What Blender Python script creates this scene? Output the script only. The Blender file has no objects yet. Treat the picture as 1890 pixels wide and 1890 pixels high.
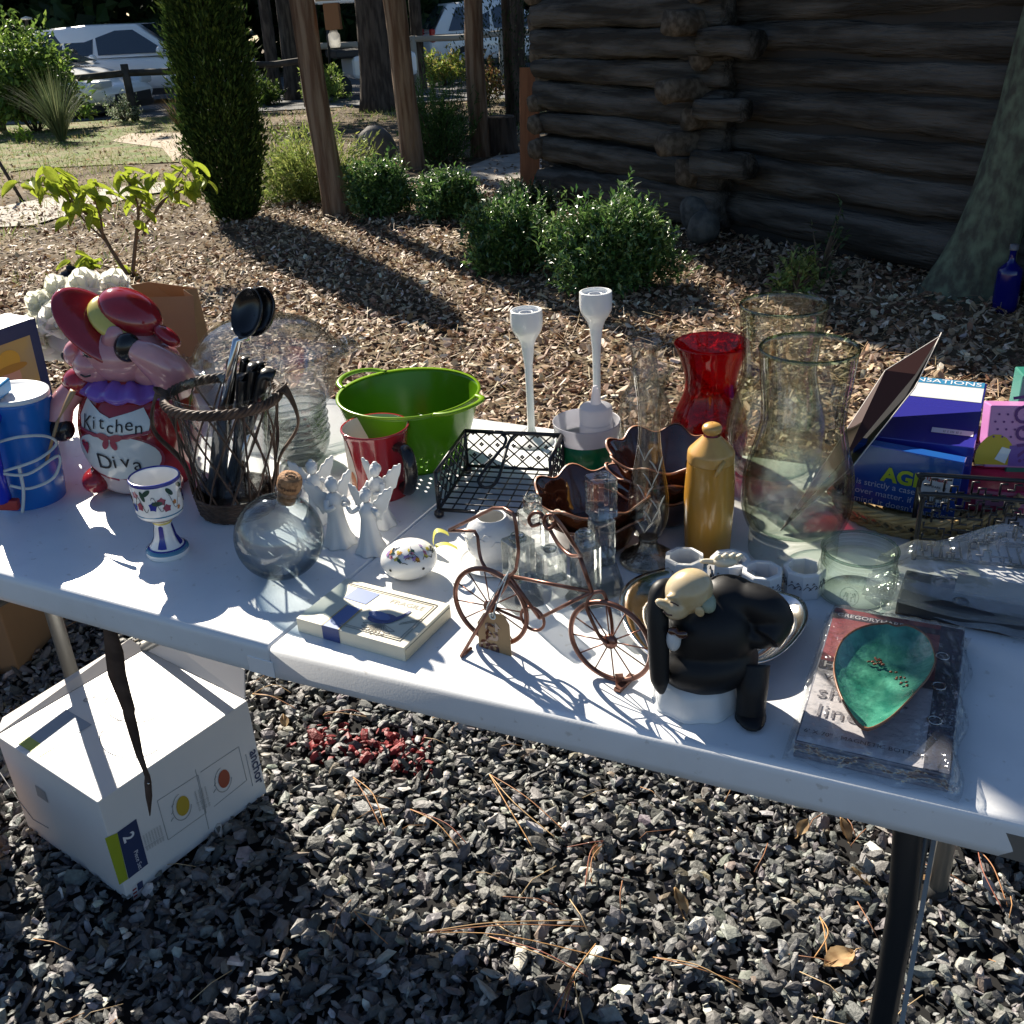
import bpy, bmesh, math, random
import numpy as np
from mathutils import Vector, Matrix, Euler
PI = math.pi
R = math.radians
random.seed(7)
rng = np.random.default_rng(11)
scene = bpy.context.scene
C = scene.collection

# ------------------------------------------------------------------ camera
CAM = Vector((0, 0, 1.435)); FPX = 1874.0; PITCH = R(27.0); ROLL = R(-3.28)
_fw = Vector((0, math.cos(PITCH), -math.sin(PITCH))); _u0 = Vector((0, math.sin(PITCH), math.cos(PITCH))); _r0 = Vector((1, 0, 0))
_rt = math.cos(ROLL) * _r0 + math.sin(ROLL) * _u0
_up = -math.sin(ROLL) * _r0 + math.cos(ROLL) * _u0
cd = bpy.data.cameras.new('camera'); cam = bpy.data.objects.new('camera', cd); C.objects.link(cam)
cam.matrix_world = Matrix(((_rt.x, _up.x, -_fw.x, CAM.x), (_rt.y, _up.y, -_fw.y, CAM.y), (_rt.z, _up.z, -_fw.z, CAM.z), (0, 0, 0, 1)))
cd.sensor_width = 36; cd.lens = FPX / 1890 * 36; cd.clip_start = .02; cd.clip_end = 400
scene.camera = cam

# ------------------------------------------------------------------ sky, sun, exposure
SUN_AZ, SUN_EL = 118.0, 34.0            # math azimuth (from +X towards +Y) of the direction to the sun
world = bpy.data.worlds.new('World'); scene.world = world; world.use_nodes = True
wn = world.node_tree; bg = wn.nodes['Background']
sky = wn.nodes.new('ShaderNodeTexSky'); sky.sky_type = 'NISHITA'; sky.sun_disc = False
sky.sun_elevation = R(SUN_EL); sky.sun_rotation = R(90 - SUN_AZ); sky.air_density = 1.0; sky.dust_density = .3; sky.ozone_density = 4.0
wn.links.new(sky.outputs[0], bg.inputs[0]); bg.inputs[1].default_value = .05
sd = bpy.data.lights.new('sun', 'SUN'); sd.energy = 5.0; sd.angle = R(.53); sd.color = (1, .91, .77)
sun = bpy.data.objects.new('sun', sd); C.objects.link(sun)
sdir = Vector((math.cos(R(SUN_AZ)) * math.cos(R(SUN_EL)), math.sin(R(SUN_AZ)) * math.cos(R(SUN_EL)), math.sin(R(SUN_EL))))
sun.rotation_euler = sdir.to_track_quat('Z', 'Y').to_euler(); sun.location = (-4, 8, 9)
vs = scene.view_settings; vs.view_transform = 'Standard'; vs.look = 'None'; vs.gamma = 1; vs.use_curve_mapping = False; vs.exposure = 1.27
cy = scene.cycles; cy.use_denoising = True; cy.sample_clamp_indirect = 4; cy.max_bounces = 14; cy.transparent_max_bounces = 40; cy.transmission_bounces = 10; cy.glossy_bounces = 5; cy.diffuse_bounces = 3; cy.caustics_reflective = False; cy.blur_glossy = .2

# ------------------------------------------------------------------ pick helpers: where a sight line meets a real surface
TZ = .735
def ray(px, py): return (_fw * FPX + _rt * (px - 945) - _up * (py - 945)).normalized()
def at(px, py, z):
    d = ray(px, py); return CAM + d * ((z - CAM.z) / d.z)
def at_y(px, py, y):
    d = ray(px, py); return CAM + d * ((y - CAM.y) / d.y)
def tp(px, py, dz=0): return at(px, py, TZ + dz)
def gz(x, y): return -.018 * max(0, y - 9)
def gp(px, py):
    p = at(px, py, 0)
    for _ in range(12): p = at(px, py, gz(p.x, p.y))
    return p
def kpm(p): return FPX / (Vector(p) - CAM).dot(_fw)
def on_plane(px, py, o, n):
    d = ray(px, py); return CAM + d * ((Vector(o) - CAM).dot(n) / d.dot(n))

# ------------------------------------------------------------------ materials
def NT(name):
    m = bpy.data.materials.new(name); m.use_nodes = True; t = m.node_tree; t.nodes.clear()
    o = t.nodes.new('ShaderNodeOutputMaterial'); return m, t, o
def L(t, a, b): t.links.new(a, b)
def nd(t, typ, **kw):
    n = t.nodes.new('ShaderNode' + typ)
    for k, v in kw.items():
        if k.startswith('i_'):
            key = k[2:]; n.inputs[int(key) if key.isdigit() else key.replace('_', ' ')].default_value = v
        else: setattr(n, k, v)
    return n
def c4(c): return (c[0], c[1], c[2], 1)
def M(name, col, rough=.5, metal=0, col2=None, vs=12, bump=0, bs=60, spec=.5, coat=0, attr=False, sss=0, stretch=None, detail=4, lo=.4, hi=.62, trl=0, alpha=1):
    m, t, o = NT(name)
    p = nd(t, 'BsdfPrincipled'); p.inputs['Roughness'].default_value = rough; p.inputs['Metallic'].default_value = metal
    p.inputs['Specular IOR Level'].default_value = spec; p.inputs['Coat Weight'].default_value = coat
    p.inputs['Base Color'].default_value = c4(col)
    tc = nd(t, 'TexCoord'); vec = tc.outputs['Object']
    if stretch:
        mp = nd(t, 'Mapping'); mp.inputs['Scale'].default_value = stretch; L(t, vec, mp.inputs[0]); vec = mp.outputs[0]
    csrc = None
    if col2 is not None:
        n = nd(t, 'TexNoise', i_Scale=vs, i_Detail=detail); L(t, vec, n.inputs['Vector'])
        r = nd(t, 'ValToRGB'); r.color_ramp.elements[0].position = lo; r.color_ramp.elements[1].position = hi
        r.color_ramp.elements[0].color = c4(col); r.color_ramp.elements[1].color = c4(col2)
        L(t, n.outputs['Fac'], r.inputs[0]); csrc = r.outputs[0]
    if attr:
        a = nd(t, 'Attribute', attribute_name='tint')
        if csrc:
            mx = nd(t, 'MixRGB', blend_type='MULTIPLY'); mx.inputs[0].default_value = 1; L(t, csrc, mx.inputs[1]); L(t, a.outputs[0], mx.inputs[2]); csrc = mx.outputs[0]
        else: csrc = a.outputs[0]
    if csrc: L(t, csrc, p.inputs['Base Color'])
    if bump:
        bn = nd(t, 'TexNoise', i_Scale=bs, i_Detail=6); L(t, vec, bn.inputs['Vector'])
        bb = nd(t, 'Bump', i_Strength=bump, i_Distance=.02 if bs < 30 else .004); L(t, bn.outputs['Fac'], bb.inputs['Height']); L(t, bb.outputs[0], p.inputs['Normal'])
    if sss: p.inputs['Subsurface Weight'].default_value = sss; p.inputs['Subsurface Radius'].default_value = (.01, .006, .004)
    out = p.outputs[0]
    if trl:
        tr = nd(t, 'BsdfTranslucent'); tr.inputs[0].default_value = c4(col)
        if csrc: L(t, csrc, tr.inputs[0])
        mx = nd(t, 'MixShader'); mx.inputs[0].default_value = trl; L(t, out, mx.inputs[1]); L(t, tr.outputs[0], mx.inputs[2]); out = mx.outputs[0]
    if alpha < 1:
        tr = nd(t, 'BsdfTransparent'); mx = nd(t, 'MixShader'); mx.inputs[0].default_value = alpha; L(t, tr.outputs[0], mx.inputs[1]); L(t, out, mx.inputs[2]); out = mx.outputs[0]
    L(t, out, o.inputs[0]); return m
def GL(name, tint=(.97, .98, .97), edge=(.55, .62, .58), rough=.0, refl=1.0, power=.35, haze=0, hcol=(.8, .8, .8), bump=0, bs=30, solid=.05):
    """thin clear wall: see-through, tinted where the wall is seen edge on, mirror-like by Fresnel"""
    m, t, o = NT(name)
    lw = nd(t, 'LayerWeight', i_Blend=.5)
    pw = nd(t, 'Math', operation='POWER'); pw.inputs[1].default_value = 1.7; L(t, lw.outputs['Facing'], pw.inputs[0])
    r = nd(t, 'MixRGB'); r.inputs[1].default_value = c4(tint); r.inputs[2].default_value = c4(edge); L(t, pw.outputs[0], r.inputs[0])
    tr = nd(t, 'BsdfTransparent'); L(t, r.outputs[0], tr.inputs[0])
    g = nd(t, 'BsdfGlossy'); g.inputs['Roughness'].default_value = rough + .015
    f5 = nd(t, 'Math', operation='POWER'); f5.inputs[1].default_value = 5; L(t, lw.outputs['Facing'], f5.inputs[0])
    ml = nd(t, 'Math', operation='MULTIPLY_ADD'); ml.inputs[1].default_value = .7; ml.inputs[2].default_value = .035 * refl; L(t, f5.outputs[0], ml.inputs[0])
    mx = nd(t, 'MixShader'); L(t, ml.outputs[0], mx.inputs[0]); L(t, tr.outputs[0], mx.inputs[1]); L(t, g.outputs[0], mx.inputs[2])
    out = mx.outputs[0]
    if bump:
        tc = nd(t, 'TexCoord'); bn = nd(t, 'TexNoise', i_Scale=bs, i_Detail=3); L(t, tc.outputs['Object'], bn.inputs['Vector'])
        bb = nd(t, 'Bump', i_Strength=bump, i_Distance=.01); L(t, bn.outputs['Fac'], bb.inputs['Height']); L(t, bb.outputs[0], g.inputs['Normal']); L(t, bb.outputs[0], lw.inputs['Normal'])
    if haze:
        d = nd(t, 'BsdfDiffuse'); d.inputs[0].default_value = c4(hcol); dt = nd(t, 'BsdfTranslucent'); dt.inputs[0].default_value = c4(hcol)
        m0 = nd(t, 'MixShader'); L(t, d.outputs[0], m0.inputs[1]); L(t, dt.outputs[0], m0.inputs[2])
        m2 = nd(t, 'MixShader'); m2.inputs[0].default_value = haze; L(t, out, m2.inputs[1]); L(t, m0.outputs[0], m2.inputs[2]); out = m2.outputs[0]
    if solid:
        gb = nd(t, 'BsdfGlass', i_IOR=1.5, i_Roughness=0.0); gb.inputs[0].default_value = (.98, 1, .99, 1)
        m3 = nd(t, 'MixShader'); m3.inputs[0].default_value = solid; L(t, out, m3.inputs[1]); L(t, gb.outputs[0], m3.inputs[2]); out = m3.outputs[0]
    L(t, out, o.inputs[0]); return m

# ------------------------------------------------------------------ mesh building
class MB:
    def __init__(s): s.v = []; s.f = []; s.sm = []; s.tint = []; s.ct = None
    def add(s, vs, fs, smooth=True, T=None):
        b = len(s.v)
        if T is not None: vs = [T @ Vector(v) for v in vs]
        s.v.extend([tuple(v) for v in vs]); s.f.extend([tuple(b + i for i in f) for f in fs]); s.sm.extend([smooth] * len(fs))
        if s.ct is not None: s.tint.extend([s.ct] * len(vs))
        return s
    def box(s, c, d, T=None, rz=0):
        x, y, z = d[0] / 2, d[1] / 2, d[2] / 2; M3 = Matrix.Rotation(rz, 3, 'Z') if rz else None
        vs = [Vector((a, b, e)) for e in (-z, z) for a, b in ((-x, -y), (x, -y), (x, y), (-x, y))]
        if M3: vs = [M3 @ v for v in vs]
        vs = [v + Vector(c) for v in vs]
        return s.add(vs, [(3, 2, 1, 0), (4, 5, 6, 7), (0, 1, 5, 4), (1, 2, 6, 5), (2, 3, 7, 6), (3, 0, 4, 7)], False, T)
    def tube(s, pts, r, n=8, closed=False, T=None, flat=None):
        pts = [Vector(p) for p in pts]; N = len(pts)
        rs = r if isinstance(r, (list, tuple)) else [r] * N
        tang = []
        for i in range(N):
            a = pts[(i - 1) % N] if (closed or i) else pts[i]; b = pts[(i + 1) % N] if (closed or i < N - 1) else pts[i]
            d = b - a; tang.append(d.normalized() if d.length > 1e-9 else Vector((0, 0, 1)))
        ref = Vector((0, 0, 1)) if abs(tang[0].z) < .9 else Vector((1, 0, 0))
        nx = tang[0].cross(ref).normalized(); vs = []
        for i in range(N):
            if i:
                nx = nx - tang[i] * nx.dot(tang[i]); nx = nx.normalized() if nx.length > 1e-6 else tang[i].orthogonal().normalized()
            ny = tang[i].cross(nx)
            for j in range(n):
                a = 2 * PI * j / n; vs.append(pts[i] + (nx * math.cos(a) + ny * math.sin(a) * (flat or 1)) * rs[i])
        fs = []
        for i in range(N if closed else N - 1):
            i2 = (i + 1) % N
            for j in range(n): fs.append((i * n + j, i * n + (j + 1) % n, i2 * n + (j + 1) % n, i2 * n + j))
        if not closed: fs.append(tuple(range(n))[::-1]); fs.append(tuple((N - 1) * n + j for j in range(n)))
        return s.add(vs, fs, True, T)
    def lathe(s, prof, n=48, fn=None, T=None, skip=None, sx=1, sy=1):
        vs = []; fs = []
        for (r, z) in prof:
            for j in range(n):
                a = 2 * PI * j / n; rr, zz = (r, z) if fn is None else fn(a, r, z)
                vs.append((rr * math.cos(a) * sx, rr * math.sin(a) * sy, zz))
        for i in range(len(prof) - 1):
            for j in range(n):
                if skip and skip(i, j): continue
                fs.append((i * n + j, i * n + (j + 1) % n, (i + 1) * n + (j + 1) % n, (i + 1) * n + j))
        return s.add(vs, fs, True, T)
    def ball(s, c, r, n=20, m=12, T=None, rot=None):
        r = (r, r, r) if not isinstance(r, (tuple, list)) else r
        vs = []; RM = rot.to_matrix() if rot else None
        for i in range(m + 1):
            ph = PI * i / m
            for j in range(n):
                a = 2 * PI * j / n; v = Vector((math.sin(ph) * math.cos(a) * r[0], math.sin(ph) * math.sin(a) * r[1], math.cos(ph) * r[2]))
                if RM: v = RM @ v
                vs.append(v + Vector(c))
        fs = [(i * n + j, (i + 1) * n + j, (i + 1) * n + (j + 1) % n, i * n + (j + 1) % n) for i in range(m) for j in range(n)]
        return s.add(vs, fs, True, T)
    def poly(s, pts, T=None): return s.add(pts, [tuple(range(len(pts)))], False, T)
    def prism(s, poly, z0, z1, T=None):
        n = len(poly); vs = [(x, y, z0) for x, y in poly] + [(x, y, z1) for x, y in poly]
        fs = [tuple(range(n))[::-1], tuple(range(n, 2 * n))] + [(i, (i + 1) % n, n + (i + 1) % n, n + i) for i in range(n)]
        return s.add(vs, fs, False, T)
    def grid(s, fn, nu, nv, T=None, smooth=True):
        vs = [fn(i / nu, j / nv) for j in range(nv + 1) for i in range(nu + 1)]
        fs = [(j * (nu + 1) + i, j * (nu + 1) + i + 1, (j + 1) * (nu + 1) + i + 1, (j + 1) * (nu + 1) + i) for j in range(nv) for i in range(nu)]
        return s.add(vs, fs, smooth, T)
    def build(s, name, mat, parent=None, bev=0, sub=0, solid=0, weld=False, remesh=0):
        me = bpy.data.meshes.new(name); me.from_pydata(s.v, [], s.f)
        me.polygons.foreach_set('use_smooth', s.sm); me.materials.append(mat)
        if s.tint:
            ca = me.color_attributes.new('tint', 'FLOAT_COLOR', 'POINT'); ca.data.foreach_set('color', np.array([c4(t) for t in s.tint], 'f').ravel())
        if weld:
            bm = bmesh.new(); bm.from_mesh(me); bmesh.ops.remove_doubles(bm, verts=bm.verts, dist=1e-5); bmesh.ops.recalc_face_normals(bm, faces=bm.faces); bm.to_mesh(me); bm.free()
        me.update(); o = bpy.data.objects.new(name, me); C.objects.link(o)
        if parent: o.parent = parent
        if bev:
            b = o.modifiers.new('bevel', 'BEVEL'); b.width = bev; b.segments = 2; b.limit_method = 'ANGLE'; b.angle_limit = R(40)
        if solid:
            b = o.modifiers.new('solid', 'SOLIDIFY'); b.thickness = solid; b.offset = 0
        if remesh:
            b = o.modifiers.new('remesh', 'REMESH'); b.mode = 'VOXEL'; b.voxel_size = remesh; b.use_smooth_shade = True
            b = o.modifiers.new('smooth', 'SMOOTH'); b.iterations = 7; b.factor = .6
        if sub:
            b = o.modifiers.new('sub', 'SUBSURF'); b.levels = sub; b.render_levels = sub
        return o
def npmesh(name, V, F, mat, tint=None, smooth=False, parent=None):
    """large mesh from arrays: V (n,3), F (m,k) of one polygon size"""
    me = bpy.data.meshes.new(name); n, k = F.shape
    me.vertices.add(len(V)); me.vertices.foreach_set('co', np.asarray(V, 'f').ravel())
    me.loops.add(n * k); me.loops.foreach_set('vertex_index', np.asarray(F, 'i').ravel())
    me.polygons.add(n); me.polygons.foreach_set('loop_start', np.arange(0, n * k, k, dtype='i'))
    me.polygons.foreach_set('use_smooth', np.full(n, smooth))
    if tint is not None:
        ca = me.color_attributes.new('tint', 'FLOAT_COLOR', 'POINT'); ca.data.foreach_set('color', np.concatenate([np.asarray(tint, 'f'), np.ones((len(V), 1), 'f')], 1).ravel())
    me.materials.append(mat); me.update(calc_edges=True); me.validate()
    o = bpy.data.objects.new(name, me); C.objects.link(o)
    if parent: o.parent = parent
    return o
def thing(name, label, cat, loc=(0, 0, 0), rz=0, group=None, rot=None):
    o = bpy.data.objects.new(name, None); C.objects.link(o); o.location = loc; o.rotation_euler = rot or (0, 0, rz); o.empty_display_size = .02
    o['label'] = label; o['category'] = cat
    if group: o['group'] = group
    return o
def tag(o, label, cat, group=None):
    o['label'] = label; o['category'] = cat
    if group: o['group'] = group
    return o
def kind(o, k): o['kind'] = k; return o
def dup(root, loc, rz=None, label=None, scale=None, rot=None):
    r = root.copy(); C.objects.link(r); r.location = loc
    if rz is not None: r.rotation_euler = (0, 0, rz)
    if rot is not None: r.rotation_euler = rot
    if scale: r.scale = (scale, scale, scale) if not isinstance(scale, tuple) else scale
    if label: r['label'] = label
    for ch in list(root.children):
        c = ch.copy(); C.objects.link(c); c.parent = r
        for g in ch.children:
            d = g.copy(); C.objects.link(d); d.parent = c
    return r
def text(body, size, mat, parent, fn=None, loc=None, rot=(0, 0, 0), bold=0, align='CENTER', name='lettering', sx=1, spacing=1, shear=0):
    """lettering as thin mesh; fn maps flat (x,y) to a point on the printed surface, else loc/rot place it"""
    cu = bpy.data.curves.new('lettering', 'FONT'); cu.body = body; cu.size = size; cu.align_x = align; cu.align_y = 'CENTER'; cu.offset = bold; cu.resolution_u = 3; cu.space_character = spacing; cu.shear = shear
    ob = bpy.data.objects.new('lettering', cu)
    me = bpy.data.meshes.new_from_object(ob); bpy.data.objects.remove(ob); bpy.data.curves.remove(cu)
    for v in me.vertices:
        v.co.x *= sx
        if fn: v.co = fn(v.co.x, v.co.y)
    me.materials.clear(); me.materials.append(mat)
    o = bpy.data.objects.new(name, me); C.objects.link(o); o.parent = parent
    if loc is not None: o.location = loc; o.rotation_euler = rot
    return o
def flatpoly(name, pts, mat, parent, fn): return MB().poly([fn(x, y) for x, y in pts]).build(name, mat, parent)
def blob(cx, cy, rx, ry=None, n=14, rot=0, wob=0, lobes=5):
    ry = ry or rx; o = []
    for i in range(n):
        a = 2 * PI * i / n; k = 1 + wob * math.cos(lobes * a); x, y = rx * k * math.cos(a), ry * k * math.sin(a)
        o.append((cx + x * math.cos(rot) - y * math.sin(rot), cy + x * math.sin(rot) + y * math.cos(rot)))
    return o
def fan(pts, fn):
    """polygon filled from its centre so that it can follow a curved surface"""
    cx = sum(p[0] for p in pts) / len(pts); cy = sum(p[1] for p in pts) / len(pts); n = len(pts); vs = [fn(cx, cy)]; fs = []
    rings = 3
    for k in range(1, rings + 1):
        for x, y in pts: vs.append(fn(cx + (x - cx) * k / rings, cy + (y - cy) * k / rings))
    for i in range(n): fs.append((0, 1 + i, 1 + (i + 1) % n))
    for k in range(rings - 1):
        for i in range(n): a = 1 + k * n; fs.append((a + i, a + n + i, a + n + (i + 1) % n, a + (i + 1) % n))
    return vs, fs
def prof_r(prof, z):
    for (r0, z0), (r1, z1) in zip(prof, prof[1:]):
        if z0 <= z <= z1 and z1 > z0: return r0 + (r1 - r0) * (z - z0) / (z1 - z0)
    return prof[-1][0] if z > prof[-1][1] else prof[0][0]
def wrap(prof, a0=-PI / 2, off=.0006, z0=0):
    def fn(x, y):
        r = prof_r(prof, y + z0); a = a0 + x / max(r, .01); return Vector(((r + off) * math.cos(a), (r + off) * math.sin(a), y + z0))
    return fn
def spl(pts, n=8, closed=False):
    """Catmull-Rom through points"""
    P = [Vector(p) for p in pts]; N = len(P); out = []
    for i in range(N if closed else N - 1):
        p0 = P[(i - 1) % N] if closed or i > 0 else P[0]; p1 = P[i]; p2 = P[(i + 1) % N]; p3 = P[(i + 2) % N] if closed or i + 2 < N else P[-1]
        for k in range(n):
            t = k / n; out.append(.5 * ((2 * p1) + (p2 - p0) * t + (2 * p0 - 5 * p1 + 4 * p2 - p3) * t * t + (3 * p1 - p0 - 3 * p2 + p3) * t ** 3))
    if not closed: out.append(P[-1])
    return out
def sprof(pts, n=5): return [(max(p.x, .0005), p.y) for p in spl([(a, b, 0) for a, b in pts], n)]
# ================================================================== THE SETTING
def rotm(yaw, tx, ty):
    cz, sz, cx, sx, cyy, sy = np.cos(yaw), np.sin(yaw), np.cos(tx), np.sin(tx), np.cos(ty), np.sin(ty)
    z = np.zeros_like(yaw); o = np.ones_like(yaw)
    Rz = np.stack([np.stack([cz, -sz, z], -1), np.stack([sz, cz, z], -1), np.stack([z, z, o], -1)], -2)
    Rx = np.stack([np.stack([o, z, z], -1), np.stack([z, cx, -sx], -1), np.stack([z, sx, cx], -1)], -2)
    Ry = np.stack([np.stack([cyy, z, sy], -1), np.stack([z, o, z], -1), np.stack([-sy, z, cyy], -1)], -2)
    return Rz @ Rx @ Ry
def dirm(d, roll=None):
    """rotation whose Y axis is d and whose Z axis is as upright as it can be, rolled at random"""
    d = d / np.maximum(np.linalg.norm(d, axis=1, keepdims=True), 1e-9); n = len(d)
    up = np.tile(np.array([0, 0, 1.]), (n, 1)); up[np.abs(d[:, 2]) > .95] = (1, 0, 0)
    x = np.cross(d, up); x /= np.linalg.norm(x, axis=1, keepdims=True); z = np.cross(x, d)
    if roll is not None:
        c, s = np.cos(roll)[:, None], np.sin(roll)[:, None]; x, z = x * c + z * s, z * c - x * s
    return np.stack([x, d, z], -1)
def scatter(name, templ, P, RM, S, tint, mat, parent=None, smooth=False):
    Vs, Fs, Ts = [], [], []; b = 0; idx = rng.integers(0, len(templ), len(P))
    for k, (tv, tf) in enumerate(templ):
        q = np.where(idx == k)[0]
        if not len(q): continue
        V = np.einsum('nij,nvj->nvi', RM[q], tv[None] * S[q][:, None, :]) + P[q][:, None, :]
        nv = tv.shape[0]; F = tf[None] + (b + np.arange(len(q)) * nv)[:, None, None]
        Vs.append(V.reshape(-1, 3)); Fs.append(F.reshape(-1, tf.shape[1])); Ts.append(np.repeat(tint[q], nv, axis=0)); b += len(q) * nv
    return npmesh(name, np.concatenate(Vs), np.concatenate(Fs), mat, np.concatenate(Ts), smooth, parent)
def mixcol(n, cols, w=None, jit=.15):
    cols = np.array(cols, float); i = rng.choice(len(cols), n, p=w); return np.clip(cols[i] * (1 + jit * rng.normal(size=(n, 1))) * (1 + .04 * rng.normal(size=(n, 3))), .004, .95)
def ico():
    t = (1 + 5 ** .5) / 2; v = np.array([(-1, t, 0), (1, t, 0), (-1, -t, 0), (1, -t, 0), (0, -1, t), (0, 1, t), (0, -1, -t), (0, 1, -t), (t, 0, -1), (t, 0, 1), (-t, 0, -1), (-t, 0, 1)], float)
    v /= np.linalg.norm(v[0]); f = np.array([(0, 11, 5), (0, 5, 1), (0, 1, 7), (0, 7, 10), (0, 10, 11), (1, 5, 9), (5, 11, 4), (11, 10, 2), (10, 7, 6), (7, 1, 8), (3, 9, 4), (3, 4, 2), (3, 2, 6), (3, 6, 8), (3, 8, 9), (4, 9, 5), (2, 4, 11), (6, 2, 10), (8, 6, 7), (9, 8, 1)])
    return v, f
LEAF = [(np.array([(0, 0, 0), (.5, .45, .1), (0, .5, 0), (-.5, .45, .1), (0, 1, -.08)], float), np.array([(0, 1, 2), (0, 2, 3), (1, 4, 2), (2, 4, 3)]))]

# ---- ground
m_soil = M('soil', (.075, .055, .036), .95, col2=(.19, .15, .1), vs=1.1, bump=.8, bs=45, spec=.1)
def ground():
    xs = np.concatenate([np.linspace(-90, -12, 12), np.linspace(-10, 10, 41), np.linspace(12, 90, 12)])
    ys = np.concatenate([np.linspace(-30, -2, 6), np.linspace(-1, 40, 60), np.linspace(45, 160, 10)])
    V = np.array([(x, y, gz(x, y) + (.012 * math.sin(x * 2.1) * math.cos(y * 1.7) if y > 3 else 0) - .004) for y in ys for x in xs]); nx = len(xs)
    F = np.array([(j * nx + i, j * nx + i + 1, (j + 1) * nx + i + 1, (j + 1) * nx + i) for j in range(len(ys) - 1) for i in range(nx - 1)])
    return kind(npmesh('ground', V, F, m_soil, smooth=True), 'structure')
ground()
GY = 2.62                                 # the gravel ends here and the mulch begins
def gedge(x): return GY - .05 * x + .05 * math.sin(3 * x) + .03 * math.sin(7.3 * x)
m_gb = M('gravel_dust', (.022, .022, .023), .95, spec=.1)
V = []; n = 60
for i in range(n + 1):
    x = -4 + 9 * i / n; V += [(x, -2, .002), (x, gedge(x), .002)]
kind(npmesh('gravel_bed', np.array(V), np.array([(2 * i, 2 * i + 2, 2 * i + 3, 2 * i + 1) for i in range(n)]), m_gb), 'structure')
m_stone = M('crushed_stone', (1, 1, 1), .55, attr=True, col2=(.6, .6, .6), vs=90, bump=.5, bs=160, spec=.45, lo=.3, hi=.7)
def gravel():
    iv, jf = ico(); tm = []
    for _ in range(14):
        a = iv * (1 + .22 * rng.normal(size=(12, 1))); a[:, 2] = np.clip(a[:, 2], -.55 - .2 * rng.random(), .5 + .25 * rng.random())
        k = rng.random() * 2 * PI; nrm = np.array([math.cos(k), math.sin(k), .4]); dd = a @ nrm; a -= np.outer(np.clip(dd - .62, 0, None), nrm) / (nrm @ nrm); tm.append((a, jf))
    def part(n, x0, x1, y0, y1):
        P = np.stack([rng.uniform(x0, x1, n), rng.uniform(y0, y1, n), np.zeros(n)], 1)
        ed = np.array([gedge(x) for x in P[:, 0]]); return P[P[:, 1] < ed + .1 * rng.random(len(P)) ** 2]
    P = np.concatenate([part(52000, -1.75, 1.9, .78, 2.75), part(3500, -3.2, -1.75, .6, 2.75), part(3500, 1.9, 3.4, .6, 2.75), part(2500, -1.8, 1.9, .3, .78)])
    n = len(P); L_ = np.clip(rng.lognormal(math.log(.0102), .38, n), .0048, .024)
    S = np.stack([L_ * 1.15, L_ * rng.uniform(.45, .85, n), L_ * rng.uniform(.22, .55, n)], 1)
    P[:, 2] = .004 + rng.random(n) ** 1.4 * .022
    RM = rotm(rng.uniform(0, 2 * PI, n), rng.normal(0, .5, n), rng.normal(0, .5, n))
    T = mixcol(n, [(.075, .076, .077), (.135, .137, .137), (.205, .206, .2), (.36, .355, .34), (.6, .59, .55), (.25, .22, .17)], [.25, .3, .27, .11, .035, .035], .2)
    red = [gp(*q) for q in ((575, 1375), (640, 1385), (690, 1378), (735, 1380), (765, 1385), (700, 1395), (600, 1400), (770, 1425), (608, 1350))]
    for q in red:
        d = np.hypot((P[:, 0] - q.x) / .05, (P[:, 1] - q.y) / .04); hit = (d < 1) & (rng.random(n) < .42); T[hit] = np.array([.26, .018, .022]) * (.6 + .6 * rng.random((hit.sum(), 1)))
    return kind(scatter('gravel', tm, P, RM, S, T, m_stone), 'stuff')
gravel()
m_chip = M('wood_chip', (1, 1, 1), .6, attr=True, spec=.3, trl=.1)
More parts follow.
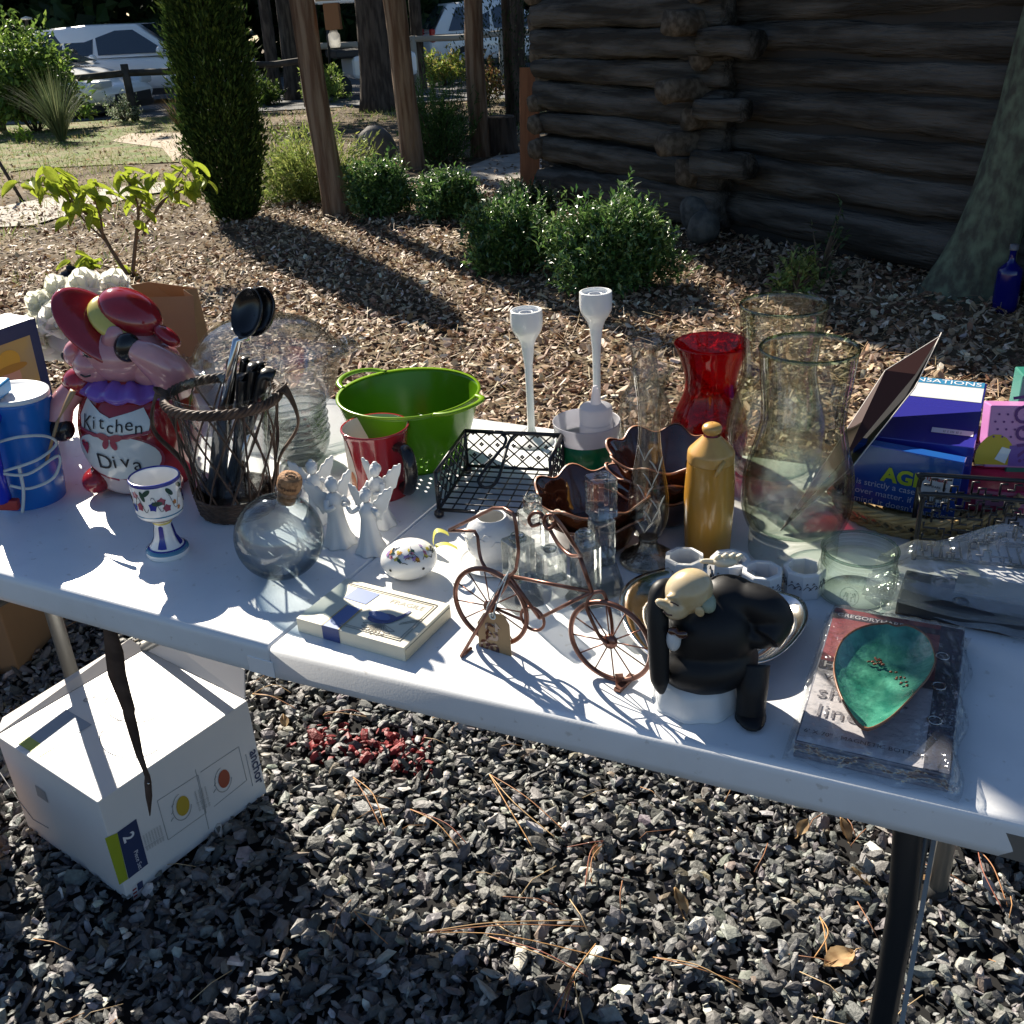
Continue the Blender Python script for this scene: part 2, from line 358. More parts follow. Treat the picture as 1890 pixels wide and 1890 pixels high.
def mulch():
    n = 92000; u = rng.random(n); y = GY - .05 + (9.2 - GY) * u ** 1.35; x = rng.uniform(-1, 1, n) * (1.6 + .55 * y) + .25
    k = np.array([gedge(a) for a in x]) - .06; q = y > k; x, y = x[q], y[q]; n = len(x)
    keep = ~((x < -1.0 - .35 * (y - 5)) & (y > 6.8) & (rng.random(n) < .6)); x, y = x[keep], y[keep]; n = len(x)
    P = np.stack([x, y, .004 + .03 * rng.random(n) ** 1.5 + .012 * np.sin(x * 2.1) * np.cos(y * 1.7)], 1)
    t1 = (np.array([(-.5, 0, 0), (-.42, 1, .05), (0, -.05, .18), (.06, 1.1, .2), (.5, .1, 0), (.4, .95, -.05)], float) - (0, .5, 0), np.array([(0, 2, 3, 1), (2, 4, 5, 3)]))
    t2 = (np.array([(-.5, .1, 0), (-.5, .9, 0), (0, -.2, .1), (0, 1.2, .12), (.5, .2, .02), (.55, .7, .05)], float) - (0, .5, 0), np.array([(0, 2, 3, 1), (2, 4, 5, 3)]))
    Ln = rng.uniform(.012, .04, n) * (1 + .3 * (rng.random(n) < .1)); W = np.clip(Ln * rng.uniform(.3, .85, n), .008, .026)
    S = np.stack([W, Ln, W], 1); RM = rotm(rng.uniform(0, 2 * PI, n), rng.normal(0, .5, n), rng.normal(0, .5, n))
    T = mixcol(n, [(.5, .385, .27), (.36, .24, .15), (.2, .11, .065), (.68, .58, .46), (.09, .048, .03)], [.3, .27, .2, .12, .11], .18)
    o = kind(scatter('mulch_chips', [t1, t2], P, RM, S, T, m_chip), 'stuff')
    # pine straw lying over the chips
    n = 7000; y = GY + (8.5 - GY) * rng.random(n) ** 1.5; x = rng.uniform(-1, 1, n) * (1.6 + .5 * y) + .25
    s1 = (np.array([(-.5, -.5, 0), (.5, -.5, 0), (.5, 0, .02), (-.5, 0, .02), (.8, .5, 0), (-.2, .5, 0)], float), np.array([(0, 1, 2, 3), (3, 2, 4, 5)]))
    P = np.stack([x, y, .028 + .02 * rng.random(n)], 1); S = np.stack([np.full(n, .0022), rng.uniform(.07, .16, n), np.full(n, .1)], 1)
    kind(scatter('pine_straw', [s1], P, rotm(rng.uniform(0, 2 * PI, n), rng.normal(0, .2, n), rng.normal(0, .3, n)), S, mixcol(n, [(.36, .24, .13), (.25, .14, .07), (.45, .34, .2)]), m_chip), 'stuff')
mulch()
# ---- needles and dry leaves on the gravel
m_needle = M('dry_needle', (1, 1, 1), .6, attr=True)
def needles():
    mb = MB()
    big = [((655, 1455), (705, 1545)), ((760, 1515), (865, 1580)), ((905, 1450), (1030, 1570)), ((1120, 1575), (1080, 1660)), ((780, 1745), (1085, 1732)), ((900, 1750), (1070, 1815)), ((1060, 1835), (1020, 1890)), ((1205, 1790), (1370, 1850)), ((1100, 1765), (1040, 1880)), ((1800, 1590), (1845, 1700)), ((1510, 1715), (1500, 1790)), ((600, 1340), (690, 1343)), ((800, 1345), (880, 1330)), ((470, 1300), (540, 1296)), ((660, 1705), (740, 1725))]
    for a, b in big:
        A, B = gp(*a), gp(*b)
        for q in range(2 if random.random() < .6 else 3):
            mb.ct = random.choice([(.5, .27, .1), (.38, .17, .07), (.55, .36, .17), (.3, .1, .06)])
            j = Vector((random.gauss(0, .006), random.gauss(0, .006), 0)) * q; m_ = (A + B) / 2 + Vector((random.gauss(0, .012), random.gauss(0, .012), .012))
            mb.tube(spl([A + Vector((0, 0, .03)), m_ + j + Vector((0, 0, .03)), B + j * 3 + Vector((0, 0, .028))], 5), .0011, 4)
    for _ in range(170):
        A = Vector((random.uniform(-1.5, 1.6), random.uniform(.9, 2.5), .028)); a = random.uniform(0, PI); l = random.uniform(.04, .1)
        mb.ct = random.choice([(.42, .22, .09), (.3, .13, .06), (.5, .36, .2)])
        mb.tube([A, A + Vector((math.cos(a) * l / 2 + random.gauss(0, .006), math.sin(a) * l / 2, .006)), A + Vector((math.cos(a) * l, math.sin(a) * l, 0))], .0009, 4)
    kind(mb.build('pine_needles', m_needle), 'stuff')
needles()
m_dry = M('dry_leaf', (.3, .18, .08), .7, col2=(.5, .34, .17), vs=60, trl=.2)
def dryleaf(px, py, ln, rz, label, tilt=(.1, .1), w=.62):
    root = thing('fallen_leaf', label, 'leaf', gp(px, py) + Vector((0, 0, .03)), rot=(tilt[0], tilt[1], rz), group='dry leaves on the gravel')
    mb = MB(); mb.grid(lambda u, v: Vector(((u - .5) * ln * w * (math.sin(PI * min(v * 1.02, 1)) ** .8 + .02) * (1 + .06 * math.sin(v * 40)), (v - .5) * ln, .25 * ln * abs(u - .5) ** 1.2 + .05 * ln * math.sin(v * 5))), 6, 12)
    mb.build('blade', m_dry, root); MB().tube([(0, -.5 * ln, 0), (0, -.1 * ln, .001), (0, .5 * ln, .001)], .001, 5).tube([(0, -.5 * ln, 0), (.002, -.62 * ln, .004), (0, -.75 * ln, .004)], .0012, 5).build('stalk', m_needle if False else m_dry, root)
for a in ((1545, 1795, .062, 2.0, 'broad ribbed tan leaf lying flat in front of the right table leg'), (1252, 1688, .05, .6, 'curled torn brown leaf on the gravel left of the right table leg', (.7, .5)), (1480, 1548, .035, -.8, 'small folded reddish brown leaf under the table edge left of the leg', (.9, .2)), (1555, 1553, .045, .5, 'dark brown curled leaf beside the top of the right table leg', (.8, .3)), (1585, 1645, .05, 1.4, 'brown curled leaf touching the left side of the right table leg', (.9, .4)), (1700, 1645, .03, 1.0, 'small yellow leaf between the two right table legs', (.3, .3)), (528, 1350, .032, .4, 'small yellow tan leaf near the red stones by the white box', (.6, .2)), (1098, 1590, .025, .2, 'tiny upright tan leaf in the middle of the gravel', (1.1, .3)), (660, 1290, .04, -1.0, 'yellow sliver of leaf just below the table edge', (.3, .2), .3)): dryleaf(*a)

# ---- paths, lawn patches, parking lot
m_conc = M('concrete', (.34, .31, .27), .9, col2=(.46, .43, .38), vs=5, bump=.2, bs=120, spec=.2)
def sheet(name, pts, mat, z): return kind(MB().add([(p.x, p.y, gz(p.x, p.y) + z) for p in pts], [tuple(range(len(pts)))], False).build(name, mat), 'structure')
sheet('path', [gp(*q) for q in ((-60, 425), (60, 418), (150, 392), (262, 362), (330, 352), (300, 338), (200, 350), (100, 365), (-60, 395))], m_conc, .012)
sheet('path', [gp(*q) for q in ((640, 372), (720, 362), (900, 358), (1000, 350), (1000, 280), (930, 284), (860, 312), (760, 330), (640, 350))], m_conc, .012)
m_asph = M('asphalt', (.1, .1, .105), .9, col2=(.16, .16, .16), vs=3, spec=.2)
sheet('parking_lot', [Vector(q) for q in ((-45, 19.5, 0), (-9, 19.5, 0), (12, 18.2, 0), (40, 18, 0), (40, 33, 0), (-45, 33, 0))], m_asph, .012)
sheet('path', [gp(*q) for q in ((205, 262), (240, 248), (345, 246), (360, 268), (320, 300), (300, 275))], M('sand', (.33, .26, .19), .95, col2=(.4, .33, .25), vs=6), .013)
m_lawn = M('lawn', (.09, .13, .03), .9, col2=(.21, .175, .1), vs=2.2, bump=.5, bs=80, spec=.1)
sheet('lawn', [gp(*q) for q in ((-300, 345), (-60, 330), (60, 312), (200, 305), (330, 300), (350, 215), (200, 200), (-300, 205))], m_lawn, .008)
m_blade = M('grass_blade', (1, 1, 1), .7, attr=True, trl=.35, spec=.2)
BL = [(np.array([(-.5, 0, 0), (.5, 0, 0), (.35, .55, .06), (-.35, .55, .06), (.05, 1, .22), (-.05, 1, .22)], float), np.array([(0, 1, 2, 3), (3, 2, 4, 5)]))]
def grass():
    n = 26000; x = rng.uniform(-9, 1.2, n); y = 6.2 + 12.5 * rng.random(n) ** 1.1
    q = (np.sin(x * 1.9 + 1) * np.cos(y * 1.3) + .6 * np.sin(x * 4.1 - y * 2.7) + .5 * rng.normal(size=n) > .05) & ((x < -2.2 - .1 * (y - 6)) | (y > 13)); x, y = x[q], y[q]; n = len(x)
    P = np.stack([x, y, np.array([gz(a, b) for a, b in zip(x, y)])], 1); d = np.stack([rng.normal(0, .6, n), rng.normal(0, .6, n), np.full(n, 1.)], 1)
    kind(scatter('grass_tufts', BL, P, dirm(d, rng.uniform(0, 6.28, n)), np.stack([np.full(n, .007), rng.uniform(.04, .11, n), np.full(n, .08)], 1), mixcol(n, [(.14, .22, .04), (.2, .28, .06), (.26, .28, .1), (.34, .3, .16)]), m_blade), 'stuff')
    n = 16000; y = 6.0 + 13 * rng.random(n) ** 1.2; x = rng.uniform(-10, 3.5, n); P = np.stack([x, y, np.array([gz(a, b) for a, b in zip(x, y)]) + .012], 1)
    kind(scatter('leaf_litter', LEAF, P, rotm(rng.uniform(0, 6.28, n), rng.normal(0, .4, n), rng.normal(0, .4, n)), np.stack([rng.uniform(.015, .04, n), rng.uniform(.03, .07, n), np.full(n, .03)], 1), mixcol(n, [(.3, .23, .15), (.22, .15, .09), (.13, .085, .05), (.36, .29, .2)]), m_blade), 'stuff')
grass()

# ---- log cabin
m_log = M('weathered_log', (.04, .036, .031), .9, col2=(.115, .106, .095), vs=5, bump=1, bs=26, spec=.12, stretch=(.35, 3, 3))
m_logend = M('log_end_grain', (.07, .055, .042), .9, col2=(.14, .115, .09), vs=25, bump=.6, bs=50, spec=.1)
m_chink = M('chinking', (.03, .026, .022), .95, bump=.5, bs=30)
m_fstone = M('fieldstone', (.06, .062, .06), .9, col2=(.12, .12, .11), vs=12, bump=.7, bs=25, spec=.15)
m_shingle = M('roof_boards', (.12, .09, .06), .85)
WA = Vector((.41, 8.08, 0)); WD = Vector((.535, -.845, 0)).normalized(); WN = Vector((-WD.y * -1, 0, 0))
WN = Vector((WD.y, -WD.x, 0))             # points out of the wall, to the yard
cab = thing('log_cabin', 'dark weathered log cabin wall in deep shade with notched log corner', 'cabin', WA)
cab.rotation_euler = (0, 0, math.atan2(WD.y, WD.x))      # local x runs along the wall, local -y faces the yard
def log(p0, p1, r, name='log', seed=0, mat=m_log, seg=26, n=14, squash=1.0, rough=.15, sq=2.9):
    rr = random.Random(seed); A = Vector(p0); B = Vector(p1); ax = (B - A); Ln = ax.length; ax.normalize(); ref = Vector((0, 0, 1)) if abs(ax.z) < .8 else Vector((1, 0, 0))
    e1 = ax.cross(ref).normalized(); e2 = e1.cross(ax); ph = [rr.uniform(0, 6.28) for _ in range(8)]; vs = []; fs = []
    for i in range(seg + 1):
        t = i / seg; c = A + ax * (Ln * t) + e2 * (.09 * r * math.sin(t * 5 + ph[0])) + e1 * (.12 * r * math.sin(t * 4 + ph[1])); s_ = Ln * t
        for j in range(n):
            a = 2 * PI * j / n; se = (abs(math.cos(a)) ** sq + abs(math.sin(a)) ** sq) ** (-1 / sq)
            k = se * .94 + rough * (.5 * math.sin(2 * a + ph[2] + s_ * 1.3) + .4 * math.sin(3 * a + ph[3] - s_ * 2.1) + .35 * math.sin(5 * a + s_ * 5 + ph[4]) + .3 * math.sin(s_ * 9 + ph[5] + a) - .55 * max(0, math.cos(a - ph[6])) ** 10 - .4 * max(0, math.cos(a - ph[7] + .3 * math.sin(s_ * 3))) ** 14) + rr.gauss(0, rough * .22)
            if i in (0, seg): k *= .93
            vs.append(c + (e1 * math.cos(a) + e2 * math.sin(a) * squash) * r * k)
    for i in range(seg):
        for j in range(n): fs.append((i * n + j, i * n + (j + 1) % n, (i + 1) * n + (j + 1) % n, (i + 1) * n + j))
    fs += [tuple(range(n))[::-1], tuple(seg * n + j for j in range(n))]
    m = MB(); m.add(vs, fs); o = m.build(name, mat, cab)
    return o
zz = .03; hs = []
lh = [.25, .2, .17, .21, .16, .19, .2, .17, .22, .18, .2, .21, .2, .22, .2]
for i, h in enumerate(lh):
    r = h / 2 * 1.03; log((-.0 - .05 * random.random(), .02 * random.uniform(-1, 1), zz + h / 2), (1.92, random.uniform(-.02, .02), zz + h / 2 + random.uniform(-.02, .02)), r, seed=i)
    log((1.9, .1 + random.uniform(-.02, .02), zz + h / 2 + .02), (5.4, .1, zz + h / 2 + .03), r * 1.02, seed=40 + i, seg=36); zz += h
hz = zz; zz = .3
for i in range(12):                        # the stack of log ends where the cross wall meets the long wall
    h = random.uniform(.15, .22); pr = random.uniform(.1, .26) + (.08 if i % 2 else 0)
    log((1.72 + random.uniform(-.05, .05), .25, zz + h / 2), (1.72 + random.uniform(-.05, .05), -pr, zz + h / 2), h * .47, 'log_end', seed=80 + i, mat=m_logend, seg=8, rough=.13)
    if i % 2 == 0: log((1.83, -.1 - pr * .4, zz + h * .9), (2.18 + .06 * random.random(), -.06 - pr * .4, zz + h * .9), h * .46, 'log_end', seed=120 + i, mat=m_log, seg=8, rough=.13)
    log((-.02 + random.uniform(-.04, .04), .2, zz + h / 2), (-.0 + random.uniform(-.03, .03), -random.uniform(.02, .12), zz + h / 2), h * .45, 'log_end', seed=150 + i, mat=m_logend, seg=8, rough=.13)
    zz += h
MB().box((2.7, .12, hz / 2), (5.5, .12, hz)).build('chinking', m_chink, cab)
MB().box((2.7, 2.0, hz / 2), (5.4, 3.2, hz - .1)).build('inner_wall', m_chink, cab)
MB().add([(-.6, -.75, hz - .1), (6, -.75, hz - .1), (6, 2, hz + 1.3), (-.6, 2, hz + 1.3), (-.6, -.75, hz - .02), (6, -.75, hz - .02), (6, 2, hz + 1.38), (-.6, 2, hz + 1.38)], [(0, 1, 2, 3), (7, 6, 5, 4), (0, 4, 5, 1), (1, 5, 6, 2), (2, 6, 7, 3), (3, 7, 4, 0)], False).build('roof', m_shingle, cab)
CI = cab.rotation_euler.to_matrix().inverted()
def cl(x, y, z): v = CI @ (Vector((x, y, 0)) - WA); return (v.x, v.y, z)
wk = [(-1.1, 10.25), (-.62, 8.25), (-.3, 7.75), (.3, 7.55), (.95, 8.2), (1.6, 9.6), (.9, 11.6), (-.7, 11.7)]; nk = len(wk)
MB().add([cl(x, y, 3.06) for x, y in wk] + [cl(x, y, 3.14) for x, y in wk], [tuple(range(nk))[::-1], tuple(range(nk, 2 * nk))] + [(i, (i + 1) % nk, nk + (i + 1) % nk, nk + i) for i in range(nk)], False).build('added_shade_roof', m_shingle, cab)  # added roof slab out of view, outline shaped to shade the mulch
def stone(c, r, name, mat, parent=None, seed=0, sub=True):
    iv, jf = ico(); rr = np.random.default_rng(seed); a = iv * np.array(r) * (1 + .16 * rr.normal(size=(12, 1)))
    m = MB(); m.add([Vector(v) + Vector(c) for v in a], [tuple(int(x) for x in f) for f in jf]); return m.build(name, mat, parent, sub=1 if sub else 0)
for i, (x, y, z, a, b, c_) in enumerate(((1.98, -.24, .1, .17, .13, .15), (1.75, -.05, .12, .22, .2, .16), (.1, .0, .08, .2, .18, .12))): stone((x, y, z), (a, b, c_), 'foundation_stone', m_fstone, cab, 200 + i)
board = thing('leaning_board', 'red brown board leaning upright against the left end of the cabin', 'board')
m_board = M('red_brown_board', (.23, .085, .035), .7, col2=(.3, .12, .05), vs=6, stretch=(6, 6, .6))
b0 = gp(978, 356); b0.z = 0; ktop = kpm(b0); bh = 208 / ktop * 1.02
board.location = b0; board.rotation_euler = (R(-4), R(2), R(-8))
MB().box((0, 0, bh / 2), (.155, .025, bh)).build('panel', m_board, board, bev=.003)
MB().box((.055, -.014, .09), (.05, .003, .08)).build('sticker', M('red_label', (.5, .03, .03), .5), board)
MB().box((.055, -.016, .1), (.03, .002, .02)).build('sticker_print', M('label_white', (.7, .7, .68), .5), board)

# ---- foliage builders
m_leafg = M('glossy_leaf', (1, 1, 1), .34, attr=True, spec=.8, trl=.3)
m_leafm = M('matt_leaf', (1, 1, 1), .55, attr=True, spec=.3, trl=.4)
m_twig = M('twig', (.11, .075, .05), .85)
m_bark = M('dark_bark', (.045, .036, .03), .95, col2=(.1, .08, .065), vs=9, bump=1, bs=14, stretch=(2, 2, .35), spec=.1)
def shoots(n, rx, ry, h, low=.25, power=.5, top=None):
    a = rng.uniform(0, 2 * PI, n); ph = np.arccos(rng.uniform(-.25, 1, n)); k = rng.uniform(0, 1, n) ** power
    q_ = rng.uniform(0, 6.28, 3); k *= 1 + .26 * np.sin(3 * a + q_[0]) * np.sin(2 * ph + .5) + .17 * np.sin(5 * a + 4 * ph + q_[1]) + .1 * np.sin(9 * a - 7 * ph + q_[2])
    E = np.stack([np.sin(ph) * np.cos(a) * rx * k, np.sin(ph) * np.sin(a) * ry * k, low * h + (1 - low) * h * np.cos(ph) * k], 1); E[:, 2] = np.maximum(E[:, 2], .03); return E
def shrub(name, label, cat, base, rx, ry, h, ns, per, ll, cols, mat, group=None, lw=.45, low=.25, power=.35, up=.7, spread=.7, slen=.12, jit=.2, w=None):
    root = thing(name, label, cat, base, group=group); E = shoots(ns, rx, ry, h, low, power); D = E - np.array([0, 0, h * .1]); D /= np.linalg.norm(D, axis=1, keepdims=True); D[:, 2] += up; D /= np.linalg.norm(D, axis=1, keepdims=True)
    D += .35 * rng.normal(size=D.shape); D /= np.linalg.norm(D, axis=1, keepdims=True)
    i = np.repeat(np.arange(ns), per); t = np.tile(np.linspace(0, 1, per), ns)[:, None]; n = len(i)
    P = E[i] + D[i] * (t - .6) * slen; d = D[i] * .8 + spread * rng.normal(size=(n, 3)); sz = ll * rng.uniform(.65, 1.25, n)
    T = mixcol(n, cols, w, jit)
    scatter('foliage', LEAF, P, dirm(d, rng.normal(0, .5, n)), np.stack([sz * lw, sz, sz], 1), T, mat, root)
    mb = MB()
    for q in range(min(26, ns)):
        e = Vector(E[q]); mb.tube([(e.x * .06, e.y * .06, -.02), (e.x * .4, e.y * .4, e.z * .55), e], [.009, .006, .002], 5)
    mb.build('stems', m_twig, root); return root
GRP = 'glossy shrubs planted along the mulch bed'
GC = [(.07, .15, .04), (.11, .21, .05), (.18, .28, .09), (.045, .1, .03)]
for (px, py, w, hh, lab, cols) in (
    (708, 412, 128, 118, 'rounded glossy shrub beside the foot of the nearest wooden post', GC), (832, 418, 118, 100, 'low glossy shrub second from the wooden posts, in front of the path', GC),
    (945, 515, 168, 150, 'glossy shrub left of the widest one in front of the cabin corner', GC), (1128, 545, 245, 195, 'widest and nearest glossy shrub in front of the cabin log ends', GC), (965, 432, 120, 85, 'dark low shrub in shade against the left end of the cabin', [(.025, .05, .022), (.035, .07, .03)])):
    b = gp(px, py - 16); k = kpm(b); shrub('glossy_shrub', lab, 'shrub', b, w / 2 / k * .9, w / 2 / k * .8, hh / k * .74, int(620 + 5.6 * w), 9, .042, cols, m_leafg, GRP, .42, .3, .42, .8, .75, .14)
b = gp(1468, 545); k = kpm(b); shrub('young_shrub', 'small pale leaved young shrub alone in front of the dark cabin wall', 'shrub', b, .11, .1, .19, 60, 8, .042, [(.3, .36, .12), (.2, .28, .08)], m_leafm, None, .5, .2, .4, .6, .7, .1)
b = gp(1512, 520); shrub('young_shrub', 'thin dull green seedling behind the small pale shrub', 'shrub', b, .14, .1, .36, 26, 7, .04, [(.06, .1, .04), (.09, .13, .05)], m_leafm, None, .5, .1, .3, .9, .6, .12)
# conifers and junipers
JN = [(np.array([(-.5, 0, 0), (.5, 0, 0), (.3, .6, .05), (-.3, .6, .05), (0, 1, .12)], float), np.array([(0, 1, 2), (0, 2, 3), (3, 2, 4)]))]
def juniper(label, base, rx, ry, h, ns, cols, group):
    root = thing('juniper', label, 'shrub', base, group=group); E = shoots(ns, rx, ry, h, .25, .4); D = E.copy(); D[:, 2] += h * .3; D /= np.linalg.norm(D, axis=1, keepdims=True)
    per = 15; i = np.repeat(np.arange(ns), per); t = np.tile(np.linspace(0, 1, per), ns)[:, None]; n = len(i)
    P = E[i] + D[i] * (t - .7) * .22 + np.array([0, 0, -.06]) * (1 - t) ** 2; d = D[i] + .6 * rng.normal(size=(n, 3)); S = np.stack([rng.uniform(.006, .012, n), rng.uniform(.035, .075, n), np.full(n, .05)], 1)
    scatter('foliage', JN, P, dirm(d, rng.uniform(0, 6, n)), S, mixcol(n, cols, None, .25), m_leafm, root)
    mb = MB()
    for q in range(18): e = Vector(E[q]); mb.tube([(0, 0, -.02), e * .5, e], [.012, .008, .002], 5)
    mb.build('stems', m_twig, root)
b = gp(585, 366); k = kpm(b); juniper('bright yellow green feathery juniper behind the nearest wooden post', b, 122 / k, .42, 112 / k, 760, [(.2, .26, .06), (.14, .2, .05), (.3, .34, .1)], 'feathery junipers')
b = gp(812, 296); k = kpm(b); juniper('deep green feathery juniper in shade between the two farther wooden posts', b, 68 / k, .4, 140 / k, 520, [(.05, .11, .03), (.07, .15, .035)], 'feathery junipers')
m_scale = M('scale_foliage', (1, 1, 1), .75, attr=True, spec=.15, trl=.16)
def column_tree(px, py, hgt, r, label, n, cols, bottom=0, lean=0):
    b = gp(px, py); root = thing('arborvitae', label, 'tree', b, group='column shaped evergreens')
    z = hgt * rng.random(n) ** .9; a = rng.uniform(0, 2 * PI, n); prof = r * np.interp(z / hgt, [0, .08, .2, .36, .55, .8, .93, 1], [.5, .7, .95, 1.05, .92, .72, .5, .1]); k = .35 + .65 * rng.random(n) ** .4 + .16 * np.abs(rng.normal(size=n)) * (rng.random(n) < .3)
    k *= 1 + .13 * np.sin(5 * a + 1.2 * z) + .09 * np.sin(9 * a - 3 * z) + .05 * np.sin(13 * z + 3 * a)
    P = np.stack([np.cos(a) * prof * k + lean * z, np.sin(a) * prof * k, z + bottom], 1); d = np.stack([np.cos(a) * .7, np.sin(a) * .7, np.full(n, 1.)], 1) + .35 * rng.normal(size=(n, 3))
    S = np.stack([rng.uniform(.01, .022, n), rng.uniform(.03, .065, n), np.full(n, .04)], 1)
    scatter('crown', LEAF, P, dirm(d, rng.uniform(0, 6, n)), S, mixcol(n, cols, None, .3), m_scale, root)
    MB().tube([(0, 0, -.05), (0, 0, hgt * .5), (0, 0, hgt * .9)], [.06, .04, .01], 8).build('trunk', m_bark, root)
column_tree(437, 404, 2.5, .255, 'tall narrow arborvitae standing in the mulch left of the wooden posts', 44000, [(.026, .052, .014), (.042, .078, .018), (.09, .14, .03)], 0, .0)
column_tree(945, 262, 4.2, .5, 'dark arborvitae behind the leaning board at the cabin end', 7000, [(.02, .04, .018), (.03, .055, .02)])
# rustic posts
m_cedar = M('cedar_post', (.14, .085, .055), .85, col2=(.27, .2, .14), vs=6, bump=.9, bs=14, stretch=(4, 4, .35), spec=.15)
def post(px, py, w, lean, label, hgt=3.1, top=.85):
    b = gp(px, py); k = kpm(b); r = w / 2 / k; root = thing('wooden_post', label, 'post', b, group='rough cedar posts')
    vs = []; fs = []; n = 14; seg = 16; ph = random.random() * 6
    for i in range(seg + 1):
        t = i / seg
        for j in range(n):
            a = 2 * PI * j / n; kk = (1 + (top - 1) * t) * (1 + .09 * math.sin(3 * a + ph + t * 2) + .06 * math.sin(5 * a - t * 7) + .04 * math.sin(t * 17 + a)) * (1 + .25 * math.exp(-t * 14))
            vs.append((r * kk * math.cos(a) + lean[0] * t * hgt + .03 * math.sin(t * 4 + ph), r * kk * math.sin(a) + lean[1] * t * hgt, t * (hgt + .05) - .05))
    for i in range(seg):
        for j in range(n): fs.append((i * n + j, i * n + (j + 1) % n, (i + 1) * n + (j + 1) % n, (i + 1) * n + j))
    fs.append(tuple(seg * n + j for j in range(n))); MB().add(vs, fs).build('shaft', m_cedar, root); return root
post(618, 395, 44, (-.006, 0), 'nearest and thickest rough cedar post, its foot in the mulch by the shrubs')
post(755, 312, 40, (0, 0), 'middle rough cedar post standing behind the second glossy shrub')
post(893, 287, 34, (.005, 0), 'farthest rough cedar post, beside the concrete path')
def strunk(px, py, w, label, hgt=9, name='tree', crown=None, lean=(0, 0), mat=None, cols=None, nl=0, lsz=.2):
    b = gp(px, py); k = kpm(b); r = w / 2 / k; root = thing(name, label, 'tree', b, group='tree trunks behind the posts')
    pts = [(lean[0] * t * hgt + .05 * math.sin(t * 5), lean[1] * t * hgt, t * hgt - .1 * (t == 0)) for t in (0, .02, .06, .15, .35, .6, 1)]
    MB().tube(pts, [r * 1.45, r * 1.2, r * 1.05, r, r * .9, r * .75, r * .4], 14).build('trunk', mat or m_bark, root)
    if crown:
        mb = MB(); top = Vector(pts[-1])
        for q in range(9):
            a = q * 2.4; z = hgt * (.55 + .05 * q); p = Vector((lean[0] * z, lean[1] * z, z)); mb.tube([p, p + Vector((math.cos(a) * crown * .5, math.sin(a) * crown * .5, .4)), p + Vector((math.cos(a) * crown, math.sin(a) * crown, .6))], [.07, .045, .015], 6)
        mb.build('limbs', mat or m_bark, root)
        a = rng.uniform(0, 6.28, nl); rr = crown * rng.random(nl) ** .5; z = hgt * (.5 + .55 * rng.random(nl)); cl = np.sin(a * 3 + z * 2) + .5 * np.sin(a * 7 - z * 3) + .6 * rng.normal(size=nl) > -.5
        P = np.stack([np.cos(a) * rr + lean[0] * z, np.sin(a) * rr + lean[1] * z, z], 1)[cl]; n = len(P)
        scatter('crown', LEAF, P, dirm(rng.normal(size=(n, 3)) + np.array([0, 0, -.2]), rng.uniform(0, 6, n)), np.stack([rng.uniform(.4, .7, n) * lsz, rng.uniform(.7, 1.3, n) * lsz, np.full(n, .1)], 1), mixcol(n, cols or [(.03, .06, .015), (.05, .09, .02)]), m_leafm, root)
strunk(700, 205, 56, 'thick dark tree trunk between the first and second cedar posts', 10, crown=3.2, nl=9000, lsz=.27)
strunk(545, 185, 30, 'slim dark trunk left of the nearest cedar post', 9, crown=2.7, nl=6500, lsz=.27)
strunk(508, 170, 22, 'thinnest dark trunk, between the arborvitae and the nearest cedar post', 8)
strunk(775, 165, 22, 'slender trunk just right of the middle cedar post', 8, crown=1.5, nl=2000, lsz=.26)
strunk(958, 230, 26, 'dark trunk left of the cabin above the leaning board', 8)
# the big lichen covered tree beside the cabin
m_lichen = M('lichen_bark', (.075, .075, .06), .92, col2=(.15, .185, .125), vs=24, bump=1, bs=34, spec=.1, lo=.38, hi=.68, detail=12, stretch=(1, 1, .6))
def bigtree():
    b = gp(1795, 545); root = thing('oak_tree', 'grey green lichen covered tree trunk with flared foot at the right edge', 'tree', b); n = 40; vs = []; fs = []; seg = 60; hgt = 6.5
    for i in range(seg + 1):
        t = i / seg; z = hgt * t ** 1.8 - .05
        for j in range(n):
            a = 2 * PI * j / n; fl = math.exp(-z * 3.6); r = .125 * (1 - .25 * t) * (1 + .05 * math.sin(3 * a + z * 2) + .035 * math.sin(7 * a - z * 5) + .02 * math.sin(13 * a + 9 * z) + random.gauss(0, .02)) + fl * (.035 + .06 * max(0, math.sin(2.5 * a + 1.2)) ** 2 + (.075 * max(0, math.cos(a - PI * .97)) ** 6))
            vs.append((r * math.cos(a) + .1 * z + .03 * math.sin(z * 2), r * math.sin(a), z))
    for i in range(seg):
        for j in range(n): fs.append((i * n + j, i * n + (j + 1) % n, (i + 1) * n + (j + 1) % n, (i + 1) * n + j))
    MB().add(vs, fs).build('trunk', m_lichen, root)
    mb = MB()
    for q in range(8):
        a = q * 2.4; z = 3.4 + .4 * q; p = Vector((.1 * z, 0, z)); mb.tube([p, p + Vector((math.cos(a) * .8, math.sin(a) * .8, .5)), p + Vector((math.cos(a) * 1.9, math.sin(a) * 1.9, .9))], [.07, .05, .015], 6)
    mb.build('limbs', m_lichen, root); nl = 9000
    a = rng.uniform(0, 6.28, nl); rr = 2.6 * rng.random(nl) ** .5; z = 3.6 + 3.2 * rng.random(nl); P = np.stack([np.cos(a) * rr + .5, np.sin(a) * rr, z], 1)
    scatter('crown', LEAF, P, dirm(rng.normal(size=(nl, 3)), rng.uniform(0, 6, nl)), np.stack([rng.uniform(.1, .18, nl), rng.uniform(.16, .3, nl), np.full(nl, .1)], 1), mixcol(nl, [(.04, .08, .02), (.06, .1, .025)]), m_leafm, root)
bigtree()
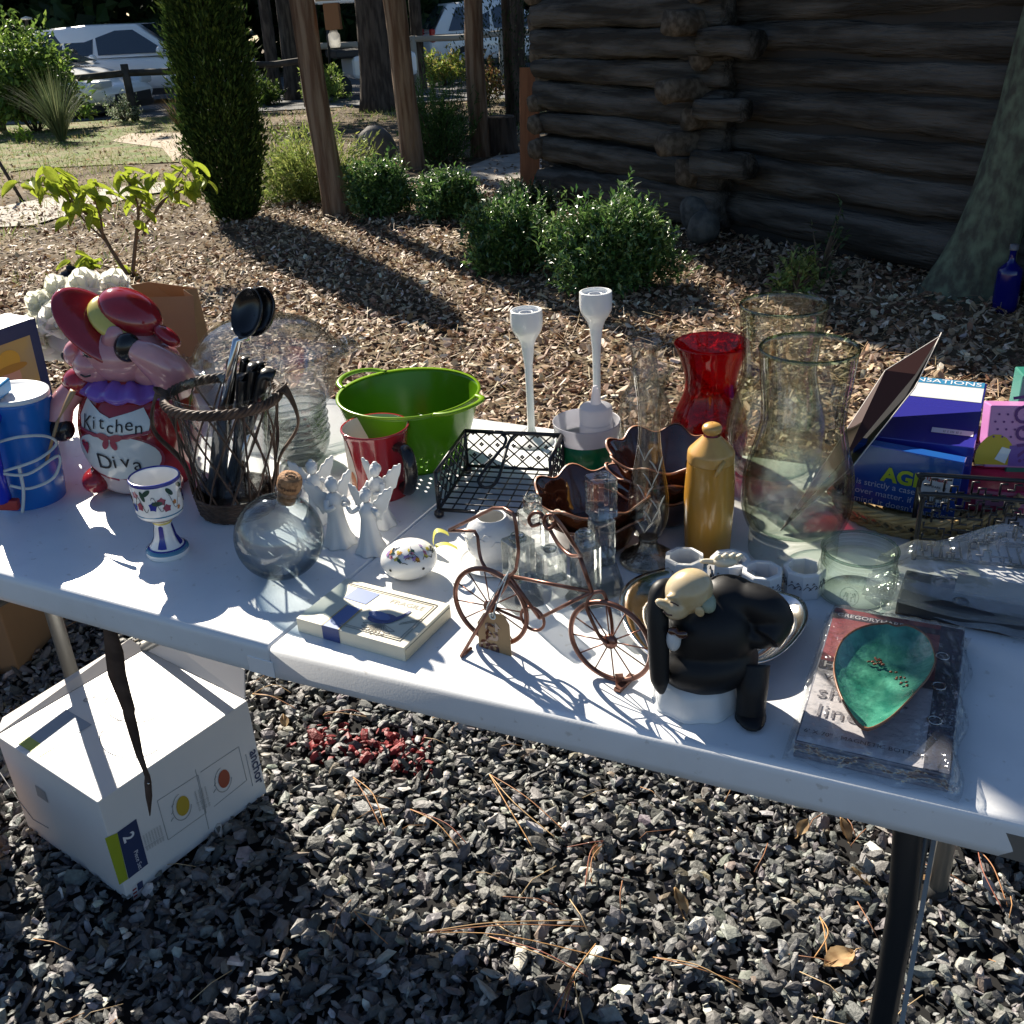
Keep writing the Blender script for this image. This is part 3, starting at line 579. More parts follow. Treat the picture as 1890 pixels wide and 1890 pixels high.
def added_shade_limb():  # limb and leaf clump added out of view to shade the table's right
    root = [o for o in C.objects if o.name.startswith('oak_tree') and o.parent is None][0]; o0 = root.location; P0 = Vector((.32, 0, 3.2)); P1 = Vector((-.9, 3.74, 3.06)) - o0
    MB().tube(spl([P0, P0 * .7 + P1 * .3 + Vector((0, 0, .25)), P0 * .3 + P1 * .7 + Vector((0, 0, .2)), P1], 5), [.07 - .0038 * i for i in range(16)], 7).build('limbs', m_lichen, root)
    n = 1500; q = rng.normal(size=(n, 3)); q /= np.linalg.norm(q, axis=1, keepdims=True); q *= rng.random((n, 1)) ** .4; P = np.array(P1) + q * np.array([.21, .25, .14])
    scatter('leaves', LEAF, P, dirm(rng.normal(size=(n, 3)) + np.array([0, 0, -.4]), rng.uniform(0, 6, n)), np.stack([rng.uniform(.05, .08, n), rng.uniform(.08, .13, n), np.full(n, .06)], 1), mixcol(n, [(.05, .1, .02), (.07, .12, .03)]), m_leafm, root)
added_shade_limb()
# sapling with large lime leaves
def sapling():
    b = gp(238, 512); k = kpm(b); root = thing('sapling', 'open young dogwood with drooping lime green leaves behind the paper bag', 'sapling', b)
    m_l = M('lime_leaf', (.26, .34, .03), .45, col2=(.36, .42, .05), vs=14, trl=.5, spec=.3); m_st = M('sapling_stem', (.13, .08, .05), .7)
    pl = Vector((0, b.y, 0)); nrm = Vector((0, 1, 0))
    def q(px, py, dy=0): return on_plane(px, py, Vector((0, b.y + dy, 0)), nrm) - b
    br = [[(238, 512), (205, 460), (175, 410), (130, 372), (90, 345), (60, 340)], [(205, 460), (190, 440), (150, 400), (112, 330), (90, 320)], [(244, 512), (252, 430), (255, 390), (245, 350), (225, 320)], [(252, 430), (285, 395), (310, 360), (330, 325), (345, 300)], [(285, 395), (300, 370), (345, 345), (372, 330)], [(190, 440), (185, 400), (170, 360), (150, 340)], [(255, 390), (275, 345), (290, 325)], [(238, 512), (190, 490), (140, 485)]]
    mb = MB(); lv = []
    lm = MB(); lm.grid(lambda u, v: Vector(((u - .5) * .62 * math.sin(PI * min(1, v * .97 + .02)) ** .75, v, -.5 * v * v + .5 * abs(u - .5) ** 1.4)), 4, 8); first = None
    for i, ch in enumerate(br):
        pts = [q(x, y, .12 * math.sin(i * 2 + j * .5) * j / 4) for j, (x, y) in enumerate(ch)]; pp = spl(pts, 5); N = len(pp); mb.tube(pp, [(.012 if i in (0, 2) else .007) * (1 - .8 * j / N) + .0012 for j in range(N)], 6)
        for s_ in range(N):
            t = s_ / N
            if t < .42 and i != 7: continue
            for c in range(2):
                if random.random() < .12: continue
                p = pp[s_] + Vector((random.gauss(0, .03), random.gauss(0, .05), random.gauss(0, .02))); a = random.uniform(0, 2 * PI)
                d = np.array([[math.cos(a), math.sin(a) * .8, random.uniform(-.55, .15)]]); RMx = Matrix(dirm(d, np.array([random.gauss(0, .4)]))[0].tolist()); ln = random.uniform(.07, .115)
                if first is None: o = lm.build('leaf', m_l, root); first = o
                else: o = first.copy(); C.objects.link(o); o.parent = root
                o.matrix_local = Matrix.Translation(p) @ RMx.to_4x4() @ Matrix.Scale(ln, 4)
    mb.build('stem', m_st, root)
sapling()
# fountain grass
def fgrass(px, py, h, n, label, cols, spread=1):
    b = gp(px, py); root = thing('fountain_grass', label, 'grass clump', b); Vs = []; Fs = []; T = []
    for i in range(n):
        a = random.uniform(0, 6.28); le = h * random.uniform(.7, 1.15); sp = spread * random.uniform(.1, .75); w = .007; c = random.choice(cols); B = len(Vs); e = Vector((-math.sin(a), math.cos(a), 0))
        for s_ in range(6):
            t = s_ / 5; p = Vector((math.cos(a) * (.04 + sp * le * t ** 1.3), math.sin(a) * (.04 + sp * le * t ** 1.3), le * (t - .45 * sp * t ** 2.4)))
            for sg in (-1, 1): Vs.append(p + e * sg * w * (1 - t * .9)); T.append(c)
        Fs += [(B + 2 * k, B + 2 * k + 1, B + 2 * k + 3, B + 2 * k + 2) for k in range(5)]
    npmesh('blades', np.array([tuple(v) for v in Vs]), np.array(Fs), m_blade, np.array(T), True, root)
fgrass(115, 262, 1.0, 320, 'arching dark clump of fountain grass on the lawn below the left fence', [(.09, .12, .06), (.14, .16, .08), (.06, .09, .04)])
fgrass(335, 238, .55, 140, 'short tan grass clump at the left side of the arborvitae', [(.2, .15, .08), (.14, .1, .05)])
b = at_y(60, 215, 17.6); b.z = gz(0, 17.6); k = kpm(b); shrub('leafy_bush', 'tall sunlit leafy bush at the far left in front of the parked cars', 'bush', b, 88 / k, .8, 170 / k, 1000, 8, .12, [(.12, .2, .04), (.2, .3, .06), (.08, .14, .03)], m_leafm, None, .5, .3, .5, .3, .8, .3)
b = gp(232, 225); k = kpm(b); shrub('pale_shrub', 'low shrub with white flecked leaves below the left fence post', 'shrub', b, 34 / k, .3, 45 / k, 150, 7, .05, [(.35, .4, .3), (.1, .15, .06)], m_leafm)
b = gp(42, 262); k = kpm(b); shrub('bright_seedling', 'single bright green seedling on the lawn at the left edge', 'plant', b, .12, .12, .2, 24, 5, .09, [(.3, .42, .06)], m_leafm, None, .4, .1, .5)
b = gp(600, 190); k = kpm(b); shrub('leafy_bush', 'sunlit light green bush between the nearest cedar post and the thick dark trunk', 'bush', b, 40 / k, .5, 62 / k, 260, 7, .08, [(.16, .24, .05), (.24, .32, .08)], m_leafm)
b = gp(825, 158); k = kpm(b); shrub('leafy_bush', 'yellow green bush below the rail in front of the small white car', 'bush', b, 45 / k, .6, 58 / k, 300, 7, .1, [(.3, .36, .06), (.22, .3, .06), (.4, .32, .1)], m_leafm)
b = gp(497, 195); k = kpm(b); shrub('low_hedge', 'clipped low hedge right of the arborvitae by the lot', 'hedge', b, 26 / k, .5, 44 / k, 240, 7, .08, [(.15, .22, .04), (.05, .09, .02)], m_leafm)
b = gp(900, 190); k = kpm(b); shrub('leafy_bush', 'thin reddish yellow bush right of the farthest cedar post', 'bush', b, 35 / k, .4, 75 / k, 130, 6, .09, [(.2, .2, .06), (.24, .12, .05)], m_leafm)
# boulder, stump, hanging feeders
bl = stone((0, 0, .14), (.26, .22, .24), 'boulder', M('boulder_stone', (.12, .11, .1), .9, col2=(.22, .2, .18), vs=7, bump=.8, bs=14), None, 31); bl.location = gp(700, 292); tag(bl, 'rounded grey boulder in shade between the first two cedar posts', 'boulder')
st = thing('tree_stump', 'cut grey stump beside the path, right of the farthest cedar post', 'stump', gp(927, 284)); MB().lathe([(.001, 0), (.19, 0), (.17, .06), (.155, .3), (.15, .36)], 18, lambda a, r, z: (r * (1 + .06 * math.sin(4 * a) + .04 * math.sin(9 * a)), z)).build('bark', m_bark, st); MB().lathe([(.148, .355), (.14, .368), (.001, .365)], 18).build('cut_face', m_logend, st)
mk = thing('stone_block', 'low stone block in the mulch at the foot of the nearest cedar post', 'stone', gp(655, 372)); MB().box((0, 0, .07), (.22, .16, .14)).build('block', m_fstone, mk, bev=.02); MB().box((0, 0, .15), (.26, .2, .025)).build('cap', M('mossy_cap', (.22, .19, .09), .9), mk, bev=.008)
fh = thing('hanging_feeder', 'small wooden box with a jar hung from the nearest cedar post', 'bird feeder'); pb = gp(618, 395); fp = at_y(614, 30, pb.y - .02); fh.location = fp; kf = kpm(fp)
MB().box((0, 0, 0), (28 / kf, .1, 44 / kf)).build('box', M('feeder_wood', (.25, .12, .05), .7), fh, bev=.004); MB().box((-.02, 0, .105), (.16, .14, .015)).build('roof', M('feeder_roof', (.4, .3, .2), .7), fh)
jp = at_y(619, 88, pb.y - .02) - fp; kk = kpm(fp + jp); MB().lathe([(.001, 0), (.035, .002), (.042, .02), (.042, .085), (.03, .1), (.026, .115)], 16, T=Matrix.Translation(jp)).build('jar', GL('feeder_glass', (.9, .9, .85), (.6, .6, .55), haze=.45), fh); MB().tube([jp + Vector((0, 0, .11)), Vector((0, 0, -.09))], .004, 6).build('hook', m_twig, fh)
# fences
m_rail = M('fence_wood', (.035, .03, .026), .9, col2=(.07, .06, .05), vs=5); m_railg = M('grey_fence_wood', (.34, .31, .26), .9)
def fence(posts, zrail, label, mat, ph, dr=.05):
    f = thing('rail_fence', label, 'fence', posts[0])
    for p in posts: MB().tube([p - posts[0] + Vector((0, 0, -.1)), p - posts[0] + Vector((0, 0, ph))], [.075, .065], 8).build('fence_post', mat, f)
    for a, c in zip(posts, posts[1:]):
        for z in zrail: MB().tube([a - posts[0] + Vector((0, 0, z)), (a + c) / 2 - posts[0] + Vector((0, 0, z - .03)), c - posts[0] + Vector((0, 0, z))], dr, 7).build('rail', mat, f)
fy = 17.0
fence([at(-180, 262, -.25), at(8, 252, -.25), at(252, 232, -.25), at(470, 214, -.25), at(570, 205, -.25)], [.83], 'dark rustic rail fence across the left lawn in front of the parked cars', m_rail, .97, .055)
fence([at(590, 190, -.3), at(770, 172, -.3), at(930, 160, -.3), at(1100, 150, -.3)], [1.02], 'pale rail fence behind the cedar posts in front of the small white car', m_railg, 1.08, .06)
# lamp post
lp = thing('path_light', 'slim dark garden light with a white cap in the bush at far left', 'garden light'); lb = gp(52, 205); lb.y -= .9; lb = at_y(57, 200, lb.y); lp.location = (lb.x, lb.y, gz(0, lb.y)); lt = at_y(49, 36, lb.y) - Vector(lp.location)
MB().tube([(0, 0, 0), lt], .035, 8).build('pole', m_rail, lp); MB().lathe([(.001, .06), (.1, .03), (.11, 0), (.001, -.01)], 16, T=Matrix.Translation(lt)).build('cap', M('cap_white', (.7, .66, .58), .5), lp)

# ---- parked vehicles
m_paint = M('white_car_paint', (.86, .87, .88), .25, coat=.8, spec=.6); m_cglass = M('car_glass', (.02, .03, .045), .03, spec=1.0, coat=.6); m_tyre = M('tyre_rubber', (.02, .02, .02), .8); m_rim = M('alloy', (.5, .5, .52), .3, metal=.9); m_dark = M('dark_trim', (.02, .02, .022), .5); m_red = M('tail_lamp', (.5, .02, .02), .25); m_hl = M('head_lamp', (.55, .6, .65), .1, spec=1)
def car(label, loc, rz, Ln=4.6, W=1.82, H=1.62, hood=1.05, suv=True):
    r = thing('parked_car', label, 'car', loc, rz, 'white cars parked beyond the fence'); hw = W / 2
    st_ = [(-Ln / 2, .45, .8, .8), (-Ln / 2 + .06, .3, .98, .92), (-Ln / 2 + .4, .24, 1.02, .99), (-.6, .22, 1.0, 1), (.55, .22, .98, 1), (1.1, .22, .96, 1), (Ln / 2 - .75, .24, .86, .97), (Ln / 2 - .25, .26, .74, .88), (Ln / 2 - .03, .32, .62, .74), (Ln / 2, .4, .55, .7)]
    n = 10; vs = []
    for x, zb, zt, k in st_:
        w = hw * k
        for y, z in ((-w * .9, zb), (-w, zb + .14), (-w, (zb + zt) / 2 + .05), (-w * .985, zt - .1), (-w * .9, zt), (w * .9, zt), (w * .985, zt - .1), (w, (zb + zt) / 2 + .05), (w, zb + .14), (w * .9, zb)): vs.append((x, y, z))
    fs = [(i * n + j, (i + 1) * n + j, (i + 1) * n + (j + 1) % n, i * n + (j + 1) % n) for i in range(len(st_) - 1) for j in range(n)] + [tuple(range(n)), tuple((len(st_) - 1) * n + j for j in range(n))[::-1]]
    MB().add(vs, fs).build('body', m_paint, r, sub=1)
    xr0 = -Ln / 2 + (.12 if suv else .75); xf0 = Ln / 2 - 1.25; xr1 = -Ln / 2 + (.55 if suv else 1.45); xf1 = xf0 - .85; zb = .95
    wb, wr = hw * .93, hw * .72
    cs = [(xr0, zb, wb * .95, zb + .02), (xr1, zb, wr, H - .05), ((xr1 + xf1) / 2, zb, wr * 1.02, H), (xf1, zb, wr, H - .03), (xf0, zb, wb * .95, zb + .02)]; vs = []
    for x, z0, w, z1 in cs: vs += [(x, -wb, z0), (x, -w, z1 - .04 * (z1 > z0 + .1)), (x, -w * .8, z1), (x, w * .8, z1), (x, w, z1 - .04 * (z1 > z0 + .1)), (x, wb, z0)]
    MB().add(vs, [(i * 6 + j, (i + 1) * 6 + j, (i + 1) * 6 + j + 1, i * 6 + j + 1) for i in range(4) for j in range(5)]).build('roof', m_paint, r)
    def side(x, t, s_): return (x, s_ * (wb + (wr - wb) * t + .012), zb + .03 + (H - .12 - zb) * t)
    xm = (xr1 + xf1) / 2 + .1
    for s_ in (-1, 1):
        for xa, xb, xc, xd in ((xr0 + .35, xr1 + .18, xm - .55, xm - .6), (xm - .5, xm - .55, xm + .1, xm + .05), (xm + .17, xm + .12, xf1 - .05, xf0 - .2)):
            MB().add([side(xa, .05, s_), side(xd if False else xc if xc > xm + .3 and False else xd, .05, s_) if False else side(xd, .05, s_), side(xc, .92, s_), side(xb, .92, s_)], [(0, 1, 2, 3)], False).build('side_window', m_cglass, r)
        for x in (-Ln / 2 + .85, Ln / 2 - .95):
            T = Matrix.Translation((x, s_ * (hw - .1), .33)) @ Matrix.Rotation(PI / 2, 4, 'X')
            w = MB().lathe([(.19, -.11), (.31, -.11), (.335, -.06), (.335, .06), (.31, .11), (.19, .11)], 20, T=T).build('tyre', m_tyre, r); MB().lathe([(.001, -.1), (.19, -.11), (.2, 0), (.19, .11), (.001, .1)], 16, T=T).build('rim', m_rim, w)
        MB().ball((xf0 - .3, s_ * (hw + .1), zb + .1), (.07, .1, .07), 10, 8).build('mirror', m_paint, r)
        MB().box((Ln / 2 - .22, s_ * hw * .66, .68), (.26, .34, .13)).build('headlight', m_hl, r, bev=.04); MB().box((-Ln / 2 + .08, s_ * hw * .8, .92), (.12, .22, .3)).build('tail_light', m_red, r, bev=.03)
        MB().box((xm - .5, s_ * (hw + .004), .8), (.2, .03, .03)).build('door_handle', m_paint, r)
    MB().add([(xf0 - .02, -wb * .84, zb + .06), (xf0 - .02, wb * .84, zb + .06), (xf1 + .07, wr * .86, H - .06), (xf1 + .07, -wr * .86, H - .06)], [(0, 1, 2, 3)], False, Matrix.Translation((.035, 0, .02))).build('windscreen', m_cglass, r)
    MB().add([(xr0 - .01, wb * .8, zb + .1), (xr0 - .01, -wb * .8, zb + .1), (xr1 - .05, -wr * .82, H - .1), (xr1 - .05, wr * .82, H - .1)], [(0, 1, 2, 3)], False, Matrix.Translation((-.035, 0, .01))).build('rear_window', m_cglass, r)
    MB().box((Ln / 2 - .04, 0, .42), (.08, W * .6, .18)).build('grille', m_dark, r, bev=.02); MB().box((0, 0, .27), (Ln * .9, W * .97, .12)).build('sill', m_dark, r)
    return r
c = at_y(268, 172, 24); car('white station wagon parked side on behind the arborvitae', (c.x, 24, gz(0, 24)), R(-3), 4.8, 1.85, 1.58)
c = at_y(140, 180, 21.2); car('white saloon parked nose towards the lawn behind the left bush', (c.x - .75, 21.2, gz(0, 21.2) - .1), R(-20), 4.5, 1.75, 1.32, suv=False)
c = at_y(900, 110, 29.0); car('small white crossover seen from its rear behind the pale rail', (c.x + .5, 29.0, gz(0, 29) + .05), R(14), 4.3, 1.8, 1.66)
gc = thing('golf_cart', 'white golf cart mostly hidden behind the thick dark trunk', 'golf cart', (at_y(668, 120, 22).x, 22, gz(0, 22)), R(20)); MB().box((0, 0, 1.72), (1.7, 1.1, .1)).build('roof', m_paint, gc, bev=.04); MB().box((.35, 0, .55), (1.3, 1.1, .45)).build('body', m_paint, gc, bev=.1); MB().box((-.35, 0, .8), (.5, 1.0, .15)).build('seat', m_dark, gc, bev=.04)
for x in (-.75, .75):
    for y in (-.48, .48): MB().tube([(x, y, .5), (x * .9, y, 1.7)], .025, 6).build('roof_post', m_dark, gc); MB().lathe([(.001, -.08), (.23, -.08), (.23, .08), (.001, .08)], 14, T=Matrix.Translation((x * .8, y, .23)) @ Matrix.Rotation(PI / 2, 4, 'X')).build('wheel', m_tyre, gc)
# ---- the wood beyond the lot
def wood():
    n = 26000; x = rng.uniform(-42, 30, n); z = 11 * rng.random(n) ** .8; y = 33.5 + 2.5 * np.sin(x * .7) + 1.8 * np.sin(x * 1.9 + 1) + rng.random(n) * 5 - .12 * z; P = np.stack([x, y, z - 1.0], 1); s_ = rng.uniform(.35, .8, n)
    kind(scatter('far_wood', LEAF, P, dirm(rng.normal(size=(n, 3)), rng.uniform(0, 6, n)), np.stack([s_ * .7, s_, s_], 1), mixcol(n, [(.02, .045, .014), (.035, .07, .02), (.06, .1, .03)], [.5, .38, .12], .25), m_leafm), 'stuff')
    n = 9000; x = rng.uniform(-44, 34, n); z = 12 * rng.random(n); y = 41 + rng.random(n) * 2; P = np.stack([x, y, z - 1], 1)
    kind(scatter('far_wood', LEAF, P, dirm(rng.normal(size=(n, 3)), rng.uniform(0, 6, n)), np.stack([rng.uniform(.8, 1.3, n), rng.uniform(1.2, 2, n), np.ones(n)], 1), mixcol(n, [(.012, .025, .01), (.02, .04, .014)]), m_leafm), 'stuff')
wood()
# ================================================================== THE FOLDING TABLE
TA = R(-27.67); U = Vector((math.cos(TA), math.sin(TA), 0)); Vv = Vector((-math.sin(TA), math.cos(TA), 0))
m_plas = M('white_table_plastic', (.78, .79, .8), .32, col2=(.72, .73, .74), vs=14, bump=.05, bs=380, spec=.5, lo=.3, hi=.75)
def speckle(m, sc, lo, hi, col, amt):
    t = m.node_tree; p = [n for n in t.nodes if n.type == 'BSDF_PRINCIPLED'][0]; src = p.inputs['Base Color'].links[0].from_socket
    tc = nd(t, 'TexCoord'); n = nd(t, 'TexNoise', i_Scale=sc, i_Detail=3); L(t, tc.outputs['Object'], n.inputs['Vector']); r = nd(t, 'ValToRGB'); r.color_ramp.elements[0].position = lo; r.color_ramp.elements[1].position = hi; r.color_ramp.elements[1].color = (amt, amt, amt, 1); L(t, n.outputs['Fac'], r.inputs[0])
    mx = nd(t, 'MixRGB'); L(t, r.outputs[0], mx.inputs[0]); L(t, src, mx.inputs[1]); mx.inputs[2].default_value = c4(col); L(t, mx.outputs[0], p.inputs['Base Color'])
speckle(m_plas, 75, .66, .74, (.4, .36, .3), .45); speckle(m_plas, 11, .55, .75, (.62, .6, .56), .3)
m_legm = M('dark_grey_steel', (.05, .052, .056), .38, metal=.6, spec=.5); m_brace = M('grey_steel', (.3, .3, .29), .4, metal=.7)
table = thing('folding_table', 'long white plastic folding table with a centre seam and dark steel legs', 'table', U * -.76 + Vv * 1.162, TA)
def half(x0, x1, side):
    y = .38; r = .07; out = []
    def arc(cx, cy, a0):
        for i in range(9): a = a0 + PI / 2 * i / 8; out.append((cx + r * math.cos(a), cy + r * math.sin(a), math.cos(a), math.sin(a)))
    if side > 0:
        out += [(x0, -y, -.7, -.7)]; arc(x1 - r, -y + r, -PI / 2); arc(x1 - r, y - r, 0); out += [(x0, y, -.7, .7)]
    else:
        out += [(x1, y, .7, .7)]; arc(x0 + r, y - r, PI / 2); arc(x0 + r, -y + r, PI); out += [(x1, -y, .7, -.7)]
    rings = [(-.012, .735), (-.0065, .7345), (-.003, .7325), (-.0008, .729), (0, .724), (.0005, .7), (0, .69), (-.004, .688), (-.02, .688), (-.02, .72)]; n = len(out); vs = []; fs = []
    for off, z in rings:
        for px, py, nx, ny in out:
            py_ = py + (.036 * max(0, px) / .85 if py < 0 else 0)
            o2 = off * (.25 if abs(nx) > .69 and abs(abs(nx) - .7) < .001 and abs(abs(ny) - .7) < .001 else 1); vs.append((px + nx * (off if o2 == off else off * .3), py_ + ny * off, z))
    for i in range(len(rings) - 1):
        for j in range(n): fs.append((i * n + j, (i + 1) * n + j, (i + 1) * n + (j + 1) % n, i * n + (j + 1) % n))
    m = MB(); m.add(vs, fs); m.add(vs[:n], [tuple(range(n))], False); m.add(vs[-n:], [tuple(range(n))[::-1]], False); m.build('tabletop', m_plas, table, weld=True)
half(.0016, 1.08, 1); half(-.975, -.0016, -1)
for y in (-.3803, .3803): MB().box((-.016, y, .702), (.04, .002, .024)).build('hinge_tab', m_plas, table, bev=.0008)
def tloc(px, py, y):
    p = on_plane(px, py, table.location + Vv * y, Vv) - table.location; return Vector((p.dot(U), y, p.z))
for x in (-.945, .752):
    s_ = 1 if x > 0 else -1
    for y in ((-.262, .262) if x > 0 else (-.25, .0)):
        dx_ = s_ * (.0 if y < 0 or x < 0 else .045); MB().tube([(x - s_ * .03, y * .9, .71), (x - s_ * .01 + dx_ * .5, y, .66), (x + dx_, y, .5), (x + s_ * .0 + dx_, y, .012)], .0155, 12).build('leg', m_legm if y < 0 else m_brace, table); MB().tube([(x + dx_, y, .0), (x + dx_, y, .035)], .0185, 12).build('foot', m_tyre, table)
    MB().tube([(x + s_ * .004, -.262 if s_ > 0 else -.25, .42), (x + s_ * .004, .262 if s_ > 0 else .0, .42)], .0125, 10).build('cross_bar', m_legm, table)
    MB().tube([(x - s_ * .02, -.25, .69), (x - s_ * .02, .25, .69)], .0135, 10).build('hinge_bar', m_brace, table)
    if s_ < 0: a_, c_ = tloc(121, 1289, .06), tloc(300, 1176, .06); MB().tube([a_, c_, c_ + (c_ - a_).normalized() * .2], .0105, 8).build('brace', m_brace, table)
    if s_ > 0: MB().box((0, 0, 0), (.006, .6, .02), Matrix.Translation((x + s_ * .022, -.03, .42)) @ Matrix.Rotation(R(50), 4, 'X')).build('side_brace', m_brace, table)
for y in (-.33, .33): MB().box((.05, y, .705), (1.9, .03, .03)).build('steel_rail', m_brace, table)

# ================================================================== THINGS ON THE TABLE
m_white = M('white_glaze', (.78, .78, .76), .15, spec=.6); m_ink = M('black_ink', (.012, .012, .014), .6); m_black = M('black_gloss', (.01, .01, .011), .22, spec=.5)
m_blk_metal = M('black_wire', (.012, .012, .014), .35, spec=.5)
def LT(name, prof, mat, parent, n=48, fn=None, T=None): return MB().lathe(prof, n, fn, T).build(name, mat, parent)
def shell(outer, th, bottom=True):
    """closed wall: outer profile then back down inside"""
    inn = [(max(r - th, .0008), z + (th if i == 0 else 0)) for i, (r, z) in enumerate(outer)]
    return ([(.0006, outer[0][1])] if bottom else []) + outer + [(outer[-1][0] - th * .5, outer[-1][1] + th * .35)] + inn[::-1] + ([(.0006, outer[0][1] + th)] if bottom else [])
# ---- blue flask with white lid
m_blu = M('blue_plastic', (.01, .13, .46), .25, spec=.5); m_dblu = M('deep_blue_plastic', (.004, .02, .42), .2); m_cord = M('pale_cord', (.5, .55, .55), .6); m_lid = M('lid_white', (.62, .68, .72), .4)
b = tp(62, 918); r = thing('drink_flask', 'blue insulated flask with a white lid, royal blue handle and pale cord', 'flask', b); r.rotation_euler = (0, R(5), 0)
LT('body', sprof([(.047, 0), (.051, .004), (.052, .06), (.053, .14), (.054, .175), (.052, .18)], 3), m_blu, r); LT('lid', [(.001, .183), (.046, .183), (.049, .186), (.053, .186), (.0535, .178), (.05, .178)], m_lid, r)
MB().box((-.012, -.02, .196), (.02, .05, .022)).box((-.012, -.046, .188), (.018, .02, .014)).build('spout', M('sky_blue_plastic', (.02, .22, .5), .3), r, bev=.003)
MB().tube(spl([(-.014, -.05, .165), (-.014, -.078, .155), (-.014, -.084, .12), (-.014, -.082, .06), (-.014, -.076, .035)], 4), .0155, 12).build('handle', m_dblu, r); MB().box((-.004, -.077, .026), (.032, .014, .018)).build('red_catch', M('catch_red', (.3, .02, .015), .4), r, bev=.003)
mb = MB(); mb.tube(spl([(-.014, -.07, .125), (.03, -.075, .14), (.06, -.05, .132), (.066, -.03, .11), (.045, -.062, .096), (-.0, -.082, .085)], 6), .0024, 6).tube(spl([(-.01, -.086, .085), (.03, -.07, .075), (.066, -.03, .09), (.06, -.045, .06), (.03, -.068, .05), (.005, -.08, .06)], 6), .0024, 6).tube(spl([(.02, -.07, .09), (.022, -.075, .05), (.015, -.078, .012)], 6), .0026, 6).tube(spl([(-.03, -.06, .09), (-.045, -.045, .05), (-.05, -.04, .02)], 5), .003, 6).build('cord', m_cord, r)
# ---- toy box at the left end
m_navy = M('navy_card', (.018, .03, .09), .35, spec=.5)
c0 = tp(114, 797); r = thing('toy_box', 'tall navy box with a yellow picture panel at the left end of the table', 'box', c0, TA); r.rotation_euler = (0, R(3), TA)
MB().box((-.035, -.11, .112), (.07, .22, .224)).build('carton', m_navy, r, bev=.001)
def bx(y, z, o=.0007): return Vector((o, y, z))
flatpoly('picture_panel', [bx(y, z) for y, z in ((-.215, .004), (-.022, .004), (-.022, .2), (-.215, .2))], M('yellow_panel', (.5, .4, .12), .5, col2=(.42, .36, .16), vs=14), r, lambda x, y: 0) if False else MB().poly([bx(-.215, .006), bx(-.02, .006), bx(-.02, .198), bx(-.215, .198)]).build('picture_panel', M('yellow_panel', (.46, .36, .1), .5, col2=(.36, .33, .16), vs=14), r)
def bpoly(name, pts, mat, o): return MB().poly([bx(y, z, o) for y, z in pts]).build(name, mat, r)
bpoly('printed_jacket', blob(-.075, .07, .03, .036, 16), M('print_brown', (.25, .07, .03), .5), .0012); bpoly('printed_face', blob(-.075, .135, .019, .024, 16), M('print_skin', (.6, .36, .2), .5), .0012); bpoly('printed_hat', blob(-.075, .166, .024, .02, 16), M('print_hat', (.62, .4, .03), .5), .0016); bpoly('printed_hat', blob(-.075, .152, .036, .0075, 16), M('print_brim', (.42, .24, .02), .5), .002); bpoly('printed_hands', blob(-.075, .06, .018, .012, 10), M('print_cream', (.62, .5, .3), .5), .0016)
MB().poly([Vector((-.069, -.006, .2247)), Vector((-.001, -.006, .2247)), Vector((-.001, -.1, .2247)), Vector((-.069, -.1, .2247))][::-1]).build('lid_sticker', M('pale_blue_print', (.2, .3, .42), .4), r)
# ---- white flowers in an olive vase
m_petal = M('petal_white', (.8, .79, .74), .6, col2=(.78, .78, .66), vs=18, trl=.52); m_pet2 = M('petal_centre', (.55, .58, .22), .7, trl=.3)
b = tp(192, 752); r = thing('flower_vase', 'olive glass vase holding a big bunch of white artificial roses', 'vase with flowers', b)
LT('vase', shell([(.03, 0), (.034, .005), (.036, .05), (.038, .1), (.042, .125)], .003), GL('olive_glass', (.5, .5, .1), (.3, .3, .05), haze=.35, hcol=(.42, .38, .06)), r, 28)
def rose(c, s, tilt):
    mb = MB(); T = Matrix.Translation(c) @ Euler(tilt).to_matrix().to_4x4()
    for ring, (n, rad, z, op) in enumerate(((5, .2, .35, .2), (6, .42, .28, .55), (8, .68, .12, .95), (9, .9, -.05, 1.25))):
        for i in range(n):
            a = 2 * PI * i / n + ring * .6 + random.uniform(-.15, .15); w = .8 + .16 * ring
            def pf(u, v, a=a, rad=rad, z=z, op=op, w=w):
                x = (u - .5) * w * min(1, .45 + .95 * v) * (1 - .6 * max(0, (v - .62) / .38) ** 2); out = rad * .3 + rad * .7 * v ** op + .05 * math.sin(u * 5 + a) * v; h = z + .62 * v * (1.25 - op * .8) - .28 * v * v * (op > .9) - .5 * abs(u - .5) ** 2
                return Vector(((out) * math.cos(a) - x * math.sin(a), out * math.sin(a) + x * math.cos(a), h)) * s
            mb.grid(pf, 5, 5, T)
    f = mb.build('rose', m_petal, r); mc = MB(); mc.ball((0, 0, .35 * s), .17 * s, 8, 6, T); mc.build('rose_centre', m_pet2, f)
kf = kpm(b)
for (px, py, s, dy, tl) in ((128, 600, 52, -.02, (.9, -.25, 0)), (92, 570, 34, .0, (.5, -.7, 0)), (84, 625, 32, -.02, (1.1, -.6, 0)), (165, 545, 42, .0, (.45, .05, 0)), (210, 542, 38, .02, (.3, .4, 0)), (120, 548, 34, .03, (.25, -.35, 0)), (172, 600, 34, -.01, (.9, .3, 0)), (222, 575, 30, .02, (.5, .6, 0)), (75, 600, 26, .02, (.5, -1, 0))):
    p = at_y(px, py, b.y + dy); rose(p - b, s / kf * 1.28, tl)
mb = MB()
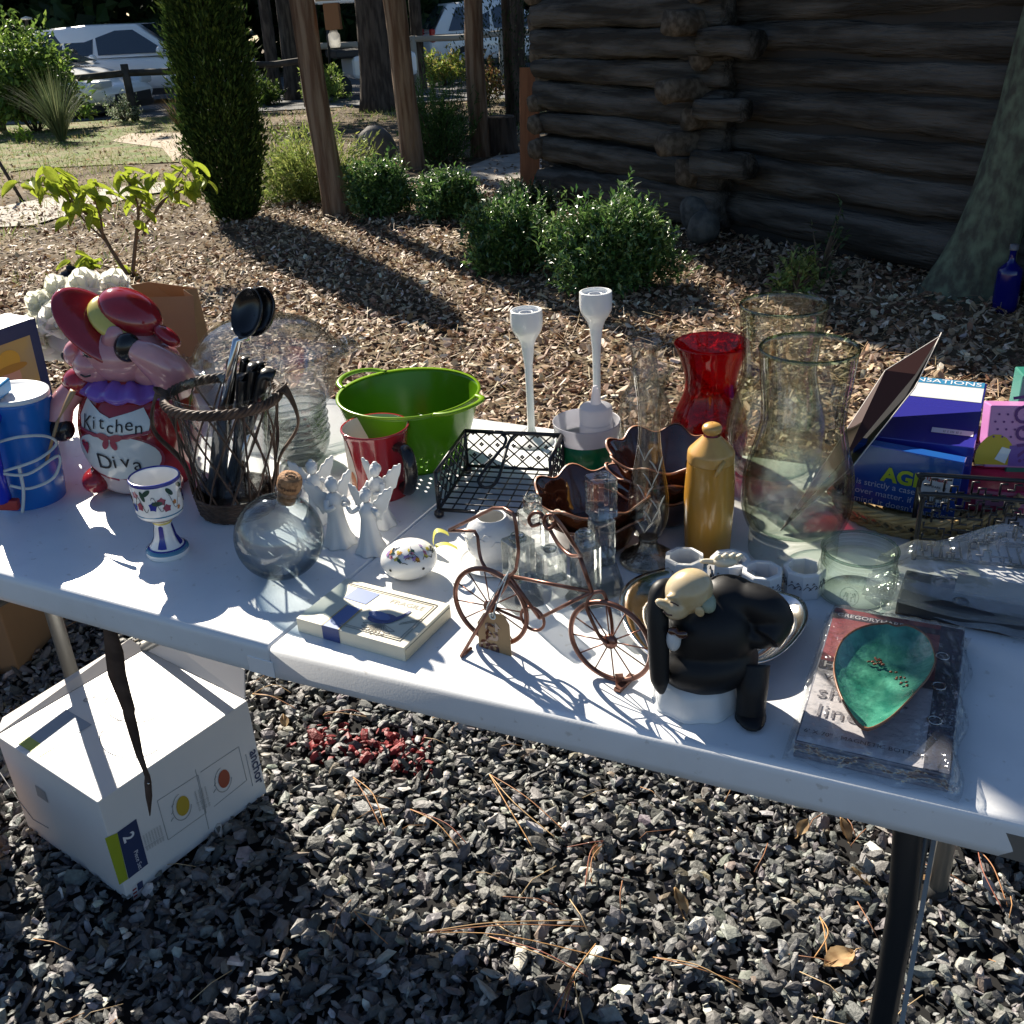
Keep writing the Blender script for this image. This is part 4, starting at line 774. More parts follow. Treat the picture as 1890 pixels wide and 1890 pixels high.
for i in range(16):
    a = i * 2.4; p = Vector((math.cos(a) * .07, math.sin(a) * .05, .17 + .05 * math.sin(i))); mb.grid(lambda u, v, a=a, p=p: p + Vector((math.cos(a) * v * .04 - math.sin(a) * (u - .5) * .025 * math.sin(PI * v), math.sin(a) * v * .04 + math.cos(a) * (u - .5) * .025 * math.sin(PI * v), -.02 * v * v + .01 * v)), 2, 4)
mb.build('small_petals', m_petal, r); MB().tube([(0, 0, .01), (0, 0, .15)], .012, 8).build('stems', M('stem_green', (.12, .16, .03), .6), r)
# ---- kraft paper bag
m_kraft = M('kraft_paper', (.3, .165, .075), .8, col2=(.34, .19, .09), vs=5, bump=.15, bs=40, trl=.12)
b = tp(308, 718); kb = kpm(b); r = thing('paper_bag', 'open brown kraft paper bag standing behind the pig jar', 'paper bag', b, R(-3)); w = .098; h = .205; d = .035
mb = MB()
def wall(p): mb.add(p, [(0, 1, 2, 3)], False)
A = [(-w, -d, 0), (w, -d, 0), (w, d, 0), (-w, d, 0)]; Tt = [(-w * 1.02, -d * .5, h - .004), (w * 1.03, -d * .6, h - .006), (w * 1.0, d * .5, h), (-w, d, h)]; mid = [(-w * 1.0, -d * .95, h * .66), (w * 1.0, -d * .95, h * .66), (w * .985, d * .9, h * .66), (-w * .985, d * .95, h * .66)]
for i in range(4):
    j = (i + 1) % 4
    if i in (1, 3):
        mA = tuple((Vector(mid[i]) + Vector(mid[j])) / 2 - Vector(((.014 if i == 1 else -.014), 0, 0))); mT = tuple((Vector(Tt[i]) + Vector(Tt[j])) / 2 - Vector(((.022 if i == 1 else -.022), 0, -.006))); mB_ = tuple((Vector(A[i]) + Vector(A[j])) / 2)
        wall([A[i], mB_, mA, mid[i]]); wall([mB_, A[j], mid[j], mA]); wall([mid[i], mA, mT, Tt[i]]); wall([mA, mid[j], Tt[j], mT])
    elif i == 2:
        pk = tuple((Vector(Tt[2]) + Vector(Tt[3])) / 2 + Vector((-.005, .012, .012))); mm = tuple((Vector(mid[2]) + Vector(mid[3])) / 2); mB_ = tuple((Vector(A[2]) + Vector(A[3])) / 2); wall([A[2], mB_, mm, mid[2]]); wall([mB_, A[3], mid[3], mm]); wall([mid[2], mm, pk, Tt[2]]); wall([mm, mid[3], Tt[3], pk])
    else: wall([A[i], A[j], mid[j], mid[i]]); wall([mid[i], mid[j], Tt[j], Tt[i]])
mb.build('bag', m_kraft, r, solid=.0012, weld=True)
MB().tube(spl([(.012, -d - .004, .118), (.02, -d - .004, .145), (.028, -d - .004, .16), (.022, -d - .004, .166), (.014, -d - .004, .14), (.02, -d - .004, .112), (.032, -d - .004, .12)], 6), .0014, 6).tube(spl([(-.006, -d - .004, .122), (.002, -d - .004, .134), (-.006, -d - .004, .14), (-.01, -d - .004, .12), (.0, -d - .004, .113), (.012, -d - .004, .118)], 5), .0014, 6).build('script_print', M('print_white', (.75, .72, .66), .6), r)
# ---- pig cookie jar
m_red = M('glazed_red', (.26, .012, .018), .12, coat=.6, col2=(.32, .02, .03), vs=20); m_pink = M('glazed_pink', (.5, .22, .24), .16, coat=.5, col2=(.58, .3, .3), vs=18); m_purp = M('glazed_purple', (.19, .09, .42), .2, coat=.4); m_apron = M('glazed_apron', (.62, .66, .64), .2, coat=.4); m_yel = M('glazed_yellow', (.6, .5, .12), .2, coat=.4); m_crim = M('glazed_crimson', (.32, .05, .08), .25, coat=.3)
b = tp(272, 880); r = thing('cookie_jar', 'ceramic pig cook cookie jar in a red hat and lettered apron', 'cookie jar', b); r.rotation_euler = (0, R(6), R(-4)); r.scale = (.93, .93, .95)
bp = sprof([(.07, 0), (.084, .006), (.09, .03), (.099, .06), (.104, .09), (.103, .12), (.095, .15), (.08, .175), (.06, .197), (.045, .212)], 4)
LT('body', [(.001, 0)] + bp + [(.001, .214)], m_red, r, 56)
wf = wrap(bp, -PI / 2 - .12, .0014); wf2 = wrap(bp, -PI / 2 - .12, .0028)
def wp(name, pts, mat, f=wf):
    vs, fs = fan(pts, f); return MB().add(vs, fs).build(name, mat, r)
wp('hem', [(x, .012 + .022 * 0 + (0 if y == 0 else .03)) for x, y in ()] or blob(0, .02, .075, .02, 20), M('glazed_hem', (.62, .5, .48), .2, coat=.4))
wp('apron', blob(.0, .079, .086, .046, 28), m_crim); wp('apron', blob(.0, .081, .08, .042, 28), m_apron, wf2); wp('bib', [(-.062, .121), (-.068, .142), (-.056, .17), (-.035, .164), (-.018, .156), (0, .15), (.018, .156), (.035, .161), (.052, .166), (.066, .144), (.062, .124), (.03, .119), (0, .1175), (-.03, .1185)], m_apron, wf2)
wp('apron_band', [(-.066, .12), (-.03, .116), (0, .1155), (.03, .118), (.066, .126), (.066, .131), (.03, .123), (0, .1205), (-.03, .121), (-.066, .125)], m_crim, wrap(bp, -PI / 2 - .12, .0042))
wf3 = wrap(bp, -PI / 2 - .12, .0045)
for sgn in (-1, 1): wp('bow', blob(sgn * .011, .119, .011, .006, 12, sgn * .2), m_crim, wf3); wp('bow', blob(sgn * .007, .107, .0055, .0095, 12, sgn * .35), m_crim, wf3)
wp('heart', [(-.051, .098), (-.058, .104), (-.063, .1), (-.063, .093), (-.052, .078), (-.043, .095), (-.044, .102), (-.048, .103)], m_red, wf3)
def tjit(s, size, cx, cy, sp, f, j=.003):
    x = cx - sp * (len(s) - 1) / 2
    for i, ch in enumerate(s): text(ch, size * (1.15 if ch.isupper() else 1), m_ink, r, lambda a, c_, x=x, i=i: f(x + a, cy + c_ + j * ((i * 7) % 3 - 1)), bold=.0, name='lettering'); x += sp
tjit('Kitchen', .03, .002, .1385, .0152, wf3); tjit('Diva', .036, .012, .074, .0185, wf3)
LT('collar', sprof([(.055, .168), (.088, .172), (.092, .184), (.07, .198), (.05, .2)], 4), m_purp, r, 60, lambda a, rr, z: (rr * (1 + .05 * math.sin(14 * a)), z + .004 * math.sin(14 * a + 1)))
for x in (-.062, .062): MB().ball((x, -.062, .02), (.026, .036, .022)).build('foot', m_red, r)
MB().ball((-.008, -.012, .236), (.08, .066, .05), 28, 18).ball((-.05, -.03, .222), (.04, .045, .035)).ball((.045, -.02, .222), (.045, .05, .04)).build('head', m_pink, r)
MB().ball((-.083, -.035, .238), (.018, .026, .023), rot=Euler((0, .25, 0))).build('snout', m_pink, r); MB().ball((-.097, -.05, .236), (.004, .004, .007)).ball((-.1, -.03, .238), (.004, .004, .007)).build('nostril', m_ink, r)
MB().tube([(-.05, -.0745, .252), (-.044, -.0755, .245)], .0012, 5).tube([(-.052, -.0745, .247), (-.042, -.0745, .25)], .0012, 5).tube(spl([(-.046, -.076, .2475), (-.036, -.0765, .246), (-.024, -.0755, .247)]), .0011, 5).tube(spl([(-.062, -.071, .213), (-.052, -.077, .2125), (-.042, -.079, .216)]), .0016, 5).build('eyelash', m_ink, r)
MB().ball((-.04, -.03, .282), (.084, .06, .0105), 30, 14, rot=Euler((R(22), R(42), 0))).build('hat_brim', m_red, r); MB().ball((.008, -.006, .304), (.055, .046, .031), 28, 16, rot=Euler((R(14), R(28), 0))).build('hat_crown', m_red, r); MB().ball((-.008, -.014, .293), (.054, .052, .018), 28, 14, rot=Euler((R(16), R(33), 0))).build('hat_band', m_yel, r)
MB().ball((-.006, -.056, .272), (.018, .012, .024), 18, 12, rot=Euler((0, R(28), 0))).build('ear', m_pink, r); MB().ball((.072, -.02, .272), (.026, .02, .011), 18, 10, rot=Euler((0, R(38), 0))).build('hat_bow', m_red, r)
MB().tube(spl([(.03, -.066, .262), (.055, -.07, .252), (.082, -.056, .222), (.084, -.03, .195)], 6), [.016 + .018 * min(1, i / 12) for i in range(19)], 14).build('arm', m_pink, r); MB().ball((.022, -.068, .264), (.022, .018, .025), rot=Euler((0, R(20), 0))).build('hoof', m_black, r)
MB().ball((-.084, -.03, .184), (.03, .03, .026)).build('sleeve', m_red, r); MB().tube(spl([(-.09, -.035, .176), (-.112, -.05, .15), (-.116, -.062, .122)], 6), [.021] * 13, 14).build('arm', m_pink, r); MB().ball((-.11, -.068, .112), (.021, .02, .021)).build('hoof', m_black, r)
MB().tube(spl([(-.072, -.085, .19), (-.085, -.095, .165), (-.1, -.098, .14)], 5), [.009, .009, .0085, .008, .007, .006, .0045, .003, .003, .003, .003], 10, flat=.5).tube([(-.1, -.098, .14), (-.128, -.104, .068)], .0028, 8).build('wooden_spoon', M('spoon_wood', (.35, .22, .1), .4), r)
# ---- painted goblet
m_cob = M('cobalt', (.02, .03, .25), .2, coat=.5); m_turq = M('turquoise', (.06, .2, .32), .2, coat=.5); m_fgreen = M('paint_green', (.03, .07, .05), .2, coat=.4); m_fred = M('paint_red', (.3, .05, .08), .2, coat=.4); m_forg = M('paint_orange', (.42, .14, .03), .2, coat=.4)
b = tp(311, 1020); r = thing('goblet', 'painted ceramic goblet with blue rim and flowers on white', 'goblet', b); r.scale = (.87, .87, 1.0); r.rotation_euler = (0, R(2), 0)
gpf = sprof([(.033, 0), (.0345, .003), (.034, .009), (.029, .013), (.019, .026), (.0145, .045), (.0145, .052)], 4); cup = sprof([(.0155, .054), (.02, .058), (.034, .066), (.0375, .074), (.039, .1), (.0405, .122)], 4)
LT('foot', [(.001, 0)] + gpf + [(.001, .053)], m_white, r); LT('cup', shell(cup, .0028), m_white, r)
LT('rim_band', [(.0408, .119), (.0411, .1225), (.0394, .1245), (.0378, .1225)], m_cob, r); LT('foot_band', [(.0349, .0085), (.0342, .011), (.0305, .0132)], m_turq, r); LT('foot_band', [(.0305, .01325), (.0296, .0137), (.028, .0148)], m_cob, r); LT('collar_band', [(.0148, .051), (.0165, .053), (.016, .0555)], m_yel, r); LT('cup_band', [(.0358, .0685), (.0372, .0715), (.0377, .0735)], m_turq, r); LT('cup_band', [(.018, .0563), (.024, .0592), (.0285, .0618)], m_forg, r)
for i in range(8):
    a = 2 * PI * i / 8; f = wrap(gpf, a, .0005); vs, fs = fan([(-.0075, .017), (0, .0165), (.0075, .017), (.0042, .03), (.0036, .048), (0, .05), (-.0036, .048), (-.0042, .03)] if i % 2 == 0 else [(-.0015, .034), (.0015, .034), (.002, .045), (-.002, .045)], f); MB().add(vs, fs).build('painted_petal', m_cob if i % 2 == 0 else m_white, r)
rg = random.Random(5); mbs = {k: MB() for k in ('g', 'r', 'b', 'o')}
for i in range(34):
    a = i * 2 * PI / 34 * 3.0; z = .08 + .034 * rg.random(); k = rg.choice('ggrbbo'); s_ = {'g': .0085, 'r': .0062, 'b': .0068, 'o': .0036}[k]; f = wrap(cup, a, .0004 + .0001 * (i % 5)); pts = blob(0, z, s_, s_ * (.42 if k == 'g' else .9), 15, rg.uniform(0, 3), 0 if k == 'g' else .22); vs, fs = fan(pts, f); mbs[k].add(vs, fs)
for k, m_, nm in (('g', m_fgreen, 'painted_leaves'), ('r', m_fred, 'painted_flowers'), ('b', m_cob, 'painted_flowers'), ('o', m_forg, 'painted_buds')): mbs[k].build(nm, m_, r)
mb = MB()
for i in range(9):
    a = i * .72; f = wrap(cup, a, .0009); mb.tube([f(t * .022 - .011, .094 + .012 * math.sin(t * 6 + i)) for t in [q / 10 for q in range(11)]], .0004, 4)
mb.build('painted_tendrils', m_ink, r)
# ---- wicker utensil basket with glass liner
m_wick = M('dark_wicker', (.05, .028, .018), .6, col2=(.12, .07, .045), vs=40, spec=.35); m_clear = GL('clear_glass', (.97, .98, .98), (.62, .66, .66), refl=1.2)
b = tp(440, 938); r = thing('wicker_basket', 'dark twig basket with crossed lattice sides and two looped handles', 'basket', b, R(4)); H = .188; r.scale = (.82, .82, 1); r.rotation_euler = (0, R(2.5), R(4))
def rad(z): return .066 + .034 * (z / H) ** .85
mb = MB()
for i in range(11):
    for sg in (-1, 1):
        a0 = 2 * PI * i / 11
        for q in range(1): mb.tube([Vector(((rad(z) + .0015 * sg + .0012 * math.sin(z * 90 + i)) * math.cos(a0 + q * .05 + sg * z / H * 1.15), (rad(z) + .0015 * sg) * math.sin(a0 + q * .05 + sg * z / H * 1.15), z)) for z in [H * k / 14 for k in range(15)]], .0019, 5)
for i in range(5): a0 = 2 * PI * i / 5 + .2; mb.tube([Vector((rad(z) * math.cos(a0), rad(z) * math.sin(a0), z)) for z in (0, H * .5, H)], .0022, 6)
mb.build('lattice', m_wick, r)
def braid(z, rr, n, tr, amp, seg=90):
    for q in range(n):
        yield [Vector(((rr + amp * math.cos(11 * a + q * 2 * PI / n)) * math.cos(a), (rr + amp * math.cos(11 * a + q * 2 * PI / n)) * math.sin(a), z + amp * math.sin(11 * a + q * 2 * PI / n))) for a in [2 * PI * i / seg for i in range(seg)]], tr
mb = MB()
for pts, tr in braid(H, rad(H) + .002, 5, .0032, .0052): mb.tube(pts, tr, 6, closed=True)
mb.build('rim', m_wick, r); mb = MB()
for k in range(8):
    z = .003 + .0042 * k; mb.tube([Vector(((rad(z) + .002 + .0015 * math.sin(20 * a + k * 2)) * math.cos(a), (rad(z) + .002 + .0015 * math.sin(20 * a + k * 2)) * math.sin(a), z)) for a in [2 * PI * i / 70 for i in range(70)]], .0027, 6, closed=True)
mb.lathe([(.001, .002), (.064, .002)], 24); mb.build('woven_base', m_wick, r)
for sg in (-1, 1):
    mb = MB()
    for q in range(5): mb.tube(spl([(sg * (rad(H) - .002), -.012 + q * .0045, H + .004), (sg * (rad(H) + .014), -.012 + q * .0045, H + .004 + .002 * q), (sg * (rad(H) + .03), -.008 + q * .003, H - .028), (sg * (rad(H) + .027), -.006 + q * .002, H - .058), (sg * (rad(.09) + .004), -.006 + q * .003, .082), (sg * (rad(.04) + .003), -.006 + q * .003, .03)], 5), .0026, 6)
    mb.tube([Vector((sg * (rad(H) + .004) + .014 * math.cos(a) * sg, .012 * math.sin(a), H + .008 + .008 * math.cos(a))) for a in [2 * PI * i / 14 for i in range(14)]], .0022, 6, closed=True); mb.build('handle', m_wick, r)
LT('glass_liner', shell(sprof([(.055, .008), (.06, .012), (.07, .08), (.083, .17), (.088, .192), (.09, .198)], 3), .0026), m_clear, r, 56)
m_chrome = M('chrome', (.55, .55, .56), .12, metal=1); m_blkpl = M('black_nylon', (.012, .012, .013), .3, spec=.5)
# utensils standing in the liner
def local(px, py, dy): return at_y(px, py, b.y + dy)
A = local(456, 578, -.02); B = local(438, 628, -.025); D = local(410, 760, -.03); E_ = b + Vector((-.028, -.01, .03))
r = thing('ladle', 'black bowled ladle with a chrome stem, tallest in the twig basket', 'ladle', A); rel = lambda p: Vector(p) - A
for q, (o, nm) in enumerate(((Vector((0, 0, 0)), 'bowl'), (Vector((.014, .012, -.002)), 'bowl'))):
    T = Matrix.Translation(o) @ Euler((R(62), 0, R(-32 + 46 * q * 0))).to_matrix().to_4x4(); MB().lathe(shell([(.004, -.016), (.017, -.0135), (.0255, -.006), (.0285, .002)], .0016), 28, T=T, sy=1.28).build(nm, m_black, r)
MB().tube([rel(A) + Vector((-.004, .0, -.034)), rel(B), rel(D)], [.0062, .0068, .0072], 12).build('stem', m_chrome, r); MB().tube([rel(D), rel(E_)], [.0105, .014], 12).build('handle', m_blkpl, r)
for i, (px, py, w, dy, lab) in enumerate(((428, 668, .0125, .012, 'black utensil handle directly behind the ladle stem, leftmost of the cluster'), (452, 668, .011, .02, 'black rounded utensil handle at the back of the cluster'), (466, 682, .0145, .0, 'tallest shiny black utensil handle in the middle of the cluster'), (480, 676, .0105, .018, 'thin black utensil handle behind the hooked one'), (488, 692, .015, -.006, 'black utensil handle with a hooked end, rightmost of the cluster'), (446, 700, .013, -.012, 'short black utensil handle low in front of the cluster'))):
    t = local(px, py, dy); u = thing('kitchen_utensil', lab, 'utensil', t, group='black handled utensils in the twig basket'); e = b + Vector((-.02 + .012 * (i % 3), dy * .3 - .005, .025)) - t; hook = Vector((.014, 0, -.004)) if i == 4 else Vector((.002, 0, .002))
    MB().tube(spl([hook, (0, 0, 0), e * .14, e * .45], 5), [w * .7] + [w] * 4 + [w * 1.0] * 8 + [w * .75] * 3, 12, flat=.62).build('handle', m_blkpl, u); MB().tube([e * .44, e * .9], [.006, .004], 8).build('shank', m_blkpl if i % 2 else m_chrome, u)
# ---- oval glass casserole with lid
m_cass = GL('casserole_glass', (.97, .97, .97), (.72, .75, .76), refl=2.4, solid=.06)
b = tp(505, 748); r = thing('casserole_dish', 'big oval clear glass casserole dish with domed lid and side handles', 'casserole', b, R(12)); ax, ay = 1.0, .74
def ov(prof, nm, mat=m_cass, n=64): return MB().lathe(prof, n, sx=ax, sy=ay).build(nm, mat, r)
ov(shell(sprof([(.1, 0), (.112, .004), (.126, .03), (.138, .07), (.143, .088), (.152, .092), (.153, .096)], 3), .004), 'dish')
ov(sprof([(.158, .099), (.156, .104), (.143, .106), (.138, .112), (.128, .132), (.1, .158), (.06, .175), (.02, .18), (.001, .181)], 4), 'lid'); ov(sprof([(.153, .1), (.14, .103), (.134, .11), (.124, .13), (.097, .155), (.058, .171), (.001, .177)], 4)[::-1], 'lid_inside')
MB().lathe(sprof([(.008, .18), (.009, .188), (.016, .198), (.017, .205), (.01, .21), (.001, .211)], 3), 20).build('knob', m_cass, r)
for sg in (-1, 1):
    MB().grid(lambda u, v: Vector((sg * (.148 + .034 * v * (1 - .8 * (2 * u - 1) ** 4)), (u - .5) * .12 * (1 - .25 * v), .098 + .004 * math.sin(PI * v))), 14, 6).build('handle', m_cass, r, solid=.005)
    MB().grid(lambda u, v: Vector((sg * (.152 + .022 * v * (1 - .8 * (2 * u - 1) ** 4)), (u - .5) * .1 * (1 - .25 * v), .108 + .003 * math.sin(PI * v))), 14, 6).build('lid_handle', m_cass, r, solid=.004)
# ---- stack of glass bowls
m_bowlg = GL('bowl_glass', (.975, .98, .975), (.5, .54, .54), refl=1.3); b = tp(556, 850)
bw = shell(sprof([(.028, 0), (.034, .002), (.045, .014), (.053, .032), (.055, .044)], 4), .0022); proto = None
for i, lab in enumerate(('bottom bowl of the stack of clear glass bowls beside the twig basket', 'second glass bowl from the bottom of the clear stack', 'third glass bowl from the bottom of the clear stack', 'third glass bowl from the top of the clear stack', 'second glass bowl from the top of the clear stack', 'top bowl of the clear glass stack, with its scalloped rim open')):
    if i == 0:
        proto = thing('glass_bowl', lab, 'bowl', b, group='nested clear glass bowls'); MB().lathe(bw, 64, lambda a, rr, z: (rr * (1 + .012 * math.sin(16 * a) * (z > .02)), z + .0011 * math.sin(16 * a) * (z > .03))).build('bowl', m_bowlg, proto); LT('rim', [(.0552, .043), (.0565, .0445), (.0556, .0462), (.054, .0455)], GL('bowl_rim_glass', (.8, .82, .82), (.35, .38, .38), refl=1.5), proto, 48)
    else: dup(proto, b + Vector((.0012 * (i % 2), 0, .0132 * i)), R(17 * i), lab)
# ---- green colander
m_col = M('green_colander', (.1, .25, .006), .22, spec=.5, trl=.3); b = tp(766, 842); r = thing('colander', 'lime green plastic colander with two loop handles and drain holes', 'colander', b, R(-42))
cp = [(.001, .006), (.05, .006), (.078, .006), (.082, .0)] + [(.082 + .036 * (k / 26) ** .8, .004 + .112 * k / 26) for k in range(27)]
def skp(i, j):
    k = i - 3
    return 2 <= k <= 8 and k % 2 == 0 and j % 4 == (0 if (k // 2) % 2 else 2) and ((j // 2) % 9 < 7)
MB().lathe(cp, 132, skip=skp).build('bowl', m_col, r, solid=.0024); LT('rim', [(.1175, .114), (.121, .1165), (.1205, .119), (.116, .1185)], M('green_rim', (.2, .36, .01), .25, trl=.2), r, 72)
for sg in (-1, 1): MB().tube(spl([(sg * .108, -.05, .117), (sg * .13, -.04, .12), (sg * .143, -.015, .1225), (sg * .143, .015, .1225), (sg * .13, .04, .12), (sg * .108, .05, .117)], 6), .0055, 8, flat=.6).build('handle', M('green_handle', (.2, .36, .01), .25, trl=.2), r)
# ---- red mug
m_mug = M('mug_red', (.27, .014, .02), .12, coat=.5); m_mugin = M('mug_cream', (.6, .55, .48), .25); b = tp(706, 905); r = thing('mug', 'tall red mug with cream inside and a black handle', 'mug', b, R(8)); mp_ = sprof([(.045, 0), (.048, .004), (.047, .04), (.048, .08), (.052, .104), (.054, .11)], 4)
LT('body', [(.001, 0)] + mp_ + [(.0535, .1125), (.051, .112)], m_mug, r); LT('inside', [(.0512, .1118), (.049, .104), (.0455, .08), (.045, .012), (.001, .008)], m_mugin, r)
MB().tube(spl([(.03, -.036, .088), (.042, -.062, .09), (.046, -.076, .07), (.045, -.074, .045), (.04, -.058, .022), (.034, -.034, .02)], 6), [.0105] * 31, 12, flat=.75).build('handle', m_black, r)
for pts, mt, o in (([(-.03, .006), (-.016, .012), (-.012, .04), (-.018, .07), (-.026, .1), (-.036, .1), (-.036, .006)], m_mugin, .0006), (blob(-.022, .03, .008, .018, 14), M('mug_orange', (.4, .12, .03), .2, coat=.4), .0012), (blob(-.021, .018, .006, .006, 10), m_white, .0018)):
    vs, fs = fan(pts, wrap(mp_, -PI / 2 - .62, o)); MB().add(vs, fs).build('painted_panel', mt, r)
# ---- black wire napkin tray
b = Vector((-.012, 1.425, TZ)); r = thing('wire_tray', 'square black wire napkin tray with lattice sides and a looped hold-down arm', 'wire tray', b, R(-15)); s = .08; hh = .062; z0 = .014
mb = MB(); W = .0021
for z in (z0, z0 + hh):
    for a, c_ in (((-s, s), (s, s)), ((-s, -s), (-s, s)), ((s, s), (s, -s * .2 if z > .03 else -s))): mb.tube([(a[0], a[1], z), (c_[0], c_[1], z)], .0034 if z > .03 and a[1] == s else .0026, 8)
mb.tube([(-s, -s, z0), (s, -s, z0)], .003, 8).tube([(s, -s * .2, z0 + hh), (s, -s * .2, z0)], .0026, 8)
for x, y in ((-s, -s), (-s, s), (s, s)): mb.tube([(x, y, z0 - .004), (x, y, z0 + hh)], .0028, 8)
mb.tube([(-s, -s, z0 + hh), (-s, -s, z0)], .003, 8); mb.build('frame', m_blk_metal, r)
mb = MB()
for i in range(1, 8): t = -s + 2 * s * i / 8; mb.tube([(t, -s, z0), (t, s, z0)], .0013, 5).tube([(-s, t, z0 + .001), (s, t, z0 + .001)], .0013, 5)
mb.build('floor_grid', m_blk_metal, r)
def latt(f, n, name):
    mb = MB(); st_ = 1 / n
    for i in range(-3, n + 3):
        for sg in (1, -1):
            a = [(i * st_, 0), (i * st_ + sg * 3 * st_ / 1.0 * .82, 1)]
            pts = []
            for q in range(13):
                x = a[0][0] + (a[1][0] - a[0][0]) * q / 12; y = q / 12
                if -.001 <= x <= 1.001: pts.append(f(x, y))
            if len(pts) > 1: mb.tube(pts, .0013, 5)
    for i in range(n + 1):
        for j in range(4):
            x = (i + .5 * (j % 2)) * st_
            if x <= 1:
                c_ = f(x, .02 + j * .31)
                for dx, dz in ((.0022, 0), (-.0022, 0), (0, .0022), (0, -.0022)): mb.ball(c_ + (f(min(1, x + .01), 0) - f(x, 0)).normalized() * dx + Vector((0, 0, dz)) if x < .98 else c_ + Vector((0, 0, dz)), .0019, 6, 4)
    mb.build(name, m_blk_metal, r)
latt(lambda u, v: Vector((-s + 2 * s * u, s, z0 + hh * v)), 6, 'back_lattice'); latt(lambda u, v: Vector((-s, -s + 2 * s * u, z0 + hh * v)), 6, 'side_lattice'); latt(lambda u, v: Vector((s, s - 1.2 * s * u, z0 + hh * v)), 4, 'side_lattice')
for x, y in ((-s, -s), (-s, s), (s, s), (s, -s)): MB().ball((x, y, .0075), .0078, 12, 8).build('ball_foot', m_blk_metal, r)
MB().tube(spl([(.005, s, z0 + hh - .002), (-.004, s * .8, z0 + hh - .012), (-.006, s * .1, z0 + .022), (-.012, -s * .12, z0 + .012), (-.024, -s * .18, z0 + .009), (-.036, -s * .08, z0 + .012), (-.036, s * .1, z0 + .02), (-.01, s * .82, z0 + hh - .012), (-.018, s, z0 + hh - .003)], 6), .0026, 8).build('hold_down_arm', m_blk_metal, r)
# ---- white candlesticks
def candlestick(px, py, tx, ty, label):
    b = tp(px, py); t = at_y(tx, ty, b.y); h = t.z - TZ; r = thing('candlestick', label, 'candlestick', b, group='slender white candlesticks')
    LT('stem', sprof([(.036, 0), (.037, .004), (.02, .01), (.008, .02), (.0066, .05), (.0068, h * .55), (.0085, h - .085), (.011, h - .062)], 4), m_white, r, 28); c = LT('cup', sprof([(.011, h - .062), (.015, h - .05), (.0245, h - .034), (.027, h - .02), (.0268, h - .003), (.0262, h), (.0225, h), (.0215, h - .006), (.013, h - .008), (.012, h - .012), (.001, h - .012)], 4), m_white, r, 32)
    LT('socket', [(.0125, h - .0075), (.0125, h - .004), (.01, h - .004), (.0095, h - .009)], M('socket_grey', (.5, .52, .55), .3), c, 20)
candlestick(982, 815, 968, 572, 'shorter white candlestick behind the wire tray, left of the other'); candlestick(1103, 812, 1093, 538, 'taller white candlestick standing behind the green tub')
# ---- green tub with squeeze bottle
m_tub = M('green_tub', (.0, .16, .055), .25, spec=.5, trl=.25); m_milk = M('milky_plastic', (.62, .62, .66), .35, trl=.5); b = tp(1084, 866); r = thing('plastic_tub', 'green plastic tub with a translucent white cup nested inside', 'tub', b)
LT('tub', shell([(.043, 0), (.046, .004), (.05, .055)], .0018), m_tub, r); LT('inner_cup', shell([(.042, .012), (.0475, .05), (.05, .058), (.0505, .066), (.0525, .068), (.0535, .084), (.0545, .086)], .0012), m_milk, r)
q = thing('squeeze_bottle', 'small white squeeze bottle with pointed nozzle standing in the green tub', 'bottle', b + Vector((.016, .006, .014))); LT('bottle', sprof([(.001, 0), (.026, .001), (.027, .05), (.0265, .064), (.024, .068)], 3), m_milk, q, 28); LT('cap', sprof([(.0262, .066), (.0265, .088), (.024, .094), (.012, .098), (.009, .099), (.0066, .112), (.005, .124), (.0035, .1275), (.001, .128)], 3), m_milk, q, 28)
# ---- brown scalloped bowls
m_brn = M('treacle_glaze', (.045, .013, .007), .1, coat=.8, col2=(.09, .028, .012), vs=26); m_brim = M('bare_rim', (.3, .13, .07), .4, coat=.3)
def scal(a, rr, z, k=8): w = max(0, (z - .024) / .03); return rr * (1 + .055 * w * math.cos(k * a)), z + .0045 * w * math.cos(k * a + .4)
def pie(loc, rz, label, first=[None]):
    if first[0] is None:
        t = thing('scalloped_bowl', label, 'bowl', loc, rz, 'brown glazed scalloped bowls'); op = sprof([(.045, 0), (.05, .003), (.056, .01), (.064, .026), (.072, .042), (.081, .056)], 4); MB().lathe(shell(op, .0042), 96, scal).build('bowl', m_brn, t); MB().lathe([(.0798, .0558), (.0812, .0568), (.0806, .0584), (.0782, .058)], 96, scal).build('rim', m_brim, t); first[0] = t; return t
    return dup(first[0], loc, rz, label)
b = tp(1093, 1000)
for i, l in enumerate(('lowest brown bowl of the front nested pair behind the glass blocks', 'upper brown scalloped bowl of the front pair, right behind the glass blocks')): pie(b + Vector((0, 0, .024 * i)), .3 * i, l)
b = tp(1222, 948)
for i, l in enumerate(('lowest brown bowl of the rear stack behind the bud vase', 'middle brown bowl of the rear stack behind the bud vase', 'top brown scalloped bowl of the rear stack, behind the bud vase')): pie(b + Vector((0, 0, .024 * i)), .5 + .35 * i, l)
# ---- fluted clear vase
b = tp(1188, 842); r = thing('fluted_vase', 'clear fluted glass vase with narrow ringed neck behind the bud vase', 'vase', b); MB().lathe(shell(sprof([(.03, 0), (.034, .004), (.041, .04), (.043, .07), (.036, .105), (.023, .128), (.0205, .15), (.021, .178), (.026, .192), (.03, .197)], 4), .0026), 72, lambda a, rr, z: (rr * (1 + .035 * math.cos(18 * a) * (.01 < z < .15)), z)).build('body', GL('fluted_glass', (.95, .945, .93), (.5, .5, .48), refl=1.3), r); LT('lip', [(.0285, .194), (.032, .196), (.0318, .2), (.028, .201)], m_clear, r, 36)
